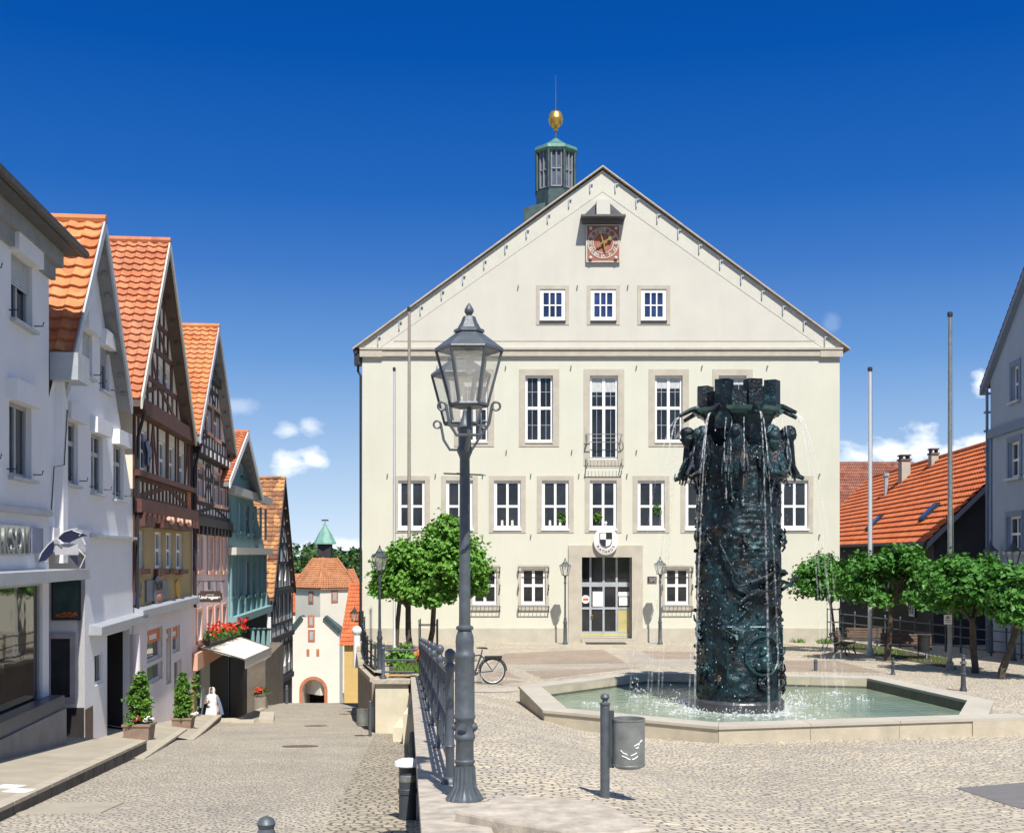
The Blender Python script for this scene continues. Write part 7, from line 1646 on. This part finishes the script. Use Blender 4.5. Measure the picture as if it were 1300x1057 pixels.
# ================================================================== PERSON under the awning
def person(base, h):
    t = thing('person', base, 'person in white headscarf and long tunic with a blue grey jacket, walking by the awning', 'person'); s = h/1.65
    J = {}
    def v(x,y,z): return base+Vector((x,y,z))*s
    pts = [('pel',(0,0,0.93),0.125),('sp',(0,0,1.12),0.115),('ch',(0,-0.01,1.30),0.13),('nk',(0,0,1.43),0.055),('hd0',(0,-0.01,1.50),0.08),('hd',(0,-0.015,1.57),0.082),
      ('hL',(-0.08,0,0.88),0.085),('kL',(-0.09,-0.10,0.48),0.055),('aL',(-0.09,-0.02,0.08),0.038),('fL',(-0.09,-0.16,0.03),0.032),('hR',(0.08,0,0.88),0.085),('kR',(0.09,0.02,0.48),0.055),('aR',(0.09,0.16,0.10),0.038),('fR',(0.09,0.05,0.03),0.032),
      ('sL',(-0.17,0,1.36),0.058),('eL',(-0.22,-0.03,1.10),0.043),('wL',(-0.10,-0.20,1.14),0.032),('gL',(-0.04,-0.25,1.18),0.03),('sR',(0.17,0,1.36),0.058),('eR',(0.24,0.03,1.09),0.043),('wR',(0.23,-0.06,0.87),0.032),('gR',(0.22,-0.10,0.80),0.03)]
    ix = {n: i for i, (n,_,_) in enumerate(pts)}
    ed = [('pel','sp'),('sp','ch'),('ch','nk'),('nk','hd0'),('hd0','hd'),('pel','hL'),('hL','kL'),('kL','aL'),('aL','fL'),('pel','hR'),('hR','kR'),('kR','aR'),('aR','fR'),('ch','sL'),('sL','eL'),('eL','wL'),('wL','gL'),('ch','sR'),('sR','eR'),('eR','wR'),('wR','gR')]
    me = bpy.data.meshes.new('body'); me.from_pydata([Vector(p)*s for _,p,_ in pts], [(ix[a],ix[b]) for a, b in ed], [])
    o = bpy.data.objects.new('body', me); C.objects.link(o); o.modifiers.new('skin','SKIN'); sub = o.modifiers.new('sub','SUBSURF'); sub.levels = 2
    if not me.skin_vertices: 
        bpy.context.view_layer.objects.active = o
    for i, (_,_,r) in enumerate(pts): me.skin_vertices[0].data[i].radius = (r*s, r*s)
    me.skin_vertices[0].data[0].use_root = True
    bpy.context.view_layer.update(); m2 = bpy.data.meshes.new_from_object(o.evaluated_get(bpy.context.evaluated_depsgraph_get())); bpy.data.objects.remove(o)
    m2.name = 'body'; m2.materials.clear(); m2.materials.append(mat('skin_tone', (0.36,0.22,0.15), 0.6, var=0.05)); m2.polygons.foreach_set('use_smooth', [True]*len(m2.polygons))
    b = bpy.data.objects.new('body', m2); C.objects.link(b); b.parent = t; ORG[b.name] = Vector(base)
    cl = mat('white_cloth', (0.74,0.73,0.74), 0.85, var=0.05, scale=6); jk = mat('blue_grey_jacket', (0.15,0.19,0.29), 0.8, var=0.15, scale=6)
    def drapes(prof, fold=0.07, seed=0, a0=0.0, a1=2*math.pi, n=26):
        mb = MB(); rings = []
        for (x,y,z,rx,ry) in prof:
            rings.append([v(x+math.cos(a)*rx*(1+fold*math.sin(a*7+seed)*(1.5-z*0.6)), y+math.sin(a)*ry*(1+fold*math.sin(a*7+seed)*(1.5-z*0.6)), z) for a in [lerp(a0,a1,i/(n-1)) for i in range(n)]])
        k = n; vs = [p for r in rings for p in r]; mb.add(vs, [[j*k+i,j*k+i+1,(j+1)*k+i+1,(j+1)*k+i] for j in range(len(rings)-1) for i in range(k-1)]); return mb
    drapes([(0,0,1.44,0.075,0.075),(0,0,1.38,0.17,0.115),(0,0,1.28,0.185,0.145),(0,0,1.1,0.165,0.14),(0,0,0.95,0.19,0.17),(0,0,0.72,0.23,0.21),(0,-0.01,0.55,0.25,0.24)]).build('tunic', cl, t, True)
    for sx, k_, a_ in ((-0.09,'kL','aL'),(0.09,'kR','aR')):
        mb = MB(); y0, y1 = dict((n,p) for n,p,_ in pts)[k_][1], dict((n,p) for n,p,_ in pts)[a_][1]; mb.tube([v(sx,0,0.86),v(sx,y0,0.48),v(sx,y1,0.10)], 0.10*s, 10, 0.065*s); mb.build('trousers', cl, t, True)
    drapes([(0,0.0,1.675,0.03,0.03),(0,0.005,1.655,0.075,0.085),(0,0.01,1.60,0.103,0.112),(0,0.01,1.53,0.105,0.115),(0,0.005,1.45,0.10,0.10),(0,0,1.39,0.16,0.125),(0,-0.005,1.31,0.19,0.15)], 0.03, 1, R(-60), R(240)).build('headscarf', cl, t, True)
    drapes([(0,0.01,1.40,0.16,0.12),(0,0.015,1.34,0.22,0.15),(0,0.02,1.15,0.29,0.18),(0,0.03,0.95,0.34,0.2),(0,0.04,0.74,0.38,0.22)], 0.06, 2, R(-35), R(215)).build('jacket', jk, t, True)
    mb = MB()
    for sx in (-1,1): mb.ball(v(sx*0.03,-0.09,1.585), 0.009*s, 6, 4)
    mb.tube([v(-0.025,-0.088,1.525),v(0.025,-0.088,1.525)], 0.005*s, 5); mb.build('eyes_and_mouth', M['timber'], b)
    mb = MB(); mb.ball(v(0,-0.10,1.555), 0.014*s, 6, 4, 1.4); mb.build('nose', mat('skin_tone', (0,0,0)), b)
    for n_, (hx_, hy_, hz_) in (('hand',(-0.03,-0.27,1.19)),('hand',(0.22,-0.12,0.77))):
        mb = MB()
        for k in range(4): d = (k-1.5)*0.018; up = 1 if hz_ > 1 else -1; L = (0.07,0.08,0.075,0.06)[k]; mb.tube([v(hx_+d,hy_,hz_),v(hx_+d*1.1,hy_-0.012,hz_+up*L*0.55),v(hx_+d*1.1,hy_-0.03,hz_+up*L)], 0.009*s, 6, 0.007*s)
        up = 1 if hz_ > 1 else -1; mb.tube([v(hx_+0.03,hy_+0.005,hz_-up*0.03),v(hx_+0.055,hy_-0.015,hz_),v(hx_+0.06,hy_-0.025,hz_+up*0.025)], 0.0095*s, 6, 0.008*s); mb.build('fingers', mat('skin_tone', (0,0,0)), b, True)
pY = 42.0; pb = Vector(((269-CX)*pY/F, pY, -6.5)); person(pb, -(872.5-HY)*pY/F+6.5)

# ================================================================== WOODED HILL beyond the town
rows = []
for y in (240,330,430,520,620,740,900): rows.append([Vector((x, y, interp([(240,-27),(430,-24),(620,-13),(740,-6),(900,-6)], y)+4*noise.noise(Vector((x*0.004,y*0.004,0))))) for x in range(-500,501,50)])
sheet('hill', M['ground'], rows)
rng = random.Random(77); mb = MB()
for k in range(330):
    y = rng.uniform(300,760); x = rng.uniform(-0.25,-0.06)*y if rng.random() < 0.8 else rng.uniform(-0.3,0.4)*y
    z = interp([(240,-27),(430,-24),(620,-13),(740,-6),(900,-6)], y); r = rng.uniform(4,7)
    leaves(mb, (x,y,z+r*0.9), (r,r,r*rng.uniform(0.8,1.15)), 120, 1.7*y/600+0.6, rng, 14, low=-0.3)
tag(mb.build('woods', M['leaf_far']), 'distant wooded hillside behind the gate tower', 'woods', kind='stuff')
for k, (x, yt, Y, r) in enumerate(((388,703,520,6.0),(372,708,500,4.5),(452,703,560,6.5))):
    c = P(x, yt, Y); z = interp([(240,-27),(430,-24),(620,-13),(740,-6)], Y); t = thing('far_tree', (c.x,c.y,z), ('rounded tree standing above the far wood, left of the tower lantern','smaller far tree nearest the crooked house gable','far tree right of the tower lantern beside the town hall edge')[k], 'tree', 'trees on the skyline')
    mb = MB(); leaves(mb, (c.x,c.y,c.z-r*0.8), (r,r,r), 420, 1.5, random.Random(k), 16); mb.build('crown', M['leaf_far'], t); mb = MB(); mb.tube([(c.x,c.y,z-1),(c.x,c.y,c.z-r)], 0.5, 6, 0.25); mb.build('trunk', M['bark'], t)

# ================================================================== LIGHT, SKY, CAMERA
SUN_EL, SUN_AZ = R(55), R(14.5)                                        # behind the camera, to its right
sv = Vector((math.sin(SUN_AZ)*math.cos(SUN_EL), -math.cos(SUN_AZ)*math.cos(SUN_EL), math.sin(SUN_EL)))
L = bpy.data.lights.new('sun', 'SUN'); L.energy = 4.6; L.angle = R(0.53); L.color = (1.0,0.955,0.87)
lo = bpy.data.objects.new('sun', L); C.objects.link(lo); lo.rotation_euler = sv.to_track_quat('Z', 'Y').to_euler(); lo.location = (20,-30,60)
W = bpy.data.worlds.new('World'); bpy.context.scene.world = W; W.use_nodes = True
nt = W.node_tree; bg = nt.nodes['Background']
sky = N(nt, 'ShaderNodeTexSky'); sky.sky_type = 'NISHITA'; sky.sun_disc = False; sky.sun_elevation = SUN_EL; sky.sun_rotation = math.pi-SUN_AZ; sky.altitude = 500; sky.ozone_density = 3.0; sky.air_density = 1.0; sky.dust_density = 0.6
tc_ = N(nt, 'ShaderNodeTexCoord'); sp = N(nt, 'ShaderNodeSeparateXYZ'); nt.links.new(tc_.outputs['Generated'], sp.inputs[0])
elv = sp.outputs[2]
# a polarised slide-film sky: deep blue above, pale towards the horizon
cr = N(nt, 'ShaderNodeValToRGB'); nt.links.new(ramp_(nt, elv, 0.0, 0.45), cr.inputs[0])
els = cr.color_ramp.elements; els[0].position = 0.0; els[0].color = (0.50,0.60,0.70,1); els[1].position = 1.0; els[1].color = (0.0006,0.050,0.262,1)
for p, c in ((0.10,(0.36,0.485,0.64)),(0.22,(0.225,0.36,0.57)),(0.36,(0.102,0.235,0.49)),(0.52,(0.038,0.138,0.405)),(0.64,(0.013,0.099,0.363)),(0.86,(0.0015,0.062,0.295))):
    e_ = els.new(p); e_.color = rgb(c)
up = ramp_(nt, elv, 0.44, 0.62)
skys = mixc(nt, 1.0, sky.outputs[0], (0.11,0.11,0.11), 'MULTIPLY')
base = mixc(nt, up, cr.outputs[0], skys)
az = math_(nt, 'DIVIDE', sp.outputs[0], math_(nt, 'MAXIMUM', sp.outputs[1], 0.05)); ez = math_(nt, 'DIVIDE', elv, math_(nt, 'MAXIMUM', sp.outputs[1], 0.05))
cvn = N(nt, 'ShaderNodeCombineXYZ'); nt.links.new(az, cvn.inputs[0]); nt.links.new(math_(nt, 'MULTIPLY', ez, 1.6), cvn.inputs[1])
n1 = noise_(nt, cvn.outputs[0], 42, 7, 0.55); n2 = noise_(nt, cvn.outputs[0], 11, 5, 0.6)
mask = None
for px, py, rx, ry, k in ((372,588,22,15,1.0),(398,581,20,14,1.0),(366,545,15,10,0.5),(392,542,14,11,0.55),(1092,578,30,14,1.0),(1130,575,34,19,1.0),(1172,566,30,24,1.1),(1208,577,26,17,1.0),(1245,486,13,17,0.9),(1056,412,12,12,0.12),(1256,565,40,14,0.8),(440,693,60,10,0.75),(360,700,50,12,0.6),(300,515,30,10,0.25),(900,640,120,18,0.4)):
    dx = math_(nt, 'DIVIDE', math_(nt, 'SUBTRACT', az, (px-CX)/F), rx/F*1.25); dz = math_(nt, 'DIVIDE', math_(nt, 'SUBTRACT', ez, (HY-py)/F), ry/F*1.25)
    d = math_(nt, 'SQRT', math_(nt, 'ADD', math_(nt, 'MULTIPLY', dx, dx), math_(nt, 'MULTIPLY', dz, dz)))
    m_ = math_(nt, 'ADD', math_(nt, 'SUBTRACT', 1.0, d), math_(nt, 'MULTIPLY', math_(nt, 'SUBTRACT', n1, 0.5), 1.9))
    m_ = math_(nt, 'MULTIPLY', ramp_(nt, m_, 0.05, 0.75), min(1, k))
    mask = m_ if mask is None else math_(nt, 'MAXIMUM', mask, m_)
mask = math_(nt, 'MULTIPLY', mask, math_(nt, 'GREATER_THAN', sp.outputs[1], 0.2))
cl = mixc(nt, ramp_(nt, n2, 0.3, 0.7), (0.62,0.70,0.82), (0.95,0.94,0.92))
fin = mixc(nt, mask, base, cl)
nt.links.new(fin, bg.inputs[0]); bg.inputs[1].default_value = 1.0
cam = bpy.data.cameras.new('camera'); co = bpy.data.objects.new('camera', cam); C.objects.link(co)
co.location = (0,0,0); co.rotation_euler = (R(90),0,0); cam.sensor_width = 36; cam.lens = F/1300*36; cam.shift_y = (HY-528.5)/1300; cam.clip_start = 0.1; cam.clip_end = 6000
sc = bpy.context.scene; sc.camera = co
vs_ = sc.view_settings; vs_.view_transform = 'Standard'; vs_.look = 'None'; vs_.exposure = 0.53; vs_.gamma = 1
